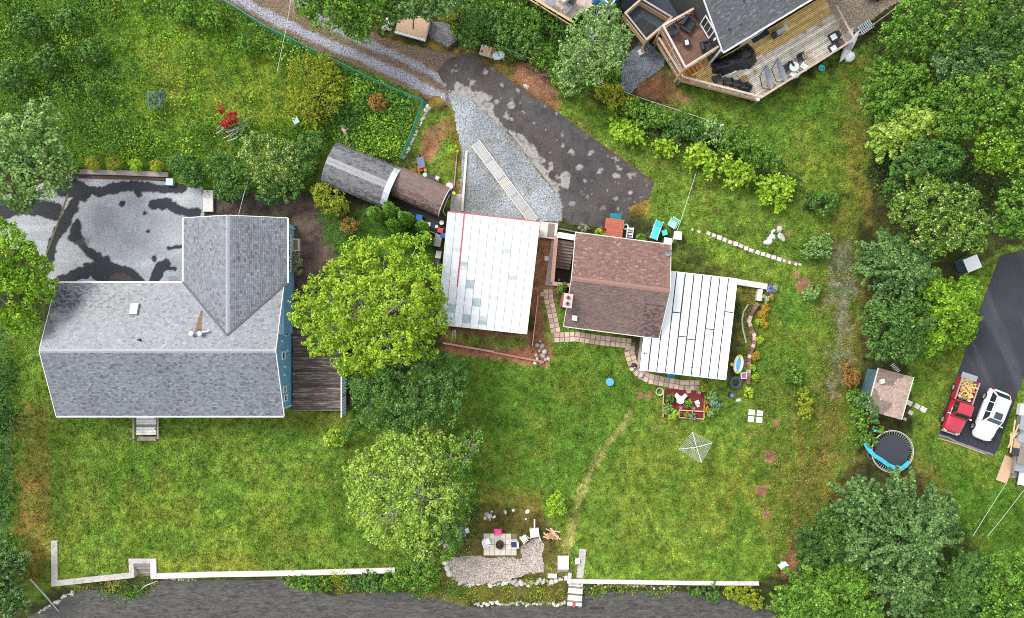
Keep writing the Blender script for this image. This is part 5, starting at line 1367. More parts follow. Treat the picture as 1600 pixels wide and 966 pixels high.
p = W(222, 892, -.5); pbox('step_base', M_conc, lw_, (p.x, p.y, -1.1), (1.5, 1.6, .6))
rw_ = thing('lake_wall', 'straight concrete retaining wall below the right lawn', 'wall', W(1040, 912), group='concrete lake walls')
b = MB(); poly_wall(b, [(888, 908.5), (960, 909.5), (1080, 911.5), (1186, 912)], .36, -1.4, .12); b.build('wall_section', M_concw, rw_)
b = MB(); poly_wall(b, [(890.5, 896), (889, 912)], .32, -1.4, .16); b.build('wall_section', M_concw, rw_)
b = MB(); poly_wall(b, [(856, 900), (870, 900.5)], .4, -1.3, .14); b.build('wall_section', M_concw, rw_)
p = W(909, 882); o = thing('concrete_walk', 'worn strip of concrete beside the top of the lake steps', 'path', (p.x, p.y, 0)); b = MB(); poly_wall(b, [(911, 858), (908, 885), (906, 903)], .62, -.1, .035); b.build('slab', M_conc, o)
p = W(902, 876); pbox('block', M_concw, o, (p.x, p.y, .12), (.42, .5, .2), .1)
# steps and landing stage
o = thing('lake_steps', 'pale wooden steps leading from the lawn down to the landing stage', 'steps', W(880, 885))
p = W(880, 879, .1); pbox('landing', M_white, o, (p.x, p.y, .12), (.98, 1.2, .08))
for k in range(3): p = W(879.5, 891 + k * 3.6, 0); pbox('step', M_wood_grey if k < 2 else M_concw, o, (p.x, p.y, .04 - k * .13), (.98, .24, .07))
for sgn in (-1, 1): p = W(880 + sgn * 8, 888, 0); pbox('stringer', M_wood_grey, o, (p.x, p.y, -.12), (.06, 2.2, .3), rx=.08)
o = thing('landing_stage', 'short white plank landing stage standing in the lake', 'dock', W(898, 932, WATER_Z))
a_ = pxang(900, 910, 897, 948) - math.pi / 2
for k in range(13):
    p = lerp(W(900, 911, -.3), W(897.3, 947, -.3), (k + .5) / 13); pbox('plank', M_white_dirty if k % 4 != 2 else M_wood_grey, o, p, (1.3, .142, .045), a_)
for x, y in ((890.5, 947), (905, 948), (893, 915), (907, 915)): p = W(x, y, -.5); pbox('pile', M_wood_grey, o, (p.x, p.y, -.95), (.09, .09, 1.35), shape='cyl')
p = W(896.5, 945, -.2); pbox('ladder_bracket', M_red, o, (p.x, p.y, -.2), (.2, .42, .14), a_)

# ------------------------------------------------------------------ pavers, stones, blocks
M_paver = mat('tan_paver', (.50, .365, .285), rough=.9, var=.15, scale=8, rnd=.25, bump=.2)
M_stone = mat('pale_stone', (.55, .52, .45), rough=.9, var=.2, scale=6, rnd=.2)
M_rock = mat('white_rock', (.50, .47, .43), rough=.9, var=.3, scale=5, rnd=.4)
M_block = mat('reddish_block', (.20, .105, .085), rough=.9, var=.2, scale=7, rnd=.4)
M_bed = mat('path_bedding', (.20, .15, .09), rough=.95, var=.3)
def resample(P, d):
    out = []; acc = 0; 
    for a, e in zip(P[:-1], P[1:]):
        L = (e - a).length; t = -acc
        while t + d <= L + 1e-6: t += d; out.append((lerp(a, e, t / L), (e - a).normalized()))
        acc = L - t
    return out
def paved(name, pts, rows, size, z=.05, m=M_paver, seed=0):
    P = [W(x, y, z) for x, y in pts]; b = MB()
    for a, e in zip(P[:-1], P[1:]):
        b.bar(Vector((a.x, a.y, .008 + .0015 * len(b.f) / 6)), Vector((e.x, e.y, .008 + .0015 * len(b.f) / 6)), rows * size - .05, .03)
    o = b.build(name, M_bed); o['kind'] = 'structure'; rr = random.Random(seed)
    for q, d in resample(P, size):
        nrm = Vector((-d.y, d.x, 0))
        for r in range(rows):
            c = q + nrm * (r - (rows - 1) / 2) * size
            pbox('paver', m, o, (c.x, c.y, z - .02 + rr.uniform(-.006, .006)), (size * .93 * rr.uniform(.94, 1.0), size * .93 * rr.uniform(.94, 1.0), .08), math.atan2(d.y, d.x) + rr.uniform(-.04, .04), shape='paver')
    return o
paved('garden_path', [(856, 448), (857, 466), (863, 492), (869, 522)], 2, .44, seed=1)
paved('garden_path', [(862, 528), (900, 526), (940, 532), (987, 537)], 2, .46, seed=2)
paved('garden_path', [(985, 536), (984, 552), (989, 570), (1000, 584), (1016, 592), (1040, 597), (1066, 602), (1094, 602)], 2, .46, seed=3)
b = MB(); poly_wall(b, [(868, 374), (862, 410), (857, 446)], .62, -.05, .06); o = b.build('concrete_walk', mat('pinkish_concrete', (.36, .28, .25), rough=.9, var=.2, scale=5)); o['kind'] = 'structure'
p = W(1076, 611, .05); o = thing('paver_slab', 'single pinkish paver lying at the corner of the vegetable bed', 'paver', (p.x, p.y, 0)); pbox('slab', M_paver, o, (p.x, p.y, .04), (.4, .42, .07), .2, shape='paver')
b = MB(); poly_wall(b, [(1105, 363), (1150, 381), (1184, 395), (1251, 414)], .3, -.05, .006); o = b.build('stone_path', M_bed); o['kind'] = 'structure'
rr = random.Random(4)
for x, y in ((1107, 364.7), (1115.5, 368), (1124, 371.4), (1132.4, 375), (1140.8, 378.5), (1149.6, 381), (1157.7, 384.4), (1166, 388.3), (1174, 391.5), (1184, 394.6), (1192.2, 397.2), (1200.5, 399.8), (1209, 402.4), (1217.5, 405.2), (1225.5, 407.8), (1233.8, 410.4), (1243.5, 413), (1250, 413.6), (1092, 362), (1082, 359)):
    p = W(x, y, .04); sz = .36 if 1100 < x < 1222 else .24; pbox('stone', M_stone, o, (p.x, p.y, .03), (sz * rr.uniform(.85, 1.15), sz * rr.uniform(.85, 1.1), .07), rr.uniform(-.6, 0), shape='paver')
# four slabs
o = thing('white_slab_set', 'four square white slabs set in the grass right of the vegetable bed', 'slabs', W(1180, 650))
for x, y in ((1174.5, 644.5), (1187.5, 646), (1173.5, 655), (1186.5, 656.5)): p = W(x, y, .05); pbox('slab', M_white, o, (p.x, p.y, .04), (.54, .48, .07), -.1, shape='paver')
# shed slabs
o = thing('slab_steps', 'loose pale stepping slabs beside the garden shed', 'slabs', W(1432, 640))
for x, y, s in ((1421, 630, .52), (1433, 635, .5), (1443, 640, .55), (1423, 645, .45), (1414, 655, .3)): p = W(x, y, .05); pbox('slab', M_stone, o, (p.x, p.y, .035), (s, s * .85, .06), -.5, shape='paver')
# curved block wall
o = thing('curved_block_wall', 'winding low wall of reddish blocks beside the orange flowers', 'wall', W(1175, 530))
CW = [W(x, y, .25) for x, y in ((1187, 472), (1180, 480), (1174, 490), (1170, 503), (1174, 514), (1179, 526), (1178, 537), (1173, 550), (1170, 563), (1170, 580), (1169, 602))]
rr = random.Random(6)
for i, (q, d) in enumerate(resample(CW, .33)):
    for lay in range(2):
        pbox('block', M_block if rr.random() < .75 else M_paver, o, (q.x, q.y, .09 + lay * .17), (.31, .34 - .03 * lay, .165), math.atan2(d.y, d.x) + rr.uniform(-.05, .05))
o = thing('bed_edging', 'thin curved grey edging inside the winding block wall', 'edging', W(1162, 505)); b = MB(); poly_wall(b, [(1169, 476), (1162, 487), (1159.5, 500), (1161, 515), (1166, 536)], .12, -.05, .12); b.build('edging_strip', M_conc, o)
o = thing('low_concrete_wall', 'white-topped low wall reaching out from the extension towards the flower bed', 'wall', W(1178, 445))
b = MB(); poly_wall(b, [(1150, 440), (1199, 448)], .5, -.05, .5); b.build('wall_section', M_concw, o); b = MB(); poly_wall(b, [(1188.5, 452), (1186, 470)], .42, -.05, .45); b.build('wall_section', M_concw, o)
# dirt-bed border below the garage, timber edgings
o = thing('timber_edging', 'red-brown timber edging below the garage bed', 'edging', W(770, 552))
for a, e in (((692, 536), (772, 550)), ((772, 551), (850, 566))): A_, E_2 = W(*a, .2), W(*e, .2); pbox('timber', M_pinkwall if a[0] < 750 else M_brickred, o, ((A_.x + E_2.x) / 2, (A_.y + E_2.y) / 2, .1), ((E_2 - A_).length, .16, .24), math.atan2(E_2.y - A_.y, E_2.x - A_.x))
o = thing('timber_edging', 'thin pale post-and-board edging right of the garage', 'edging', W(837, 500))
A_, E_2 = W(841, 460, .3), W(832, 540, .3); pbox('timber', M_wood_new, o, ((A_.x + E_2.x) / 2, (A_.y + E_2.y) / 2, .15), ((E_2 - A_).length, .07, .3), math.atan2(E_2.y - A_.y, E_2.x - A_.x))
p = W(847.5, 460, .15); o = thing('tan_block', 'square tan block at the head of the thin pale edging', 'block', (p.x, p.y, 0)); pbox('block', M_paver, o, (p.x, p.y, .15), (.38, .38, .3), shape='paver')
p = W(854, 404, .15); o = thing('tan_block', 'square tan block on the dirt strip between garage and cottage', 'block', (p.x, p.y, 0)); pbox('block', M_stone, o, (p.x, p.y, .12), (.38, .4, .24), shape='paver')
o = thing('concrete_pad', 'pale concrete pad joining garage and cottage', 'pad', W(856, 360))
p = W(857, 360, .4); pbox('slab', M_concw, o, (p.x, p.y, .2), (1.55, 1.4, .4), -.12); p = W(861, 360, .42); pbox('worn_top', M_wood_grey, o, (p.x, p.y, .41), (.6, 1.2, .02), -.12)
p = W(895, 359, .25); o = thing('plank_edge', 'weathered plank along the driveway end above the stairwell', 'plank', (p.x, p.y, 0)); A_, E_2 = W(872, 357, .2), W(902, 363, .2); pbox('plank', M_wood_grey, o, ((A_.x + E_2.x) / 2, (A_.y + E_2.y) / 2, .1), ((E_2 - A_).length, .12, .2), math.atan2(E_2.y - A_.y, E_2.x - A_.x))
o = thing('timber_edging', 'pale squared timber along the left of the gravel pad', 'edging', W(725, 285))
A_, E_2 = W(729, 236, .2), W(722, 330, .2); pbox('timber', M_wood_pale, o, ((A_.x + E_2.x) / 2, (A_.y + E_2.y) / 2, .1), ((E_2 - A_).length, .2, .22), math.atan2(E_2.y - A_.y, E_2.x - A_.x))
o = thing('timber_edging', 'thin old board on edge inside the pale squared timber', 'edging', W(712, 270))
A_, E_2 = W(714, 240, .2), W(709, 295, .2); pbox('timber', M_wood_grey, o, ((A_.x + E_2.x) / 2, (A_.y + E_2.y) / 2, .08), ((E_2 - A_).length, .09, .18), math.atan2(E_2.y - A_.y, E_2.x - A_.x))
p = W(713, 318, .1); o = thing('concrete_pad', 'small concrete apron beside the brown arched shed', 'pad', (p.x, p.y, 0)); pbox('slab', M_conc, o, (p.x, p.y, .05), (1.0, 1.7, .12), -.1)
# patio planter and old patio edge
o = thing('patio_planter', 'long low concrete planter edge along the top of the patio', 'planter', W(190, 270))
b = MB(); poly_wall(b, [(115, 268), (190, 270), (262, 273)], .42, -.05, .32); b.build('kerb', mat('mauve_concrete', (.33, .27, .26), rough=.9, var=.2), o); b = MB(); poly_wall(b, [(112, 275.5), (190, 277.5), (262, 280)], .26, -.05, .14); b.build('footing', mat('dark_soil_edge', (.07, .045, .035), rough=.9), o)
o = thing('patio_planter', 'curved stone kerb of the patio under the sage-green tree', 'planter', W(70, 290)); b = MB(); poly_wall(b, [(30, 306), (55, 294), (85, 284), (112, 276)], .45, -.05, .28); b.build('kerb', M_conc, o)
p = W(325, 314, .3); o = thing('concrete_post_slab', 'pale concrete slab at the corner of the patio', 'slab', (p.x, p.y, 0)); pbox('slab', M_concw, o, (p.x, p.y, .15), (.85, 1.9, .3))
p = W(267, 285, .1); o = thing('utility_box', 'small mint-green box lid on the edge of the patio', 'box', (p.x, p.y, 0)); pbox('lid', mat('mint_lid', (.42, .62, .50), rough=.5), o, (p.x, p.y, .2), (.62, .6, .4), -.05)
b = MB(); poly_wall(b, [(106, 303), (90, 350), (72, 398)], .14, -.02, .06); o = b.build('patio_joint', mat('mossy_joint', (.13, .11, .05), rough=.95, var=.4)); o['kind'] = 'structure'
p = W(464, 190, .2); o = thing('utility_box', 'pale green box half hidden in the weeds left of the arched shed', 'box', (p.x, p.y, 0)); pbox('lid', MATS['mint_lid'], o, (p.x, p.y, .3), (.5, .6, .6), .5)
# white rocks
def rocks(label, pts, rmin, rmax, seed, name='rock_row', z=None, m=M_rock):
    p = W(*pts[0]); t = thing(name, label, 'rocks', (p.x, p.y, 0)); rr = random.Random(seed)
    for x, y in pts:
        q = W(x + rr.uniform(-1, 1), y + rr.uniform(-1, 1)); s = rr.uniform(rmin, rmax)
        zz = float(ground_z(np.array([q.x]), np.array([q.y]))[0]) if z is None else z
        pbox('rock', m, t, (q.x, q.y, zz + s * .2), (s * rr.uniform(.8, 1.4), s * rr.uniform(.7, 1.1), s * .7), rr.uniform(0, 3), shape='stone')
rr = random.Random(9)
rocks('ragged row of whitish rocks below the fire place gravel', [(718 + i * 2.55, 913.5 + 2.5 * math.sin(i * .35) - (i > 52) * (i - 52) * .7 + rr.uniform(-3, 3)) for i in range(66)], .22, .5, 1)
rocks('pale rocks at the waterline below the fire place', [(740 + i * 3.2, 949 + 2 * math.sin(i * .5) + rr.uniform(-1.5, 1.5)) for i in range(46)], .16, .36, 2)
rocks('white rocks along the shore left of the wall', [(52 + i * 3.0, 962 - i * 1.75 + rr.uniform(-2, 2)) for i in range(20)], .15, .34, 3)
rocks('rubble at the foot of the left lake wall', [(252 + i * 3.6, 908 + rr.uniform(-2, 5)) for i in range(14)], .12, .28, 4)
rocks('heap of white rocks above the fire place paving', [(760, 803), (766, 806), (772, 808), (758, 808), (768, 800), (764, 810), (825, 798), (822, 812), (803, 797), (790, 800)], .2, .45, 5)
rocks('white rocks at the left of the fire place gravel', [(694, 852), (699, 850), (692, 870), (695, 878), (690, 846), (698, 888), (702, 895), (688, 860)], .3, .6, 6)
rocks('pale rubble heap at the corner of the red bed', [(840, 540), (845, 533), (843, 548), (848, 556), (840, 562), (852, 562), (845, 566), (835, 567), (850, 550), (838, 555), (846, 541), (856, 560)], .25, .55, 7)
rocks('ring of white stones around a tuft of leaves on the right lawn', [(1208.5, 360), (1216, 358.5), (1205, 367), (1201, 377), (1203, 374), (1200, 378), (1217, 370), (1206, 370)], .35, .75, 8)
rocks('line of small stones along the inner side of the green fence', [(668 - i * 1.75, 172 + i * 3.6) for i in range(22)], .18, .38, 9)
rocks('small rubble below the right lake wall', [(925 + i * 5.2, 916 + rr.uniform(-1, 8)) for i in range(26)], .12, .3, 10)
rocks('stones in the driveway verge by the fence corner', [(668, 167), (672, 170), (665, 172), (690, 152), (703, 143), (640, 152)], .2, .45, 11)
p = W(1223, 371, .2); o = thing('stone_slab', 'long grey stone slab beside the ring of white stones', 'slab', (p.x, p.y, 0)); pbox('slab', M_conc, o, (p.x, p.y, .12), (.95, .42, .24), -1.0, shape='stone')

# ------------------------------------------------------------------ chairs and small furniture
def chair(label, px, py, rz, m, m2=None, z=0.0, s=1.0, group=None, name='garden_chair'):
    p = W(px, py, .4 + z); t = thing(name, label, 'chair', (p.x, p.y, z), rz, group)
    m2 = m2 or m
    b = MB(); b.loft([[(-.25 * s, -.24 * s, .40), (.25 * s, -.24 * s, .40), (.27 * s, .26 * s, .43), (-.27 * s, .26 * s, .43)], [(-.25 * s, -.24 * s, .44), (.25 * s, -.24 * s, .44), (.27 * s, .26 * s, .47), (-.27 * s, .26 * s, .47)]]); b.build('seat', m2, t, world=False)
    b = MB(); b.loft([[(-.27 * s, -.25 * s, .42), (.27 * s, -.25 * s, .42), (.27 * s, -.20 * s, .42), (-.27 * s, -.20 * s, .42)], [(-.28 * s, -.40 * s, .92), (.28 * s, -.40 * s, .92), (.28 * s, -.35 * s, .93), (-.28 * s, -.35 * s, .93)]]); b.build('backrest', m, t, world=False)
    for sx in (-1, 1):
        b = MB(); b.tube([(sx * .30 * s, .24 * s, .0), (sx * .31 * s, .22 * s, .64), (sx * .31 * s, -.34 * s, .66)], .03, 6); b.build('armrest', m, t, world=False)
        for sy in (-1, 1): b = MB(); b.tube([(sx * .22 * s, sy * .2 * s, .41), (sx * .27 * s, sy * .26 * s, 0)], .025, 6); b.build('leg', m, t, world=False)
    return t
M_pink = mat('pink_plastic', (.75, .06, .28), rough=.4); M_mint = mat('mint_plastic', (.35, .72, .52), rough=.45); M_turq = mat('turquoise_fabric', (.06, .55, .58), rough=.7)
M_navy = mat('navy_fabric', (.02, .03, .10), rough=.8); M_cushion = mat('black_cushion', (.03, .032, .04), rough=.75, var=.3); M_greyw = mat('grey_sling', (.20, .21, .24), rough=.6)
M_tile = mat('cream_paver', (.58, .52, .44), rough=.9, var=.15, scale=6, rnd=.12)
chair('pink plastic chair facing the fire ring', 777.7, 831, math.pi, M_pink)
chair('white plastic chair with navy cushion right of the fire ring', 803.5, 850, math.pi / 2 + .1, M_white, M_navy)
chair('white plastic chair left of the fire ring', 761, 846.5, -math.pi / 2 + .3, M_white)
b = MB(); p0, p1 = W(754.5, 834), W(808, 869); b.box(((p0.x + p1.x) / 2, (p0.y + p1.y) / 2, .02), (p1.x - p0.x, p0.y - p1.y, .03)); o = b.build('fire_place_paving', M_bed); o['kind'] = 'structure'
for i in range(6):
    for j in range(4):
        if (i, j) in ((5, 0),): continue
        p = W(760.2 + i * 8.55, 838 + j * 8.5, .05); pbox('paver', M_tile, o, (p.x, p.y, .055), (.465, .46, .07), shape='paver')
p = W(781, 851.5, .3); o = thing('fire_ring', 'rusty round fire ring on the cream pavers', 'fire pit', (p.x, p.y, .09))
M_rusty = mat('rusty_iron', (.11, .055, .03), rough=.9, var=.5, scale=9)
MB().lathe([(.36, 0), (.38, .30), (.33, .30), (.31, .02)], (0, 0, 0), 18, cap=False).build('ring', M_rusty, o, world=False)
MB().lathe([(.32, .02), (.32, .10), (.1, .16)], (0, 0, 0), 14).build('ash_bed', mat('ash_and_char', (.06, .045, .038), rough=.95, var=.6, scale=14), o, world=False)
rr = random.Random(2)
for k in range(6): a = rr.uniform(0, 6.28); pbox('charred_log', M_rusty, o, (rr.uniform(-.12, .12), rr.uniform(-.12, .12), .2), (.07, .45, .07), a, world=False, shape='cyl', rx=1.57)
chair('white plastic chair tipped near the gravel edge', 818, 842, 2.2, M_white, s=.9)
o = thing('folding_clothes_horse', 'collapsed white folding clothes horse beside the gravel', 'clothes horse', W(820, 842)); b = MB()
for a, e in (((812, 841), (820, 848)), ((812, 839), (828, 841)), ((820, 836), (829, 842))): b.tube([W(*a, .08), W(*e, .3)], .04, 5)
o2 = b.build('tube_frame', M_white, o); o2['kind'] = 'stuff'
p = W(835, 832, .4); o = thing('work_stand', 'white stand with a tall upright handle beside the log pile', 'stand', (p.x, p.y, 0))
pbox('top', M_white_dirty, o, (p.x, p.y, .5), (.8, .8, .1), .1)
for sx in (-1, 1):
    for sy in (-1, 1): pbox('leg', M_white_dirty, o, (p.x + sx * .3, p.y + sy * .3, .23), (.09, .09, .46))
pbox('handle', M_white_dirty, o, (p.x + .0, p.y + .75, .56), (.12, .95, .08)); pbox('board', M_white_dirty, o, (p.x + .42, p.y - .35, .3), (.12, .9, .05), .3)
rr = random.Random(12)
lp = thing('log_pile', 'heap of split pale logs beside the lone sapling', 'logs', W(862, 834))
for k in range(26):
    q = W(862 + rr.uniform(-12, 11), 833 + rr.uniform(-6, 7)); pbox('log', M_wood_new if rr.random() < .75 else M_brickred, lp, (q.x, q.y, .08 + .22 * rr.random()), (.11, .65 * rr.uniform(.7, 1.2), .11), rr.uniform(.3, 1.5), rx=rr.uniform(-.25, .25))
o = thing('broken_crate', 'broken white-sided box under the bare twigs left of the fire place', 'crate', W(718, 836))
p = W(713, 833, .2); pbox('side', M_white_dirty, o, (p.x, p.y, .2), (.12, 1.2, .4), .05); p = W(716, 842, .2); pbox('panel', M_white_dirty, o, (p.x, p.y, .1), (.6, .45, .06), .2); p = W(721, 832, .2); pbox('base', mat('blue_grey_board', (.16, .23, .25), rough=.8), o, (p.x, p.y, .06), (.8, .9, .05), .1); p = W(730, 829, .3); pbox('end', M_white_dirty, o, (p.x, p.y, .2), (.3, .4, .35), .3)
# around the cottage entrance
def slat_box(name, label, cat, px, py, size, rz, m, z=0, n=6):
    p = W(px, py, size[2]); t = thing(name, label, cat, (p.x, p.y, z), rz)
    MB().box((0, 0, size[2] / 2 - .03), (size[0] - .04, size[1] - .04, size[2] - .06)).build('body', m, t, world=False)
    for k in range(n): pbox('slat', m, t, (0, (k + .5) * size[1] / n - size[1] / 2, size[2] - .02), (size[0], size[1] / n - .012, .04), world=False)
    return t
M_redwood = mat('red_stained_wood', (.42, .11, .06), rough=.7, var=.15, scale=5, rnd=.12)
slat_box('entrance_landing', 'red-stained wooden landing at the north wall of the cottage', 'landing', 959.5, 357, (1.62, 1.7, .55), ang_b, M_redwood, n=9)
p = W(962, 338.5, .03); o = thing('door_mat', 'teal mat at the foot of the red landing', 'mat', (p.x, p.y, .034)); pbox('mat', mat('teal_mat', (.01, .18, .22), rough=.9), o, (p.x, p.y, .045), (1.0, .55, .02), -.05)
o = thing('step_stool', 'grey-white three-tread step stool beside the red landing', 'steps', W(983.5, 362))
for k in range(4): p = W(984, 357.5 + k * 4, .4); pbox('tread', M_white_dirty if k % 2 == 0 else M_metalgrey, o, (p.x, p.y, .5 - .1 * k), (.55, .17, .04), ang_b)
for sx in (-1, 1): p = W(984 + sx * 4.6, 364, .3); pbox('side', M_white, o, (p.x, p.y, .25), (.04, .95, .5), ang_b)
p = W(977.5, 354.5, .1); o = thing('life_ring', 'small white ring leaning by the red landing', 'ring', (p.x, p.y, 0)); b = MB(); b.tube([(.22 * math.cos(a * math.pi / 8), .22 * math.sin(a * math.pi / 8), .1) for a in range(16)], .07, 8, close=True); b.build('ring', M_white_dirty, o, world=False)
t = thing('sun_lounger', 'white-framed lounger with turquoise sling by the cottage corner', 'lounger', W(1024, 362, .3), pxang(1020, 374, 1028, 350) - math.pi / 2)
MB().box((0, -.15, .34), (.56, 1.15, .04)).build('seat', M_turq, t, world=False); MB().box((0, .62, .50), (.56, .62, .04), M=Matrix.Rotation(.55, 3, 'X')).build('backrest', M_turq, t, world=False)
for sx in (-1, 1): b = MB(); b.tube([(sx * .32, -.75, .33), (sx * .32, .45, .33), (sx * .32, .95, .66)], .035, 6); b.build('side_frame', M_white, t, world=False)
for sx in (-1, 1):
    for sy in (-.6, .5): b = MB(); b.tube([(sx * .32, sy, .33), (sx * .36, sy, -.28)], .03, 6); b.build('leg', M_white, t, world=False)
move(t, (t.location.x, t.location.y, .28), t.rotation_euler.z)
chair('mint green plastic garden chair by the cottage corner', 1051, 350, 2.6, M_mint, s=1.25)
def table(label, px, py, r, h, m, round_=True, rz=0, name='table', z=0.0):
    p = W(px, py, h + z); t = thing(name, label, 'table', (p.x, p.y, z), rz)
    if round_: MB().lathe([(r, h - .04), (r, h), (r * .98, h + .005)], (0, 0, 0), 20).build('tabletop', m, t, world=False)
    else: MB().box((0, 0, h - .02), (2 * r, 2 * r, .04)).build('tabletop', m, t, world=False)
    for k in range(4): a = math.pi / 4 + k * math.pi / 2; b = MB(); b.tube([(r * .6 * math.cos(a), r * .6 * math.sin(a), h - .03), (r * .8 * math.cos(a), r * .8 * math.sin(a), 0)], .025, 6); b.build('leg', m, t, world=False)
    return t
table('small mint green side table between the lounger and the mint chair', 1038.5, 363.5, .24, .42, mat('jade_plastic', (.05, .55, .38), rough=.45), False, .3)
table('square white table beyond the mint chair', 1059, 368, .36, .6, M_white, False, -.1)
table('white corner table touching the cottage roof edge', 1043.5, 378, .36, .6, M_white_dirty, False, -.15)
# flower tubs by the entrance
for i, (x, y, pal, l) in enumerate(((911, 356, 'cream', 'silvery tub of pale flowers at the cottage north wall'), (937, 362, 'lime', 'green tub plant left of the red landing'), (1001, 372, 'mid', 'low green plant between step stool and lounger'))):
    shrub(l, [(x, y, 7, .5), (x + 5, y + 2, 5, .4)], pal, .12, 2.0, group='tub plants at the cottage')
p = W(943, 358.5, .5); shrub('pink-flowered tub plant at the corner of the red landing', [(942.5, 358, 3.5, .5)], 'red', .1, 1.5)
# flower bed along the block wall
M_dummy = None
PAL['orange_fl'] = ((.20, .22, .04), (.62, .28, .03), (.75, .45, .05)); PAL['violet_fl'] = ((.16, .16, .35), (.35, .32, .65), (.6, .58, .8)); PAL['white_fl'] = ((.2, .28, .1), (.55, .58, .4), (.75, .75, .7))
for x, y, r, pal, l in ((1203, 453, 7, 'violet_fl', 'violet-blue flower clump at the end of the low white wall'), (1211, 450, 4, 'white_fl', 'small white flower clump at the head of the bed'), (1195, 468, 6, 'white_fl', 'pale green-white clump below the violet flowers'),
                         (1204, 466, 4, 'orange_fl', 'small orange tuft near the violet flowers'), (1196, 482, 7, 'orange_fl', 'upper orange lily clump beside the block wall'), (1191, 493, 7, 'orange_fl', 'middle orange lily clump beside the block wall'),
                         (1193, 508, 6, 'orange_fl', 'lower orange lily clump beside the block wall'), (1185, 505, 6, 'lime', 'lime clump tucked against the bend of the block wall'), (1187, 530, 6, 'lime', 'lime clump below the orange lilies'),
                         (1181, 556, 7, 'orange_fl', 'lone orange lily clump at the lower part of the block wall'), (1175, 575, 5, 'lime', 'small lime clump near the rubber boat'), (1180, 590, 5, 'lime', 'small lime clump by the end of the block wall')):
    shrub(l, [(x, y, r, .35), (x + 1, y - 2, r * .7, .45)], pal, .11, 1.8, group='flower clumps beside the block wall', name='flower_clump', cat='flowers')
# rubber boat, tyre, drum, crate
t = thing('rubber_boat', 'green and white inflatable boat with blue floor beside the extension', 'boat', W(1153, 569, .1), pxang(1150, 584, 1155, 553) - math.pi / 2)
ring = [(.32 * math.cos(a) , .72 * math.sin(a), .14) for a in [k * math.pi / 10 for k in range(20)]]
M_bgreen = mat('lime_rubber', (.45, .60, .05), rough=.4); M_bblue = mat('blue_vinyl', (.12, .45, .62), rough=.4)
b = MB(); b.tube(ring, .14, 8, close=True); b.build('tube', M_white, t, world=False, smooth=True)
for sgn in (-1, 1):
    b = MB(); b.tube([(.33 * math.cos(a), sgn * .73 * math.sin(a), .15) for a in [.35 * math.pi + k * .3 * math.pi / 6 for k in range(7)]], .15, 8); b.build('bow_patch', M_bgreen, t, world=False, smooth=True)
MB().prism([(.26 * math.cos(a), .62 * math.sin(a)) for a in [k * math.pi / 8 for k in range(16)]], .02, .09).build('floor', M_bblue, t, world=False)
p = W(1143.5, 569.5, .2); o = thing('yellow_ball', 'small yellow ball touching the rubber boat', 'ball', (p.x, p.y, 0)); MB().lathe([(.02, 0), (.11, .03), (.17, .12), (.18, .18), (.15, .27), (.08, .33), (.02, .35)], (0, 0, 0), 12).build('ball', mat('yellow_plastic', (.70, .55, .02), rough=.4), o, world=False, smooth=True)
p = W(1149.5, 598, .2); o = thing('tractor_tyre', 'dark grey tractor tyre lying on the grass below the extension corner', 'tyre', (p.x, p.y, 0)); b = MB(); b.tube([(.44 * math.cos(k * math.pi / 14), .44 * math.sin(k * math.pi / 14), .17) for k in range(28)], .17, 10, close=True); b.build('tyre', mat('grey_rubber', (.055, .06, .075), rough=.6), o, world=False, smooth=True)
for k in range(16):
    a = k * math.pi / 8; b = MB(); b.bar((.50 * math.cos(a), .50 * math.sin(a), .325), (.60 * math.cos(a + .12), .60 * math.sin(a + .12), .25), .05, .03); b.build('lug', MATS['grey_rubber'], o, world=False)
p = W(1142.5, 617.5, .4); o = thing('blue_drum', 'upright navy drum below the tractor tyre', 'drum', (p.x, p.y, 0)); MB().lathe([(.2, 0), (.22, .05), (.2, .3), (.22, .34), (.2, .6), (.2, .66), (.17, .66)], (0, 0, 0), 14).build('shell', M_navy, o, world=False); MB().lathe([(.185, .6), (.175, .665)], (0, 0, 0), 14).build('lid', mat('dusty_blue', (.14, .15, .30), rough=.6), o, world=False)
p = W(1162.5, 587, .3); o = thing('plastic_crate', 'white crate with pink contents beside the tractor tyre', 'crate', (p.x, p.y, 0), .1)
for dx, dy, sx, sy in ((-.24, 0, .05, .5), (.24, 0, .05, .5), (0, -.24, .43, .05), (0, .24, .43, .05)): pbox('side', M_white, o, (dx, dy, .16), (sx, sy, .32), world=False)
pbox('bottom', M_white, o, (0, 0, .03), (.42, .42, .04), world=False); pbox('content', M_pink, o, (.03, -.02, .14), (.25, .28, .16), .4, world=False)
p = W(1154, 625, .05); o = thing('white_scrap', 'small white leaf-shaped scrap lying by the navy drum', 'scrap', (p.x, p.y, 0)); pbox('scrap', M_white, o, (0, 0, .05), (.5, .26, .06), .3, world=False, shape='stone')
p = W(953, 597, .3); o = thing('round_lid', 'round pale-blue lid on a post in the middle lawn', 'lid', (p.x, p.y, 0)); MB().lathe([(.35, .27), (.36, .3), (.35, .33), (.1, .35)], (0, 0, 0), 20).build('lid', mat('sky_blue_paint', (.10, .34, .56), rough=.5, var=.1), o, world=False); MB().lathe([(.27, 0), (.27, .28)], (0, 0, 0), 14).build('pipe', M_conc, o, world=False)
p = W(1048, 586, .3); o = thing('blue_tub', 'bright blue tub half under the extension eave', 'tub', (p.x, p.y, 0)); MB().lathe([(.28, .08), (.34, .34), (.30, .34), (.26, .1)], (0, 0, 0), 16).build('tub', mat('azure_plastic', (.03, .35, .60), rough=.4), o, world=False)
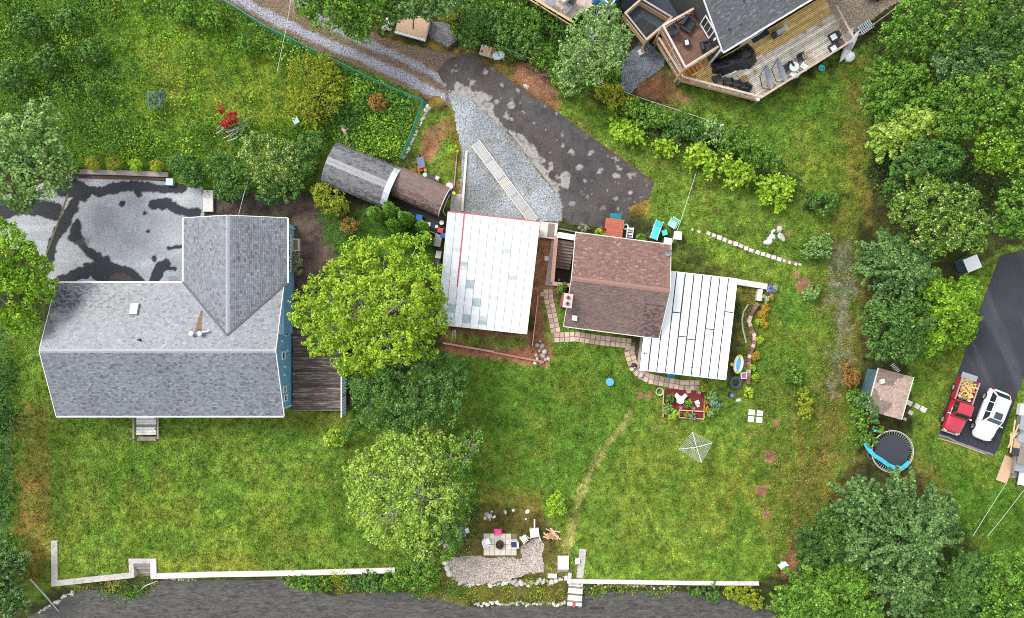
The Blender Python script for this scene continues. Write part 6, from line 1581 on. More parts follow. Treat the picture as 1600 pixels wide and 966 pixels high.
p = W(991, 572, .2); o = thing('black_bag', 'black bundle beside the curve of the paver path', 'bag', (p.x, p.y, 0)); MB().lathe([(.16, 0), (.27, .1), (.25, .25), (.12, .36), (.04, .38)], (0, 0, 0), 9).build('bag', M_black, o, world=False); pbox('label_patch', M_white, o, (0, -.12, .33), (.16, .12, .03), world=False)
p = W(999.5, 585, .2); o = thing('flower_pot', 'pinkish round pot on the paver path', 'pot', (p.x, p.y, 0)); MB().lathe([(.15, .06), (.25, .36), (.21, .36), (.17, .2)], (0, 0, 0), 14).build('pot', mat('lilac_glaze', (.55, .42, .52), rough=.4), o, world=False)
p = W(987, 577, .2); o = thing('flower_pot', 'small white pot beside the black bundle', 'pot', (p.x, p.y, 0)); MB().lathe([(.1, .06), (.15, .3), (.12, .3), (.1, .2)], (0, 0, 0), 12).build('pot', M_white, o, world=False)
# vegetable bed
vb_ = thing('vegetable_bed', 'wood-framed vegetable bed with dark red mulch below the extension', 'garden bed', W(1068, 634))
M_rmulch = mat('red_mulch', (.16, .02, .022), rough=.95, var=.5, scale=12, bump=.6)
b = MB(); b.prism([W(x, y)[:2] for x, y in ((1040, 607), (1100, 612), (1098, 656), (1036, 652))], -.02, .05); b.build('mulch', M_rmulch, vb_)
for a, e in (((1037, 612), (1036, 652)), ((1060, 652.5), (1100, 655)), ((1101, 628), (1100, 654)), ((1061, 642), (1061, 652)), ((1061, 641), (1100, 643)), ((1082, 642), (1082, 653))):
    A_, E_2 = W(*a, .2), W(*e, .2); pbox('frame_board', M_wood_new, vb_, ((A_.x + E_2.x) / 2, (A_.y + E_2.y) / 2, .12), ((E_2 - A_).length, .08, .24), math.atan2(E_2.y - A_.y, E_2.x - A_.x))
for x, y, r, pal, l in ((1047, 622, 8, 'dark', 'dark kale'), (1043, 640, 10, 'sage', 'grey-green cabbage'), (1052, 647, 9, 'lime', 'lime lettuce'), (1076, 631, 7, 'mid', 'middle bean'), (1074, 649, 4, 'gold', 'yellow chard'), (1083, 649, 5, 'blue', 'blue-green cabbage'),
                        (1105, 640, 5, 'orange_fl', 'orange marigold'), (1112, 618, 9, 'sage', 'tall silver artichoke'), (1117, 630, 9, 'blue', 'spreading blue-green squash'), (1113, 644, 9, 'sage', 'low pale squash'), (1100, 606, 6, 'gold', 'golden herb'), (1092, 610, 5, 'cream', 'cream-leaved herb'), (1104, 628, 3.5, 'rust', 'rusty stake-side')):
    shrub('%s plant of the vegetable bed' % l, [(x, y, r, .35), (x - 1, y + 1, r * .7, .45)], pal, .17, 1.5, group='plants of the vegetable bed', name='vegetable_plant', cat='plant')
o = thing('white_cloth', 'white three-lobed cloth spread on the red mulch', 'cloth', W(1062.5, 624)); b = MB()
b.prism([W(x, y)[:2] for x, y in ((1052, 618), (1056, 613), (1061, 618), (1065, 618), (1069, 614), (1073, 618), (1068, 623), (1067, 629), (1062, 631), (1056, 628), (1056, 623))], .30, .34); b.build('cloth', M_white, o)
for x, y in ((1057, 619), (1068, 619), (1062, 628)): p = W(x, y); pbox('support', M_white_dirty, o, (p.x, p.y, .15), (.05, .05, .3))
for x, y, r, l in ((1089.5, 629.5, .26, 'small white plate on the red mulch'), (1090.5, 634, .16, 'tiny red-and-white marker on the red mulch')): p = W(x, y, .1); o = thing('garden_marker', l, 'marker', (p.x, p.y, 0)); pbox('plate', M_white_dirty, o, (0, 0, .1), (r * 1.6, r * 1.6, .05), .4, world=False, shape='paver'); pbox('stake', M_wood_grey, o, (0, 0, .05), (.03, .03, .1), world=False)
p = W(1031.3, 612.5, .3); o = thing('hose_reel', 'pale green coiled hose ring at the corner of the vegetable bed', 'hose', (p.x, p.y, 0)); b = MB()
for k in range(3): b.tube([((.29 + .02 * k) * math.cos(a * math.pi / 10), (.29 + .02 * k) * math.sin(a * math.pi / 10), .05 + .07 * k) for a in range(20)], .04, 6, close=True)
b.build('coil', mat('pale_green_hose', (.45, .60, .35), rough=.5), o, world=False)
for x, y, l in ((1063, 637, 'dark clay pot left of the bean plant'), (1083, 638, 'dark clay pot right of the bean plant')): p = W(x, y, .2); o = thing('flower_pot', l, 'pot', (p.x, p.y, 0)); MB().lathe([(.12, .03), (.18, .3), (.15, .3), (.12, .2)], (0, 0, 0), 12).build('pot', M_brickred, o, world=False)
# rotary dryer
o = thing('rotary_clothes_dryer', 'open rotary clothes dryer with white lines on the right lawn', 'clothes dryer', W(1088, 700, 0))
hub = W(1088.5, 699, 1.9); M_line = mat('white_line', (.75, .75, .75), rough=.5)
MB().tube([(hub.x, hub.y, -.1), (hub.x, hub.y, 1.95)], .035, 8).build('pole', M_metalgrey, o)
tipsd = [W(1081.7, 675, 2.2), W(1113, 692, 2.2), W(1096, 723, 2.2), W(1060.5, 702, 2.2)]
for q in tipsd: MB().tube([hub, q], .03, 6).build('arm', M_white, o)
for k in range(9):
    f = .25 + .75 * k / 8; b = MB(); b.tube([lerp(hub, q, f) + Vector((0, 0, .035)) for q in tipsd], .011, 4, close=True); b.build('line', M_line, o)
# trampoline
tc_ = W(1394, 705.5, .9); o = thing('trampoline', 'round trampoline with black mat and fallen turquoise pad', 'trampoline', (tc_.x, tc_.y, 0))
R_ = 1.78
MB().lathe([(R_ - .32, .86), (R_ - .32, .88)], (0, 0, 0), 32).build('mat', mat('trampoline_mat', (.028, .032, .045), rough=.6, var=.12), o, world=False)
b = MB(); b.tube([(R_ * math.cos(k * math.pi / 20), R_ * math.sin(k * math.pi / 20), .9) for k in range(40)], .045, 8, close=True); b.build('rim', M_metalgrey, o, world=False)
for k in range(48): a = k * math.pi / 24; b = MB(); b.tube([((R_ - .32) * math.cos(a), (R_ - .32) * math.sin(a), .87), (R_ * math.cos(a), R_ * math.sin(a), .89)], .014, 4); b.build('spring', M_metalgrey, o, world=False)
for k in range(6):
    a = k * math.pi / 3 + .3; b = MB(); b.tube([(R_ * math.cos(a - .15), R_ * math.sin(a - .15), .88), (R_ * math.cos(a - .12), R_ * math.sin(a - .12), 0), (R_ * math.cos(a + .12), R_ * math.sin(a + .12), 0), (R_ * math.cos(a + .15), R_ * math.sin(a + .15), .88)], .035, 6); b.build('leg', M_metalgrey, o, world=False)
b = MB(); b.tube([((R_ + .07) * math.cos(k * math.pi / 18), (R_ + .07) * math.sin(k * math.pi / 18), .97) for k in range(36)], .03, 5, close=True); b.build('webbing', mat('cream_webbing', (.55, .52, .42), rough=.8), o, world=False)
b = MB(); pts = [W(x, y, 1.0) for x, y in ((1351, 692), (1358, 704), (1366, 712), (1376, 718), (1388, 727), (1398, 731), (1410, 731), (1420, 722))]
M_pad = mat('turquoise_pad', (.04, .42, .56), rough=.5)
for i, (a, e) in enumerate(zip(pts[:-1], pts[1:])): b.bar(a + Vector((0, 0, .03 + .02 * (i % 2))), e + Vector((0, 0, .03 + .02 * (i % 2))), .34, .06)
b.build('fallen_pad', M_pad, o)
b = MB(); b.bar(W(1365, 673, 1), W(1380, 675, 1), .18, .05); b.build('fallen_pad', M_pad, o)
# ------------------------------------------------------------------ vehicles
def paint(name, c):
    m = mat(name, c, rough=.28, var=.05, spec=.6)
    m.node_tree.nodes['Principled BSDF'].inputs['Coat Weight'].default_value = .6
    return m
M_carwhite = paint('white_car_paint', (.78, .79, .80)); M_carred = paint('red_car_paint', (.42, .012, .035)); M_carnavy = paint('navy_car_paint', (.012, .014, .025))
M_tyre = mat('tyre_rubber', (.02, .02, .022), rough=.85); M_rim = mat('alloy_rim', (.55, .56, .58), rough=.3, metal=.7); M_lamp = mat('lamp_glass', (.75, .76, .72), rough=.15); M_tail = mat('tail_lamp', (.35, .01, .01), rough=.2)
M_cglass = mat('green_tinted_glass', (.012, .035, .035), rough=.06, var=.2, spec=.9)
def ring_at(y, w, zb, zs, zt, crown=.02, tuck=.06):
    return [(-w + tuck, y, zb), (-w, y, (zb + zs) / 2), (-w + .01, y, zs), (-w + .14, y, zt), (-w * .4, y, zt + crown), (w * .4, y, zt + crown), (w - .14, y, zt), (w - .01, y, zs), (w, y, (zb + zs) / 2), (w - tuck, y, zb)]
def wheel(t, x, y, r=.35, w=.22):
    sgn = 1 if x > 0 else -1
    M_ = Matrix.Rotation(math.pi / 2, 3, 'Y')
    b = MB(); b.lathe([(r * .62, -w / 2), (r * .93, -w / 2), (r, -w / 4), (r, w / 4), (r * .93, w / 2), (r * .62, w / 2)], (x, y, r), 22, cap=False, M=M_); wh = b.build('wheel', M_tyre, t, world=False)
    b = MB(); b.lathe([(r * .63, -w * .46), (r * .5, -w * .3), (r * .15, -w * .3), (.02, -w * .3)], (x, y, r), 16, cap=True, M=M_); b.lathe([(r * .63, w * .46), (r * .5, w * .3), (r * .15, w * .3), (.02, w * .3)], (x, y, r), 16, cap=True, M=M_); b.build('rim', M_rim, wh, world=False)
    b = MB()
    for k in range(5):
        a = k * 2 * math.pi / 5; b.bar((x + sgn * w * .40, y, r), (x + sgn * w * .40, y + r * .58 * math.cos(a), r + r * .58 * math.sin(a)), .05, .04)
    b.build('spokes', M_rim, wh, world=False)
def pane(t, name, quad, n_off, m, parent=None):
    q = [Vector(v) for v in quad]; nrm = (q[1] - q[0]).cross(q[2] - q[0]).normalized() * n_off
    b = MB(); b.add([v + nrm for v in q] + [v - nrm * .3 for v in q], [(0, 1, 2, 3), (7, 6, 5, 4), (0, 4, 5, 1), (1, 5, 6, 2), (2, 6, 7, 3), (3, 7, 4, 0)]); return b.build(name, m, parent or t, world=False)
def cabin(b, ya, yb, yc, yd, z0, z1, w0, w1):
    """lower front/back ya (front) .. yd (back), roof yb .. yc"""
    v = [(-w0, ya, z0), (w0, ya, z0), (w0, yd, z0), (-w0, yd, z0), (-w1, yb, z1), (w1, yb, z1), (w1, yc, z1), (-w1, yc, z1), (-w1 * .6, yb - .1, z1 + .04), (w1 * .6, yb - .1, z1 + .04), (w1 * .6, yc + .1, z1 + .04), (-w1 * .6, yc + .1, z1 + .04)]
    b.add(v, [(0, 4, 5, 1), (1, 5, 6, 2), (2, 6, 7, 3), (3, 7, 4, 0), (4, 8, 9, 5), (5, 9, 10, 6), (6, 10, 11, 7), (7, 11, 8, 4), (8, 11, 10, 9)]); return v
def head(a, e): d = e - a; return math.atan2(d.y, d.x) - math.pi / 2
# white estate car
A_, E_2 = W(1566, 612, 1.0), W(1534.5, 686, .8); c = (A_ + E_2) / 2
t = thing('parked_car', 'white SUV with sunroof parked on the dark right-hand driveway', 'car', (c.x, c.y, .034), head(A_, E_2), group='vehicles on the right-hand driveway')
b = MB(); b.loft([ring_at(-2.28, .72, .45, .75, .86), ring_at(-2.18, .86, .32, .80, .98), ring_at(-1.6, .92, .25, .85, 1.02), ring_at(-.2, .93, .25, .85, 1.0), ring_at(.9, .92, .25, .82, 1.0), ring_at(1.6, .89, .25, .78, .95), ring_at(2.05, .82, .28, .70, .86), ring_at(2.25, .68, .35, .58, .70), ring_at(2.33, .5, .42, .5, .58)])
body = b.build('body', M_carwhite, t, world=False, smooth=True)
b = MB(); cabin(b, 1.02, .25, -1.65, -2.15, .98, 1.62, .80, .64); b.build('cabin', M_carwhite, t, world=False)
pane(t, 'windshield', [(-.70, .93, 1.03), (-.57, .33, 1.57), (.57, .33, 1.57), (.70, .93, 1.03)][::-1], .012, M_cglass)
pane(t, 'rear_window', [(-.68, -2.08, 1.06), (.68, -2.08, 1.06), (.57, -1.72, 1.56), (-.57, -1.72, 1.56)], .012, M_cglass)
for s in (-1, 1):
    for y0, y1, t0, t1 in ((.80, -.12, .22, -.12), (-.20, -1.0, -.20, -1.0), (-1.08, -1.95, -1.08, -1.62)):
        q = [(s * .79, y0, 1.05), (s * .79, y1, 1.05), (s * .655, t1, 1.56), (s * .655, t0, 1.56)]; pane(t, 'side_window', q if s < 0 else q[::-1], .012 , M_cglass)
    b = MB(); b.box((s * 1.0, .70, 1.05), (.2, .1, .14)); b.build('mirror', M_carwhite, t, world=False)
    b = MB(); b.tube([(s * .6, .1, 1.68), (s * .6, -1.55, 1.68)], .025, 6); b.build('roof_rail', M_metalgrey, t, world=False)
    b = MB(); b.box((s * .62, 2.12, .70), (.34, .14, .14), M=Matrix.Rotation(-s * .45, 3, 'Z')); b.build('headlight', M_lamp, t, world=False)
    b = MB(); b.box((s * .74, -2.2, .88), (.18, .12, .22)); b.build('tail_light', M_tail, t, world=False)
    for y in (1.42, -1.42): wheel(t, s * .84, y, .35)
MB().box((0, -.05, 1.668), (.72, .6, .02)).build('sunroof', M_cglass, t, world=False)
for y in (-.82, -1.25): MB().box((0, y, 1.664), (1.1, .02, .012)).build('roof_seam', M_darkmetal, t, world=False)
MB().box((0, 2.31, .42), (1.0, .05, .14)).build('grille', M_black, t, world=False)
# red pickup
A_, E_2 = W(1516, 594, .9), W(1486.5, 676, .75); c = (A_ + E_2) / 2; LP_ = (E_2 - A_).length
t = thing('pickup_truck', 'red pickup truck with its tailgate down on the right-hand driveway', 'pickup truck', (c.x, c.y, .034), head(A_, E_2), group='vehicles on the right-hand driveway')
hl = LP_ / 2
b = MB(); b.loft([ring_at(-.35, .86, .32, .85, 1.0), ring_at(.6, .87, .30, .85, 1.0), ring_at(1.2, .86, .30, .83, .99), ring_at(1.7, .84, .30, .80, .95), ring_at(2.2, .80, .32, .74, .88), ring_at(hl - .08, .72, .38, .62, .74), ring_at(hl, .62, .42, .54, .62)])
b.build('body', M_carred, t, world=False, smooth=True)
b = MB(); cabin(b, 1.15, .62, -.28, -.42, .98, 1.60, .76, .64); b.build('cabin', M_carred, t, world=False)
pane(t, 'windshield', [(-.68, 1.10, 1.02), (-.58, .68, 1.55), (.58, .68, 1.55), (.68, 1.10, 1.02)][::-1], .012, M_cglass)
pane(t, 'rear_window', [(-.6, -.41, 1.08), (.6, -.41, 1.08), (.52, -.30, 1.52), (-.52, -.30, 1.52)], .012, M_cglass)
for s in (-1, 1):
    for y0, y1, t0, t1 in ((.95, .18, .58, .16), (.10, -.34, .10, -.26)):
        q = [(s * .757, y0, 1.04), (s * .757, y1, 1.04), (s * .655, t1, 1.54), (s * .655, t0, 1.54)]; pane(t, 'side_window', q if s < 0 else q[::-1], .012, M_cglass)
    b = MB(); b.box((s * .96, .88, 1.08), (.22, .1, .16)); b.build('mirror', M_white, t, world=False)
    b = MB(); b.box((s * .58, hl - .1, .66), (.32, .14, .13), M=Matrix.Rotation(-s * .3, 3, 'Z')); b.build('headlight', M_lamp, t, world=False)
    b = MB(); b.box((s * .80, -(hl + .42) / 2 , .70), (.14, hl - .42, .56)); bs = b.build('bed_side', M_carred, t, world=False)
    b = MB(); b.box((s * .80, -(hl + .42) / 2 , .995), (.11, hl - .44, .03)); b.build('bed_rail', M_metalgrey, bs, world=False)
    b = MB(); b.box((s * .82, -hl - .01, .72), (.1, .04, .26)); b.build('tail_light', M_tail, t, world=False)
    for y in (1.55, -1.45): wheel(t, s * .80, y, .36)
MB().box((0, -(hl + .42) / 2, .52), (1.46, hl - .42, .06)).build('bed_floor', M_darkmetal, t, world=False)
MB().box((0, -.46, .76), (1.46, .05, .46)).build('bed_front', M_carred, t, world=False)
MB().box((0, -hl - .27, .60), (1.42, .52, .06)).build('tailgate', M_metalgrey, t, world=False)
MB().box((0, hl + .04, .46), (1.5, .14, .2)).build('bumper', M_metalgrey, t, world=False)
pk = t
fw = thing('firewood_load', 'load of split yellow firewood heaped in the red pickup bed', 'firewood', (c.x, c.y, .034), pk.rotation_euler.z)
rr = random.Random(17); M_fire = mat('split_firewood', (.58, .38, .14), rough=.8, var=.3, scale=9, rnd=.4)
for k in range(120):
    pbox('billet', M_fire, fw, (rr.uniform(-.62, .62), rr.uniform(-hl + .1, -.75), .62 + .38 * rr.random()), (.10, .42 * rr.uniform(.6, 1.1), .09), rr.uniform(0, 3.14), rx=rr.uniform(-.4, .4), world=False)
pbox('green_bag', mat('dark_green_bag', (.02, .09, .075), rough=.5), fw, (.2, -.62, .88), (.7, .24, .22), .1, world=False, shape='stone'); pbox('white_bag', M_white, fw, (-.5, -.66, .85), (.3, .2, .2), .1, world=False, shape='stone')
# plastic sheet and board at the driveway end
o = thing('driveway_edging', 'rumpled dark plastic edging along the end of the right-hand driveway', 'edging', W(1510, 690)); b = MB()
poly_wall(b, [(1467, 680), (1482, 684), (1497, 692), (1512, 697), (1528, 703), (1552, 711)], .2, -.05, .10); b.build('strip', mat('mauve_plastic', (.17, .14, .17), rough=.4, var=.4, scale=5), o)
o = thing('driveway_edging', 'thin orange-brown board below the red pickup front', 'edging', W(1490, 686)); b = MB(); poly_wall(b, [(1467, 685), (1500, 695), (1540, 710)], .08, -.05, .13); b.build('board', M_wood_new, o)
# boat trailer / lumber heap at right edge
lh_ = thing('lumber_trailer', 'grey trailer with loose lumber and boxes at the right edge', 'trailer', W(1590, 680))
a_ = pxang(1578, 760, 1598, 640) - math.pi / 2
p = W(1592, 690, .5)
pbox('bed', M_metalgrey, lh_, (p.x + .5, p.y, .5), (1.6, 5.4, .1), a_); pbox('side_board', M_wood_grey, lh_, (p.x - .3, p.y - .2, .68), (.08, 5.2, .32), a_); pbox('side_board', M_wood_grey, lh_, (p.x + 1.25, p.y + .2, .68), (.08, 5.2, .32), a_)
for sx in (-.25, 1.3): q = Vector((p.x + sx, p.y, .33)); b = MB(); b.lathe([(.18, -.1), (.32, -.1), (.33, 0), (.32, .1), (.18, .1)], q, 16, M=Matrix.Rotation(math.pi / 2, 3, 'Y')); b.build('wheel', M_tyre, lh_)
pbox('drawbar', M_darkmetal, lh_, (p.x - .1, p.y - 3.2, .45), (.1, 1.6, .1), a_)
rr = random.Random(23)
lo_ = thing('lumber', 'loose pale sticks of lumber laid across the trailer', 'lumber', W(1582, 665))
for x0, y0, x1, y1 in ((1586, 656, 1578, 708), (1592, 663, 1575, 700), (1580, 676, 1578, 694), (1590, 676, 1578, 690)):
    a, e = W(x0, y0, 1.0), W(x1, y1, .95); b = MB(); b.bar(a + Vector((0, 0, .02 * rr.random())), e + Vector((0, 0, .05 * rr.random())), .11, .06); b.build('stick', M_wood_new, lo_)
for x, y, s, m_, l, sh_ in ((1593, 684, (.75, .75, .5), M_metalgrey, 'grey round tub on the trailer', 'cyl'), (1587, 693, (.55, .9, .4), M_wood_new, 'pale timber offcut box on the trailer', 'box'), (1597, 660, (.7, 1.2, .5), M_metalgrey, 'grey box at the upper end of the trailer', 'box'), (1584, 705, (.6, .6, .45), M_darkmetal, 'dark toolbox at the lower end of the trailer', 'box'), (1597, 712, (.9, 1.3, .4), M_wood_grey, 'weathered crate on the trailer near the photo edge', 'box'), (1597, 640, (.6, 1.0, .4), M_white_dirty, 'pale box at the very top of the trailer', 'box')):
    p = W(x, y, .8); o = thing('storage_box' if sh_ == 'box' else 'storage_tub', l, 'box' if sh_ == 'box' else 'tub', (p.x, p.y, .55)); pbox('body', m_, o, (0, 0, s[2] / 2 + .01), s, a_, world=False, shape=sh_); pbox('lid', m_, o, (0, 0, s[2] + .03), (s[0] * 1.06, s[1] * 1.06, .05), a_, world=False, shape=sh_)
o = thing('plywood_ramp', 'sheet of pale plywood lying beside the trailer tail', 'plywood', W(1571, 734)); p = W(1571.5, 733.5, .1); pbox('sheet', M_plywood, o, (p.x, p.y, .1), (1.0, 2.35, .04), pxang(1561, 755, 1577, 712) - math.pi / 2); p = W(1571.5, 733.5, .05); pbox('batten', M_wood_grey, o, (p.x, p.y, .05), (.9, .08, .08), .4)
o = thing('grey_boards', 'stack of grey boards beside the plywood sheet', 'boards', W(1584, 730))
for k in range(5): p = W(1582 + k * 1.6, 728, .2); pbox('board', M_wood_grey, o, (p.x, p.y, .06 + .045 * k), (.16, 2.2, .04), a_ + .05 * k)
o = thing('white_sheet', 'white sheet lying at the right edge below the trailer', 'panel', W(1598, 748)); p = W(1598, 747, .1); pbox('panel', M_white, o, (p.x, p.y, .08), (.9, 1.3, .06), a_)

# ------------------------------------------------------------------ neighbouring house with decks (top right)
zE = 5.6
Cn = W(1130, 81, zE); an = math.radians(31.0); un = Vector((math.cos(an), math.sin(an), 0)); vn = Vector((-un.y, un.x, 0))
nh = thing('neighbour_house', 'charcoal house with dark grey shingle roof above the large wooden deck', 'house', Vector((Cn.x, Cn.y, 0)))
Lr, Dr, zRn = 15.0, 5.0, 8.0
def N_(u, v, z): return Vector((Cn.x, Cn.y, z)) + un * u + vn * v
r_a = [N_(0, 0, zE), N_(Lr, 0, zE), N_(Lr, Dr, zRn), N_(0, Dr, zRn)]; r_b = [N_(Lr, 2 * Dr, zE), N_(0, 2 * Dr, zE), N_(0, Dr, zRn), N_(Lr, Dr, zRn)]
b = MB(); slab(b, r_a, .14); slab(b, r_b, .14); rf = b.build('roof', M_roofdeck, nh)
def cf_n(p, rr):
    g = .075 + .05 * rr.random() + (.06 if rr.random() < .06 else 0); return (g, g * 1.02, g * 1.08)
shingles('shingles', rf, [r_a], cf_n, seed=41, expo=.145, tab=.3)
b = MB(); b.bar(r_a[0] - un * .03 - Vector((0, 0, .06)), r_a[3] - un * .03 - Vector((0, 0, .06)), .06, .18); b.build('rake_board', M_white, nh)
b = MB(); b.bar(r_a[0] - vn * .07 - Vector((0, 0, .05)), r_a[1] - vn * .07 - Vector((0, 0, .05)), .13, .13); b.build('gutter', M_white, nh)
b = MB(); ov = .45; pit = (zRn - zE) / Dr
prof = [(ov, 0), (2 * Dr - ov, 0), (2 * Dr - ov, zE + ov * pit - .16), (Dr, zRn - .17), (ov, zE + ov * pit - .16)]
b.add([N_(ov, v, z) for v, z in prof] + [N_(Lr - ov, v, z) for v, z in prof], [(4, 3, 2, 1, 0), (5, 6, 7, 8, 9)] + [(i, (i + 1) % 5, 5 + (i + 1) % 5, 5 + i) for i in range(5)]); b.build('wall', M_darkgrey, nh)
b = MB(); b.box(N_(ov - .02, ov - .02, 2.7), (.14, .14, 5.4), an); b.build('corner_board', M_white, nh)
window(nh, N_(ov, 2.6, 4.45), an + math.pi, 1.5, 1.7, bars=2)
window(nh, N_(4.5, ov, 2.2), an - math.pi / 2, 2.2, 1.9, bars=1, name='patio_door')
for u_, v_ in ((.35, 1.0),): pbox('wall_lamp', M_white, nh, N_(ov - .08, 1.4, 4.6), (.16, .16, .3), an)
for px, py, s in ((1159, 6, .2), (1140, 46, .25), (1158, 38, .18)):
    p = W(px, py, 6.2); zz = zE + (p - N_(0, 0, 0)).dot(vn) * pit; pbox('roof_patch', M_black, nh, (p.x, p.y, zz + .05), (s, s, .06), an, shape='cyl')
for k in range(4): p = N_(1.6 + k * 1.8, -.06, zE + .02); pbox('gutter_bracket', M_white_dirty, nh, p, (.6, .08, .08), an)
# great deck
zd = 1.2
outl = [W(x, y, zd) for x, y in ((1026, 66), (1063, 126), (1184, 157), (1326, 68), (1299, 17), (1262, -55), (1150, -60), (1085, 20))]
gd = thing('great_deck', 'large weathered wooden deck wrapping round the charcoal house', 'deck', Vector((outl[2].x, outl[2].y, 0)))
PU = [((q - Cn).dot(un), (q - Cn).dot(vn)) for q in outl]
M_wood_amber = mat('amber_stained_wood', (.68, .46, .16), rough=.75, var=.3, scale=3, rnd=.25)
rr = random.Random(31); v = min(q[1] for q in PU) + .08
while v < max(q[1] for q in PU):
    xs_ = []
    for i in range(len(PU)):
        (x0, y0), (x1, y1) = PU[i], PU[(i + 1) % len(PU)]
        if (y0 - v) * (y1 - v) < 0: xs_.append(x0 + (x1 - x0) * (v - y0) / (y1 - y0))
    xs_.sort()
    for a, e in zip(xs_[::2], xs_[1::2]):
        if v > .3: e = min(e, .5)
        if e - a < .2: continue
        cuts = ([a, -1.2, e] if v > -1.5 and a < -1.8 and e > -.6 else [a] + [a + (e - a) * rr.uniform(.35, .65)] * (e - a > 5) + [e])
        for s0, s1 in zip(cuts[:-1], cuts[1:]):
            q = N_((s0 + s1) / 2, v, zd - .02 + rr.uniform(-.004, .004)); near = q.x < W(1075, 0, zd).x or v > -1.4 + .3 * math.sin(q.x)
            pbox('plank', M_wood_orange if (s0 < -2 and v > -1.5) else (M_wood_amber if v > -1.0 - .6 * rr.random() else M_wood_gold), gd, q, (s1 - s0 - .01, .122, .04), an)
    v += .148
def railing(t, pts, z0, z1, m_, mesh_r=None, skip=(), baluster=True):
    P = [Vector((q.x, q.y, 0)) for q in pts]
    for i, (a, e) in enumerate(zip(P[:-1], P[1:])):
        if i in skip: continue
        L = (e - a).length; n_ = max(1, round(L / 1.8)); ang = math.atan2((e - a).y, (e - a).x)
        for k in range(n_ + (i == len(P) - 2)): q = lerp(a, e, k / n_); pbox('post', m_, t, (q.x, q.y, (z0 - .3 + z1) / 2), (.1, .1, z1 - z0 + .3), ang)
        mid = (a + e) / 2; pbox('top_rail', m_, t, (mid.x, mid.y, z1 + .02), (L + .12, .17, .05), ang); pbox('bottom_rail', m_, t, (mid.x, mid.y, z0 + .12), (L - .05, .06, .09), ang)
        if baluster:
            for k in range(int(L / .16)):
                q = lerp(a, e, (k + .5) * .16 / L); pbox('baluster', m_, t, (q.x, q.y, (z0 + z1) / 2 + .05), (.04, .04, z1 - z0 - .15), ang)
M_railw = mat('greyed_rail_wood', (.50, .40, .32), rough=.8, var=.25, scale=4, rnd=.15)
railing(gd, outl[:5], zd, zd + 1.0, M_railw)
b = MB()
for a, e in zip(outl[:4], outl[1:5]): b.bar(Vector((a.x, a.y, zd - .18)), Vector((e.x, e.y, zd - .18)), .06, .26)
b.build('fascia', M_wood_new, gd)
for q in outl[:5]: pbox('support_post', M_wood_grey, gd, (q.x, q.y, .45), (.14, .14, .95))
# upper balcony on the west wall
zf_, zr_ = 3.3, 4.3
bq = [W(x, y, zr_) for x, y in ((1083, 14), (1036, 40), (1071, 105), (1122, 73))]
bl = thing('balcony', 'small upper balcony with brown boards and pale rails on the charcoal house', 'balcony', Vector((bq[2].x, bq[2].y, zd)))
bu = (bq[3] - bq[2]).normalized(); bv = Vector((-bu.y, bu.x, 0)); bd = (bq[1] - bq[2]).length; bw = (bq[3] - bq[2]).length
M_brownb = mat('brown_deck_board', (.16, .085, .06), rough=.75, var=.25, scale=4, rnd=.2)
nb = int(bd / .15)
for k in range(nb): q = lerp(lerp(bq[2], bq[1], (k + .5) / nb), lerp(bq[3], bq[0], (k + .5) / nb), .5); pbox('plank', M_brownb, bl, (q.x, q.y, zf_), (bw, .138, .04), math.atan2(bu.y, bu.x))
railing(bl, bq[::1], zf_, zr_, M_railw)
for q in (bq[1], bq[2]): pbox('support_post', M_wood_new, bl, (q.x, q.y, zf_ / 2 + .2), (.14, .14, zf_ - .2))
b = MB()
for a, e in zip(bq[:3], bq[1:4]): b.bar(Vector((a.x, a.y, zf_ - .16)), Vector((e.x, e.y, zf_ - .16)), .06, .24)
b.build('fascia', M_wood_new, bl)
# stair down from balcony
so = thing('deck_stair', 'orange-stained stair at the inner corner of the large deck', 'stair', W(1085, 110, zd))
for k in range(4): q = W(1079 + k * 5.0, 108 - k * 2.2, zd + .5); pbox('tread', M_wood_orange, so, (q.x, q.y, zd + .12 + .17 * k), (.28, .9, .05), an)
for sy in (-.48, .48): q = W(1086, 105, zd + .3) + vn * sy; pbox('stringer', M_wood_gold, so, (q.x, q.y, zd + .22), (1.3, .06, .3), an)
# black-floored platform left of balcony
zt = 2.6
kq = [W(x, y, zt) for x, y in ((1002, -2), (977, 20), (1010, 61.5), (1050, 27))]
kp = thing('sunken_platform', 'wood-sided square platform with a black tarp floor beside the balcony', 'platform', Vector((kq[2].x, kq[2].y, 0)))
for a, e in ((0, 1), (1, 2), (2, 3), (3, 0)):
    A_, E_2 = kq[a], kq[e]; mid = (A_ + E_2) / 2; ang = math.atan2((E_2 - A_).y, (E_2 - A_).x)
    for k in range(5): pbox('board', M_wood_new, kp, (mid.x, mid.y, 1.3 + k * .155), ((E_2 - A_).length, .05, .145), ang)
    pbox('top_rail', M_railw, kp, (mid.x, mid.y, zt), ((E_2 - A_).length + .1, .13, .05), ang); pbox('post', M_wood_new, kp, (A_.x, A_.y, zt / 2), (.12, .12, zt))
M_tarp = mat('black_tarp', (.014, .015, .018), rough=.45, var=.4, scale=3, bump=.8, bscale=5)
kc_ = sum(kq, Vector()) / 4; b = MB(); b.prism([lerp(kc_, q, .95)[:2] for q in kq], 1.22, 1.3); b.build('floor', mat('charcoal_felt', (.045, .055, .075), rough=.8, var=.3), kp)
b = MB(); b.prism([lerp(lerp(kc_, q, .62), kq[2], .18)[:2] for q in kq], 1.302, 1.36); b.build('tarp', M_tarp, kp)
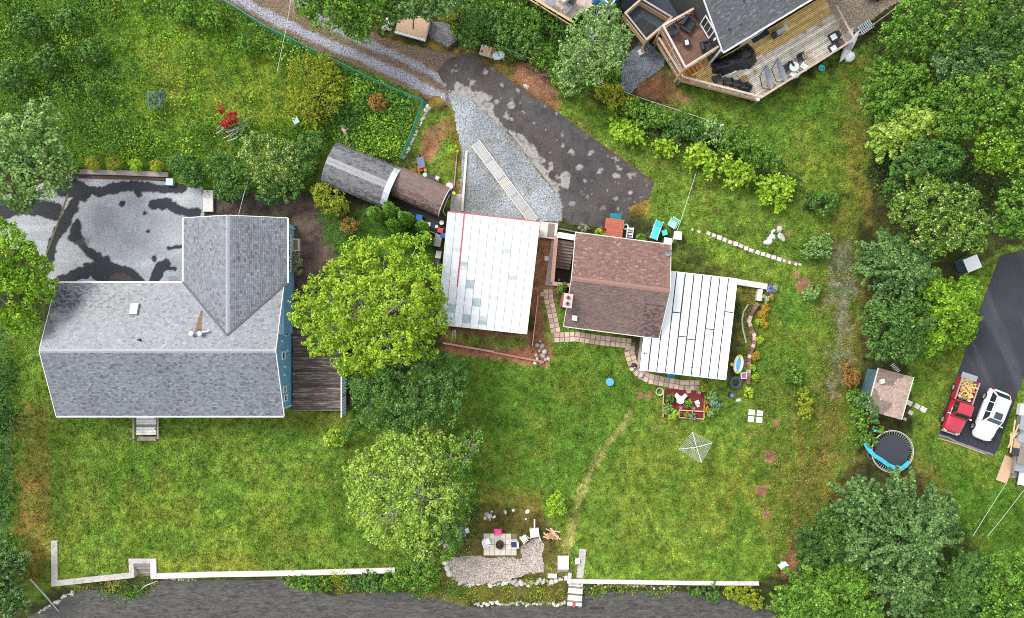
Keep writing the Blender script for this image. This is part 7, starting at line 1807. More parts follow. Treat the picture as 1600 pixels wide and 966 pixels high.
p = W(1001.5, 82, .1); o = thing('post_footing', 'concrete footing with a slanting wood post below the square platform', 'footing', (p.x, p.y, 0)); pbox('footing', M_concw, o, (0, 0, .15), (.5, .45, .3), .4, world=False); b = MB(); b.bar((p.x, p.y, .25), (kq[2].x, kq[2].y, 1.3), .12, .12); b.build('post', M_wood_new, o)
# dark ground floor terrace behind
o = thing('felt_terrace', 'dark charcoal terrace strip between the blue cabin and the charcoal house', 'terrace', W(1000, 0, 0)); b = MB(); b.prism([W(x, y, .5)[:2] for x, y in ((985, -60), (970, 10), (990, 40), (1090, 20), (1110, -60))], 0, .5); b.build('slab', MATS['charcoal_felt'], o)
# furniture on deck and balcony
def armchair(label, px, py, z, rz, m_, s=1.0, group=None):
    p = W(px, py, z + .5); t = thing('lounge_chair', label, 'chair', (p.x, p.y, z), rz, group)
    b = MB(); b.box((0, .02, .3), (.62 * s, .62 * s, .26)); b.build('seat', m_, t, world=False)
    b = MB(); b.box((0, -.33 * s, .55), (.66 * s, .18 * s, .6), M=Matrix.Rotation(.15, 3, 'X')); b.build('backrest', m_, t, world=False)
    for sx in (-1, 1): b = MB(); b.box((sx * .38 * s, 0, .42), (.13 * s, .72 * s, .34)); b.build('armrest', m_, t, world=False)
    for sx in (-1, 1):
        for sy in (-1, 1): pbox('leg', M_black, t, (sx * .33 * s, sy * .28 * s, .09), (.06, .06, .18), world=False)
    return t
armchair('black covered chair in the upper left corner of the balcony', 1051, 47, zf_ + .02, an + .3, M_cushion)
o = armchair('wide black covered sofa along the back of the balcony', 1076, 38, zf_ + .02, an + math.pi / 2 + 2.0, M_cushion, 1.35)
armchair('black armchair in the lower right corner of the balcony', 1103, 72, zf_ + .02, an - 1.9, M_cushion)
p = W(1073, 66.5, zf_ + .4); o = table('round black fire table with a white top on the balcony', 1073, 66.5, .34, .42, M_black, z=zf_ + .02); pbox('white_top', M_white, o, (0, 0, .45), (.28, .4, .04), .2, world=False)
for i, (x, y) in enumerate(((1121, 122), (1138, 126), (1150, 129), (1162, 133))):
    armchair(('first', 'second', 'third', 'fourth')[i] + ' black chair from the left along the front rail of the deck', x, y, zd + .0, an - .5 + (.4 if i == 0 else -.1), M_cushion, .85, 'black chairs along the deck rail')
armchair('black chair left of the two grey sling hammocks on the deck', 1167, 139, zd, an + 2.0, M_cushion, .85, 'black chairs along the deck rail')
for i, (x0, y0, x1, y1, l) in enumerate(((1197, 103, 1205, 142, 'left of the two grey sling hammocks on the deck'), (1214, 93, 1228, 130, 'right of the two grey sling hammocks on the deck'))):
    A_, E_2 = W(x0, y0, zd + .7), W(x1, y1, zd + .7); c = (A_ + E_2) / 2; t = thing('sling_hammock', l, 'hammock', (c.x, c.y, zd), head(A_, E_2)); hl_ = (E_2 - A_).length / 2
    b = MB(); rg = []
    for k in range(9): f = -1 + k / 4; w_ = .02 + .26 * (1 - f * f) ** .6; dz = .62 + .25 * f * f; rg.append([(-w_, f * hl_, dz + .10 * (w_ / .28)), (0, f * hl_, dz), (w_, f * hl_, dz + .10 * (w_ / .28)), (0, f * hl_, dz - .03)])
    b.loft(rg); b.build('sling', M_greyw, t, world=False)
    for sx in (-1, 1): b = MB(); b.tube([(0, -hl_ - .02, .9), (sx * .45, -hl_ * .5, .05), (sx * .45, hl_ * .5, .05), (0, hl_ + .02, .9)], .03, 6); b.build('stand', M_black, t, world=False)
table('round glass table on the deck beside the hammocks', 1241, 104, .42, .72, mat('frosted_table_glass', (.60, .64, .62), rough=.2), z=zd)
for x, y, r_, m_, l in ((1230, 105, 1.6, M_cushion, 'black chair left of the round glass table'), (1250, 92, 3.0, M_cushion, 'black chair above the round glass table'), (1256, 105, -1.2, M_white, 'pale chair right of the round glass table'), (1240, 116, .3, M_white, 'pale chair below the round glass table')):
    chair(l, x, y, an + r_, m_, z=zd, group='chairs round the glass table')
for x, y, l in ((1304, 57, 'black cube chair with white cushion, nearer the house'), (1304, 75, 'black cube chair with white cushion, nearer the rail')):
    t = armchair(l, x, y, zd, an + math.pi / 2, M_cushion, .9); pbox('cushion', M_white, t, (0, .05, .46), (.5, .5, .1), world=False, shape='paver')
table('low brown table between the cube chairs and the deck corner', 1313, 69, .4, .4, M_brownb, False, an, z=zd)
t = thing('barbecue', 'grey gas barbecue against the house side of the deck', 'barbecue', W(1217, 50, zd + .6), an); move(t, (t.location.x, t.location.y, zd), an)
MB().box((0, 0, .4), (.9, .5, .75)).build('cabinet', M_darkmetal, t, world=False); MB().loft([[(-.4, -.26, .78), (.4, -.26, .78), (.4, .26, .78), (-.4, .26, .78)], [(-.4, -.2, 1.0), (.4, -.2, 1.0), (.4, .2, 1.05), (-.4, .2, 1.05)], [(-.36, -.06, 1.1), (.36, -.06, 1.1), (.36, .12, 1.12), (-.36, .12, 1.12)]]).build('hood', M_metalgrey, t, world=False)
for sx in (-1, 1): MB().box((sx * .62, 0, .8), (.36, .45, .04)).build('side_shelf', M_white_dirty if sx > 0 else M_darkmetal, t, world=False)
MB().tube([(-.3, -.3, .92), (.3, -.3, .92)], .02, 6).build('handle', M_metalgrey, t, world=False)
# tarpaulin heap
o = thing('tarp_heap', 'crumpled black tarpaulin over furniture at the foot of the charcoal house', 'tarpaulin', W(1150, 92, zd))
tp = pxpoly([(1112, 96), (1128, 88), (1150, 78), (1172, 64), (1183, 75), (1186, 92), (1176, 104), (1150, 108), (1132, 115), (1116, 112)], zd + .6)
lo, hi = tp.min(0), tp.max(0); gx_, gy_ = np.meshgrid(np.linspace(lo[0], hi[0], 44), np.linspace(lo[1], hi[1], 40)); sd = sdist(gx_.ravel(), gy_.ravel(), tp).reshape(gx_.shape)
gz_ = zd + .03 + np.minimum(np.maximum(sd, 0) * 1.6, .75) + (fnoise(gx_, gy_, .5, 3) - .5) * .5 * np.clip(sd * 3, 0, 1); gz_ = np.maximum(gz_, zd + .02)
kk = (sd[:-1, :-1] > -.02) & (sd[1:, 1:] > -.02); j_, i_ = np.nonzero(kk); nn = 44; Fq = np.stack([j_ * nn + i_, j_ * nn + i_ + 1, (j_ + 1) * nn + i_ + 1, (j_ + 1) * nn + i_], 1); bl_ = BASE[o.name][0]
mesh_np('sheet', np.stack([gx_.ravel() - bl_.x, gy_.ravel() - bl_.y, gz_.ravel() - bl_.z], 1), Fq, M_tarp, None, o)
p = W(1187, 55, zd); o = thing('black_rug', 'black doormat strip by the house between tarpaulin and barbecue', 'rug', (p.x, p.y, zd)); pbox('rug', M_black, o, (p.x, p.y, zd + .02), (1.6, .7, .03), an)
pbox('fringe', M_black, o, (p.x, p.y, zd + .012), (1.66, .6, .012), an)
# kayaks and things in the grass beyond the deck
def kayak(label, a, e, z):
    A_, E_2 = W(*a, z), W(*e, z); c = (A_ + E_2) / 2; L = (E_2 - A_).length / 2; t = thing('kayak', label, 'kayak', (c.x, c.y, 0), head(A_, E_2), 'white kayaks by the deck'); rg = []
    for k in range(11): f = -1 + k / 5; w_ = .03 + .33 * (1 - abs(f) ** 2.2); up_ = .12 * f * f; rg.append([(-w_, f * L, .26 + up_), (-w_ * .7, f * L, .05 + up_), (0, f * L, up_), (w_ * .7, f * L, .05 + up_), (w_, f * L, .26 + up_), (w_ * .5, f * L, .34 + up_), (0, f * L, .36 + up_), (-w_ * .5, f * L, .34 + up_)])
    b = MB(); b.loft(rg); b.build('hull', M_white, t, world=False, smooth=True)
    MB().lathe([(.24, 0), (.26, .02), (.2, .025)], (0, 0, .35), 14, M=Matrix.Diagonal((1, 1.6, 1))).build('cockpit', M_metalgrey, t, world=False)
kayak('white kayak farther from the deck corner, nose to the lower left', (1342, 48), (1312, 97), .3)
kayak('shorter white kayak half under the deck rail', (1332, 44), (1318, 72), .3)
p = W(1328, 88, .3); o = thing('white_sack', 'bulky white sack against the kayaks', 'sack', (p.x, p.y, 0)); MB().lathe([(.35, 0), (.5, .12), (.46, .35), (.25, .5), (.08, .55)], (0, 0, 0), 9).build('sack', M_white, o, world=False); pbox('tie', M_navy, o, (-.28, -.2, .12), (.35, .3, .2), world=False, shape='stone')
p = W(1352, 43, .3); o = thing('crab_trap', 'pale blue slatted trap lying in the grass beyond the deck', 'trap', (p.x, p.y, 0), .6); M_pale = mat('pale_blue_slat', (.50, .66, .70), rough=.6, rnd=.1)
for k in range(7): pbox('slat', M_pale, o, (k * .19 - .57, 0, .42), (.08, .85, .03), world=False)
for k in range(3): pbox('slat', M_pale, o, (0, k * .38 - .38, .38), (1.3, .07, .03), world=False)
for sx in (-.6, .6):
    for sy in (-.38, .38): pbox('leg', M_pale, o, (sx, sy, .19), (.06, .06, .38), world=False)
p = W(1284, 106, .2); o = thing('turquoise_tub', 'turquoise basin in the grass under the deck rail', 'basin', (p.x, p.y, 0)); MB().lathe([(.2, 0), (.3, .2), (.26, .2), (.2, .05)], (0, 0, 0), 12).build('basin', M_turq, o, world=False); pbox('foot', M_turq, o, (0, 0, .015), (.3, .3, .03), world=False, shape='cyl')
p = W(1184, 156, zd + 1.05); o = thing('post_lamp', 'round white lamp on the front corner post of the deck', 'lamp', (p.x, p.y, zd + 1.05)); MB().lathe([(.1, 0), (.14, .03), (.14, .12), (.06, .16)], (0, 0, 0), 12).build('globe', M_white, o, world=False); pbox('foot', M_darkmetal, o, (0, 0, .01), (.16, .16, .02), world=False)
# car at the top edge, seen in part
A_, E_2 = W(1352, -8, .8), W(1440, -50, .8); t = thing('parked_car', 'dark navy car cut off by the top edge of the photo', 'car', ((A_.x + E_2.x) / 2, (A_.y + E_2.y) / 2, .03), head(A_, E_2) + math.pi)
b = MB(); b.loft([ring_at(-2.2, .72, .4, .7, .85), ring_at(-1.9, .86, .3, .8, .95), ring_at(0, .9, .25, .82, .95), ring_at(1.4, .87, .25, .78, .92), ring_at(2.0, .78, .3, .66, .8), ring_at(2.25, .55, .4, .52, .6)]); b.build('body', M_carnavy, t, world=False, smooth=True)
b = MB(); cabin(b, .95, .2, -1.2, -1.8, .93, 1.45, .78, .6); b.build('cabin', M_carnavy, t, world=False)
pane(t, 'windshield', [(-.68, .88, .97), (-.54, .27, 1.41), (.54, .27, 1.41), (.68, .88, .97)][::-1], .012, M_cglass)
for s in (-1, 1):
    for y in (1.38, -1.38): wheel(t, s * .82, y, .33)
    b = MB(); b.box((s * .58, 2.05, .66), (.3, .14, .12)); b.build('headlight', M_lamp, t, world=False)
# fence board along the neighbour parking
o = thing('rail_fence', 'pale board fence along the sandy parking strip at the top edge', 'fence', W(1360, 30))
for a, e in (((1327, 66), (1365, 38)), ((1365, 38), (1425, -6))):
    A_, E_2 = W(*a, .8), W(*e, .8); mid = (A_ + E_2) / 2; ang = math.atan2((E_2 - A_).y, (E_2 - A_).x)
    for z in (.35, .75): pbox('rail', M_railw, o, (mid.x, mid.y, z), ((E_2 - A_).length, .06, .14), ang)
    pbox('post', M_wood_new, o, (A_.x, A_.y, .42), (.14, .14, .9), ang)

# ------------------------------------------------------------------ blue cabin and its deck at the top edge
cabn = thing('blue_cabin', 'bright blue cabin corner with white trim at the top edge', 'cabin', W(960, -30))
cq_ = [W(x, y, 2.6) for x, y in ((945, -60), (930, -5), (955, 26), (990, -10), (1000, -60))]
b = MB(); b.prism([W(x, y, 3.2)[:2] for x, y in ((918, -60), (930, -8), (951, 17), (976, -22), (992, -60))], 0, 3.2); b.build('wall', M_blue2, cabn)
b = MB(); e1_, e2_ = W(951, 17, 3.2), W(976, -22, 3.2); b.box((e1_.x + .0, e1_.y - .03, 1.6), (.16, .16, 3.2), .6); b.build('corner_board', M_white, cabn)
b = MB(); slab(b, [W(917, -64, 3.5), W(931, -14, 3.3), W(954, 9, 3.3), W(981, -26, 3.3), W(998, -64, 3.5)][::-1], .12); b.build('roof', mat('brown_felt_roof', (.10, .075, .07), rough=.9), cabn)
b = MB(); b.bar(W(931, -14, 3.25), W(954, 9, 3.25), .1, .14); b.bar(W(954, 9, 3.25), W(981, -26, 3.25), .1, .14); b.build('roof_trim', M_white, cabn)
p = W(938, 8, 1.8); pbox('wall_lamp', M_white, cabn, (p.x, p.y, 1.8), (.18, .18, .2))
bd_ = thing('cabin_deck', 'new wooden deck with bench rail at the top edge beside the blue cabin', 'deck', W(880, 0))
dpoly = [W(x, y, 1.4) for x, y in ((812, -40), (830, -3), (890, 32), (925, 10), (930, -40))]
ad = pxang(824, -6, 893, 37); ud = Vector((math.cos(ad), math.sin(ad), 0)); vd = Vector((-ud.y, ud.x, 0)); PD = [((q - dpoly[1]).dot(ud), (q - dpoly[1]).dot(vd)) for q in dpoly]
v = .05
while v < max(q[1] for q in PD):
    xs_ = []
    for i in range(5):
        (x0, y0), (x1, y1) = PD[i], PD[(i + 1) % 5]
        if (y0 - v) * (y1 - v) < 0: xs_.append(x0 + (x1 - x0) * (v - y0) / (y1 - y0))
    if len(xs_) >= 2: q = dpoly[1] + ud * (min(xs_) + max(xs_)) / 2 + vd * v; pbox('plank', M_railw, bd_, (q.x, q.y, 1.4), (max(xs_) - min(xs_), .135, .04), ad)
    v += .148
railing(bd_, [W(818, -12, 2.3), W(897, 36, 2.3)], 1.4, 2.3, M_wood_new, baluster=False)
a, e = dpoly[1], dpoly[2]; mid = (a + e) / 2; pbox('fascia', M_wood_new, bd_, (mid.x - .15, mid.y - .15, 1.26), ((e - a).length + .5, .06, .28), ad)
for f in (-.1, .45): q = lerp(a, e, f); pbox('support_post', M_wood_new, bd_, (q.x, q.y, .6), (.14, .14, 1.3), ad)
table('round grey table on the small top-edge deck', 861, 3, .42, .7, M_greyw, z=1.42)
for x, y, l in ((885, 14, 'grey chair on the small top-edge deck near the birch'), (893, 3, 'black chair on the small top-edge deck'), (880, -3, 'white chair on the small top-edge deck')): chair(l, x, y, 1.0, M_greyw if 'grey' in l else (M_cushion if 'black' in l else M_white), z=1.42)

# ------------------------------------------------------------------ along the lane
t = thing('plywood_box', 'low wheeled box with a plywood lid parked beside the gravel lane', 'trailer', W(645, 42, .6), pxang(622, 53, 662, 64)); move(t, (t.location.x, t.location.y, 0), t.rotation_euler.z)
MB().box((0, 0, .5), (2.75, 1.75, .5)).build('body', M_white_dirty, t, world=False); MB().box((0, .05, .785), (2.7, 1.6, .05)).build('lid', M_plywood, t, world=False); pbox('lid_strap', M_darkmetal, t, (.05, .1, .82), (.12, .75, .02), .25, world=False)
pbox('end_rail', M_metalgrey, t, (0, .95, .7), (2.6, .1, .2), world=False); pbox('front_board', M_white, t, (0, -.92, .62), (2.8, .06, .3), world=False)
for sx in (-.9, .9):
    for sy in (-.8, .8): b = MB(); b.lathe([(.12, -.08), (.27, -.08), (.28, 0), (.27, .08), (.12, .08)], (sx, sy * 1.08, .28), 14, M=Matrix.Rotation(math.pi / 2, 3, 'X')); b.build('wheel', M_tyre, t, world=False)
rocks('pale junk stones at the left end of the plywood-topped box', [(604, 40), (608, 46), (601, 44), (612, 38), (606, 34)], .3, .55, 40)
p = W(759, 79, .4); o = thing('cardboard_box', 'open tan box dumped at the driveway head', 'box', (p.x, p.y, 0), -.3)
pbox('body', M_white_dirty, o, (0, 0, .25), (.95, .8, .5), world=False); pbox('flap', M_plywood, o, (.15, -.1, .53), (.7, .6, .05), .1, world=False); pbox('hollow', M_brownb, o, (-.2, -.2, .515), (.4, .3, .02), world=False)
p = W(779, 87, .4); o = thing('storage_tote', 'grey-blue storage tote beside the open tan box', 'tote', (p.x, p.y, 0), .2); MB().loft([[(-.42, -.26, 0), (.42, -.26, 0), (.42, .26, 0), (-.42, .26, 0)], [(-.48, -.32, .42), (.48, -.32, .42), (.48, .32, .42), (-.48, .32, .42)]]).build('body', M_metalgrey, o, world=False); MB().lathe([(.56, .42), (.58, .46), (.4, .5)], (0, 0, 0), 8, M=Matrix.Diagonal((1, .68, 1))).build('lid', mat('pale_blue_lid', (.36, .43, .48), rough=.4), o, world=False)
p = W(769, 82, .3); o = thing('wood_offcut', 'short tan board between the tan box and the tote', 'board', (p.x, p.y, 0)); pbox('board', M_plywood, o, (0, 0, .12), (.5, .9, .2), -.3, world=False); pbox('board', M_wood_new, o, (.3, .5, .05), (.3, .7, .08), .9, world=False)
# soil heap
o = thing('soil_heap', 'heap of reddish soil with pale stones beside the driveway', 'soil heap', W(845, 130)); tp = pxpoly([(806, 100), (830, 98), (862, 118), (870, 140), (864, 160), (840, 152), (815, 132)])
lo, hi = tp.min(0), tp.max(0); gx_, gy_ = np.meshgrid(np.linspace(lo[0], hi[0], 60), np.linspace(lo[1], hi[1], 60)); sd = sdist(gx_.ravel(), gy_.ravel(), tp).reshape(gx_.shape) + (fnoise(gx_, gy_, .8, 8) - .5) * .5
gz_ = np.maximum(-.06, np.minimum(np.maximum(sd, -.1) * .45, .45) + (fnoise(gx_, gy_, .5, 13) - .5) * .3); bl_ = BASE[o.name][0]
cc_ = np.ones((3600, 3)) * np.array((.24, .125, .07)) * (.6 + .8 * fnoise(gx_, gy_, .7, 4)).ravel()[:, None]; pl_ = smooth01((fnoise(gx_, gy_, 1.1, 29) - .56) / .05).ravel(); cc_ = cmix(cc_, pl_, (.48, .43, .38))
kk = sd[:-1, :-1] > -.1; j_, i_ = np.nonzero(kk); Fq = np.stack([j_ * 60 + i_, j_ * 60 + i_ + 1, (j_ + 1) * 60 + i_ + 1, (j_ + 1) * 60 + i_], 1)
mesh_np('soil', np.stack([gx_.ravel() - bl_.x, gy_.ravel() - bl_.y, gz_.ravel()], 1), Fq, M_gravel, cc_, o, cdomain='POINT')
# aluminium gangway on the gravel pad
o = thing('gangway', 'long aluminium gangway lying across the gravel pad', 'gangway', W(787, 285)); A_, E_2 = W(743, 224, .2), W(834, 346, .2); ang = math.atan2((E_2 - A_).y, (E_2 - A_).x); gl = (E_2 - A_).length; gu = (E_2 - A_).normalized(); gv = Vector((-gu.y, gu.x, 0)); M_alu = mat('dull_aluminium', (.52, .52, .51), rough=.45, metal=.3, var=.12); M_alud = mat('gangway_deck', (.36, .36, .355), rough=.7, var=.2, rnd=.12)
for s in (-1, 1): q = (A_ + E_2) / 2 + gv * s * .42; pbox('side_rail', M_wood_pale, o, (q.x, q.y, .16), (gl, .08, .2), ang)
for f0, f1 in ((.0, .22), (.23, .44), (.45, .66), (.67, .84), (.85, 1.0)): q = lerp(A_, E_2, (f0 + f1) / 2); pbox('deck_panel', M_alud, o, (q.x, q.y, .14), (gl * (f1 - f0) - .05, .74, .05), ang)
for f in [.0, .225, .445, .665, .845, 1.0] + [.46 + k * .014 for k in range(1, 9)]: q = lerp(A_, E_2, f); pbox('cross_bar', M_wood_pale, o, (q.x, q.y, .175), (.06, .8, .03), ang)
# bits round the brown shed
for x, y, r, h, m_, l in ((702, 291, .32, .5, M_white, 'white round bucket at the end of the brown arched shed'), (709, 302, .16, .35, MATS['yellow_plastic'], 'small yellow bucket beside the white one'), (690, 348, .2, .4, M_white, 'white pail between platform and garage'), (682, 354, .14, .3, M_white, 'small white pail left of the larger one'), (664, 273, .2, .3, M_mint, 'green pot on the north side of the brown shed'), (700, 300, .2, .3, M_black, 'black pot by the corner of the brown shed')):
    p = W(x, y, h); o = thing('bucket', l, 'bucket', (p.x, p.y, 0)); MB().lathe([(r * .8, 0), (r, h), (r * .9, h), (r * .75, h * .3)], (0, 0, 0), 16).build('pail', m_, o, world=False); MB().lathe([(r * .93, h - .04), (r * .9, h - .01)], (0, 0, 0), 16).build('lid', m_, o, world=False)
t = thing('wheelbarrow', 'blue and red wheelbarrow on the red soil by the brown shed', 'wheelbarrow', W(659, 257), .2); M_rbar = mat('red_plastic', (.60, .05, .03), rough=.4)
MB().loft([[(-.2, -.3, .25), (.2, -.3, .25), (.22, .35, .25), (-.22, .35, .25)], [(-.3, -.42, .55), (.3, -.42, .55), (.32, .55, .52), (-.32, .55, .52)]]).build('tray', mat('slate_blue_plastic', (.10, .13, .22), rough=.5), t, world=False)
for s in (-1, 1): b = MB(); b.tube([(s * .12, .75, .2), (s * .25, -.3, .35), (s * .3, -1.0, .55)], .025, 6); b.build('handle', M_rbar, t, world=False); b = MB(); b.tube([(s * .25, -.35, .35), (s * .27, -.42, 0)], .02, 6); b.build('leg', M_darkmetal, t, world=False)
b = MB(); b.lathe([(.06, -.04), (.19, -.04), (.2, 0), (.19, .04), (.06, .04)], (0, .75, .2), 14, M=Matrix.Rotation(math.pi / 2, 3, 'Y')); b.build('wheel', M_tyre, t, world=False)
p = W(657, 264, .3); o = thing('toy_scooter', 'red and yellow toy beside the wheelbarrow', 'toy', (p.x, p.y, 0)); pbox('seat', M_rbar, o, (0, 0, .25), (.5, .45, .18), .3, world=False, shape='paver'); pbox('bin', MATS['yellow_plastic'], o, (.42, -.05, .2), (.22, .3, .2), .3, world=False); pbox('base', M_rbar, o, (0, 0, .08), (.42, .36, .14), .3, world=False)
p = W(674, 277, .3); o = thing('black_crate', 'black crate against the north side of the brown shed', 'crate', (p.x, p.y, 0), -.4); pbox('body', M_black, o, (0, 0, .18), (.8, .4, .36), world=False); pbox('rim', M_darkmetal, o, (0, 0, .37), (.84, .44, .03), world=False)
p = W(683, 279, .3); o = thing('metal_cart', 'small metal cart right of the black crate', 'cart', (p.x, p.y, 0), -.4); pbox('tray', M_metalgrey, o, (0, 0, .3), (.42, .42, .06), world=False); pbox('basket', M_white_dirty, o, (0, 0, .42), (.3, .26, .18), world=False)
for sx in (-.16, .16):
    for sy in (-.16, .16): pbox('leg', M_darkmetal, o, (sx, sy, .135), (.04, .04, .27), world=False)
for x, y, s, m_, l in ((655, 340, (.5, .45, .5), mat('cobalt_plastic', (.01, .12, .45), rough=.4), 'blue tote on the black platform'), (688, 360, (.45, .4, .45), M_rbar, 'red can in the gap beside the garage'), (692, 368, (.4, .4, .45), MATS['cobalt_plastic'], 'blue can below the red one'), (684, 376, (.6, 1.0, .4), M_metalgrey, 'grey bin in the gap beside the garage'), (685, 398, (.45, .6, .3), M_white_dirty, 'crumpled white bag in the gap beside the garage'), (683, 412, (.4, .9, .35), M_darkmetal, 'dark pipe bundle low in the gap beside the garage'), (668, 350, (.5, .3, .2), M_white_dirty, 'white basin at the end of the cedars')):
    p = W(x, y, s[2] + .2 * ('platform' in l)); o = thing('storage_box', l, 'box', (p.x, p.y, .2 * ('black platform' in l)), -.2); pbox('body', m_, o, (0, 0, s[2] / 2), s, world=False); pbox('lid', m_, o, (0, 0, s[2] + .015), (s[0] * 1.06, s[1] * 1.06, .03), world=False)
p = W(697, 325, .5); o = thing('hose_line', 'pale hose looping beside the garage corner', 'hose', (p.x, p.y, 0)); b = MB(); b.tube([W(703, 303, .1), W(696, 318, .4), W(692, 330, .5), W(697, 338, .1)], .035, 6); b.build('hose', M_white_dirty, o)
o = thing('propped_poles', 'thin pale poles propped at the lower left corner of the garage', 'poles', W(711, 518)); 
for k in range(3): b = MB(); b.tube([W(708 + k * 2, 516, 1.2), W(706 + k * 3, 530, .02)], .03, 5); b.build('pole', M_white_dirty, o)
o = thing('fallen_trunk', 'dead broken trunk leaning above the grey arched shed', 'trunk', W(540, 205)); b = MB(); b.tube([W(533, 196, .6), W(538, 205, .8), W(543, 214, .5), W(540, 224, .3)], [.10, .16, .14, .1], 8); b.tube([W(538, 205, .8), W(545, 200, .9)], [.08, .03], 6); b.tube([W(533, 196, .6), W(529, 199, .7)], [.05, .02], 6); b.build('trunk', mat('dead_wood', (.40, .30, .24), rough=.9, var=.3), o)
o = thing('dead_branch_pile', 'silvery dead branches beside the scarlet sapling', 'branches', W(350, 210)); rr = random.Random(7)
for k in range(13): x, y = 336 + rr.uniform(0, 30), 205 + rr.uniform(-8, 16); b = MB(); b.tube([W(x, y, .5), W(x + rr.uniform(8, 16), y - rr.uniform(3, 10), .75), W(x + rr.uniform(20, 40), y - rr.uniform(5, 26), .5)], [.05, .04, .015], 5); b.build('branch', mat('silver_dead_wood', (.42, .38, .35), rough=.9, var=.2), o)
o = thing('driftwood_pole', 'bare pole lying from the bank into the lake at the lower left', 'pole', W(70, 935)); b = MB(); b.tube([W(47, 905, .3), W(70, 930, -.3), W(93, 957, -.95)], [.06, .06, .03], 6); b.build('pole', M_barkpale, o)
o = thing('driftwood_pole', 'curved pale branch at the waterline below the stone steps', 'branch', W(230, 920)); b = MB(); b.tube([W(213, 926, -.75), W(228, 915, -.7), W(246, 908, -.65)], [.04, .06, .04], 6); b.build('pole', M_barkpale, o)
# rope fences along the wood and the lime-plant bed
def rope_fence(label, pts, hgt, sag=.1):
    p0 = W(*pts[0]); t = thing('rope_fence', label, 'fence', p0, group='rope fences')
    for x, y in pts: q = W(x, y); pbox('post', M_wood_grey, t, (q.x, q.y, hgt / 2), (.07, .07, hgt), shape='cyl')
    for a, e in zip(pts[:-1], pts[1:]):
        A_, E_2 = W(*a, 0), W(*e, 0); b = MB(); b.tube([lerp(A_, E_2, k / 8) + Vector((0, 0, hgt - sag * 4 * (k / 8) * (1 - k / 8))) for k in range(9)], .022, 5); b.build('rope', M_white_dirty, t)
rope_fence('white rope fence between the wood and the soil heap', [(775, 76), (800, 86), (835, 100), (870, 116)], 1.0)
rope_fence('white rope fence above the lime-leaved plants', [(925, 130), (970, 148), (1040, 172), (1118, 197)], 1.0)
A_, E_2 = W(1102, 216, .9), W(1126, 197, .9); o = thing('leaning_post', 'thick white post lying by the end of the rope fence', 'post', ((A_.x + E_2.x) / 2, (A_.y + E_2.y) / 2, 0)); b = MB(); b.bar(A_ - Vector((0, 0, .8)), E_2, .17, .17); b.build('post', M_white, o); b = MB(); b.bar(E_2 - Vector((.3, .0, .05)), E_2 + Vector((.25, .1, .05)), .1, .1); b.build('cap', M_white, o)
for l, pts in (('grey log edging the lime-plant bed on the left', [(1005, 206), (1040, 216), (1078, 230)]), ('grey log edging the lime-plant bed on the right', [(1108, 250), (1150, 262), (1240, 272), (1258, 285)])):
    o = thing('edging_log', l, 'log', W(*pts[0])); b = MB(); b.tube([W(x, y, .12) for x, y in pts], [.12, .14, .1, .07][:len(pts)], 7); b.build('log', mat('grey_log', (.24, .19, .17), rough=.9, var=.3, scale=6), o)
# overhead wires
for l, pts in (('thin pale overhead cable crossing the lane at the top', [(457, -15, 5.5), (447, 45, 4.8), (433, 112, 4.2)]), ('thin pale cable running down to the blue house wing', [(392, 268, 2.2), (382, 300, 2.7), (372, 339, 3.0)]), ('thin pale cable running to the cottage corner', [(1087, 272, 1.2), (1075, 310, 1.9), (1062, 350, 2.0), (1049, 382, 2.9)]),
               ('left guy rope crossing the right-hand lawn', [(1572, 756, .1), (1550, 790, 1.5), (1520, 838, 3.0)]), ('right guy rope crossing the right-hand lawn', [(1600, 766, .1), (1570, 805, 1.5), (1543, 838, 3.0)])):
    P = [W(*q) for q in pts]; o = thing('overhead_cable', l, 'cable', (P[0].x, P[0].y, 0)); b = MB(); b.tube(P, .018, 5); b.build('cable', M_white_dirty, o)
    if pts[0][2] > .5: MB().tube([(P[0].x, P[0].y, -.1), P[0]], .05, 6).build('support', M_bark, o)
p = W(1118, 330, .1); o = thing('rusty_stake', 'rusty T-shaped stake in the grass below the lime plants', 'stake', (p.x, p.y, 0)); pbox('stake', M_rusty, o, (0, 0, .3), (.07, .07, .6), world=False); pbox('crossbar', M_rusty, o, (0, .05, .6), (.9, .07, .06), -.1, world=False)
p = W(1508, 413, .5); o = thing('white_shed_roof', 'corner of a small white-roofed hutch showing beside the driveway trees', 'hutch', (p.x, p.y, 0)); pbox('roof', M_white, o, (0, 0, 1.5), (1.3, 1.2, .08), .4, world=False); pbox('body', M_teal, o, (0, 0, .72), (1.1, 1.0, 1.46), .4, world=False)
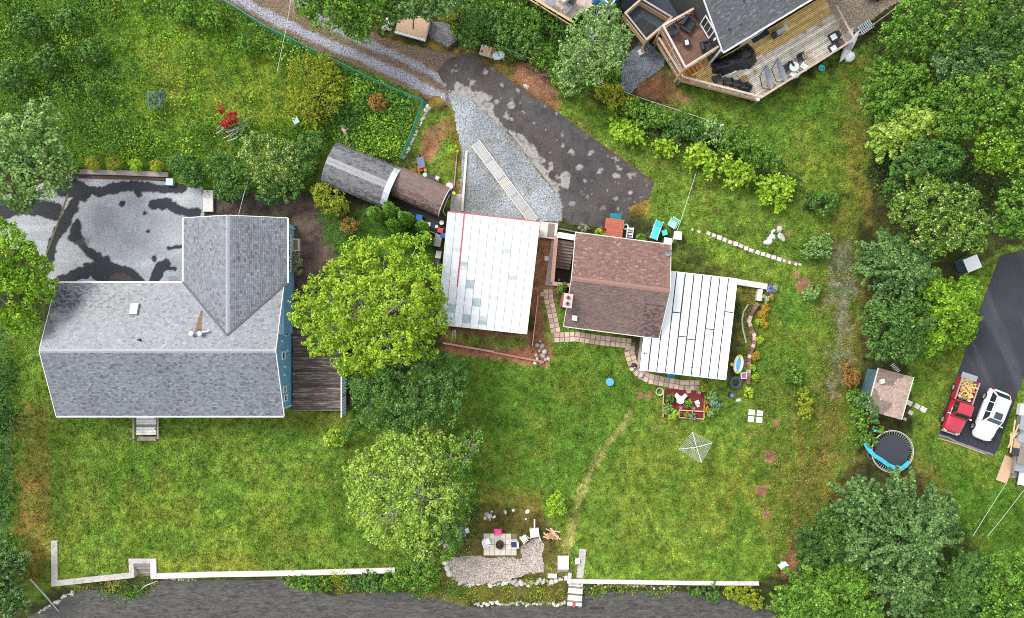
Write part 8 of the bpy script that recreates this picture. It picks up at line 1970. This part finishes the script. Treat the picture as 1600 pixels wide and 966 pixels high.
p = W(455, 383, .3); o = thing('planter_box', 'pale planter box against the east wall of the blue house wing', 'planter', (p.x + .35, p.y, 0)); pbox('box', M_white_dirty, o, (.1, 0, .25), (.55, 1.1, .5), world=False); pbox('soil', M_bed, o, (.1, 0, .51), (.4, .9, .03), world=False)
shrub('grey-white flowering plant along the east wall of the blue house wing', [(463, 408, 9, .5), (464, 422, 9, .5), (463, 396, 6, .4)], 'cream', .11, 1.8)
p = W(420, 309, .2); o = thing('white_rail', 'short white rail lying in the weeds above the blue house', 'rail', (p.x, p.y, 0)); pbox('rail', M_white, o, (0, 0, .3), (2.0, .1, .08), world=False)
for sx in (-.8, .8): pbox('post', M_white_dirty, o, (sx, 0, .13), (.07, .07, .28), world=False)
p = W(1222, 885, .4); o = thing('tipped_chair', 'white tipped chair in the weeds at the end of the lake wall', 'chair', (p.x, p.y, 0), .7); pbox('seat', M_white, o, (0, 0, .3), (.5, .5, .05), world=False); pbox('backrest', M_white, o, (.35, 0, .45), (.05, .5, .5), world=False, ry=.6); [pbox('leg', M_white, o, (sx, sy, .14), (.05, .05, .3), world=False) for sx in (-.2, .2) for sy in (-.2, .2)]

# ------------------------------------------------------------------ lawn grass last, so that it leaves the paving free
for pts in ([(856, 440), (857, 466), (863, 492), (869, 522), (862, 528)], [(862, 528), (900, 526), (940, 532), (987, 537)], [(985, 536), (984, 552), (989, 570), (1000, 584), (1016, 592), (1040, 597), (1066, 602), (1094, 602)], [(868, 374), (862, 410), (857, 446)]): EXLINE.append((pxpoly(pts), .46))
EXLINE.append((pxpoly([(1105, 364), (1184, 395), (1251, 414)]), .2)); EXLINE.append((pxpoly([(911, 858), (908, 885), (906, 903)]), .3))
EXCL.append(pxpoly([(1173, 643), (1195, 643), (1195, 661), (1170, 661)])); EXCL.append(pxpoly([(754, 833), (810, 833), (810, 870), (754, 870)])); EXCL.append(pxpoly([(1038, 608), (1100, 612), (1098, 656), (1036, 652)])); EXCL.append(pxpoly([(640, 305), (625, 320), (690, 355), (700, 340)]))
grass(77, 700000)
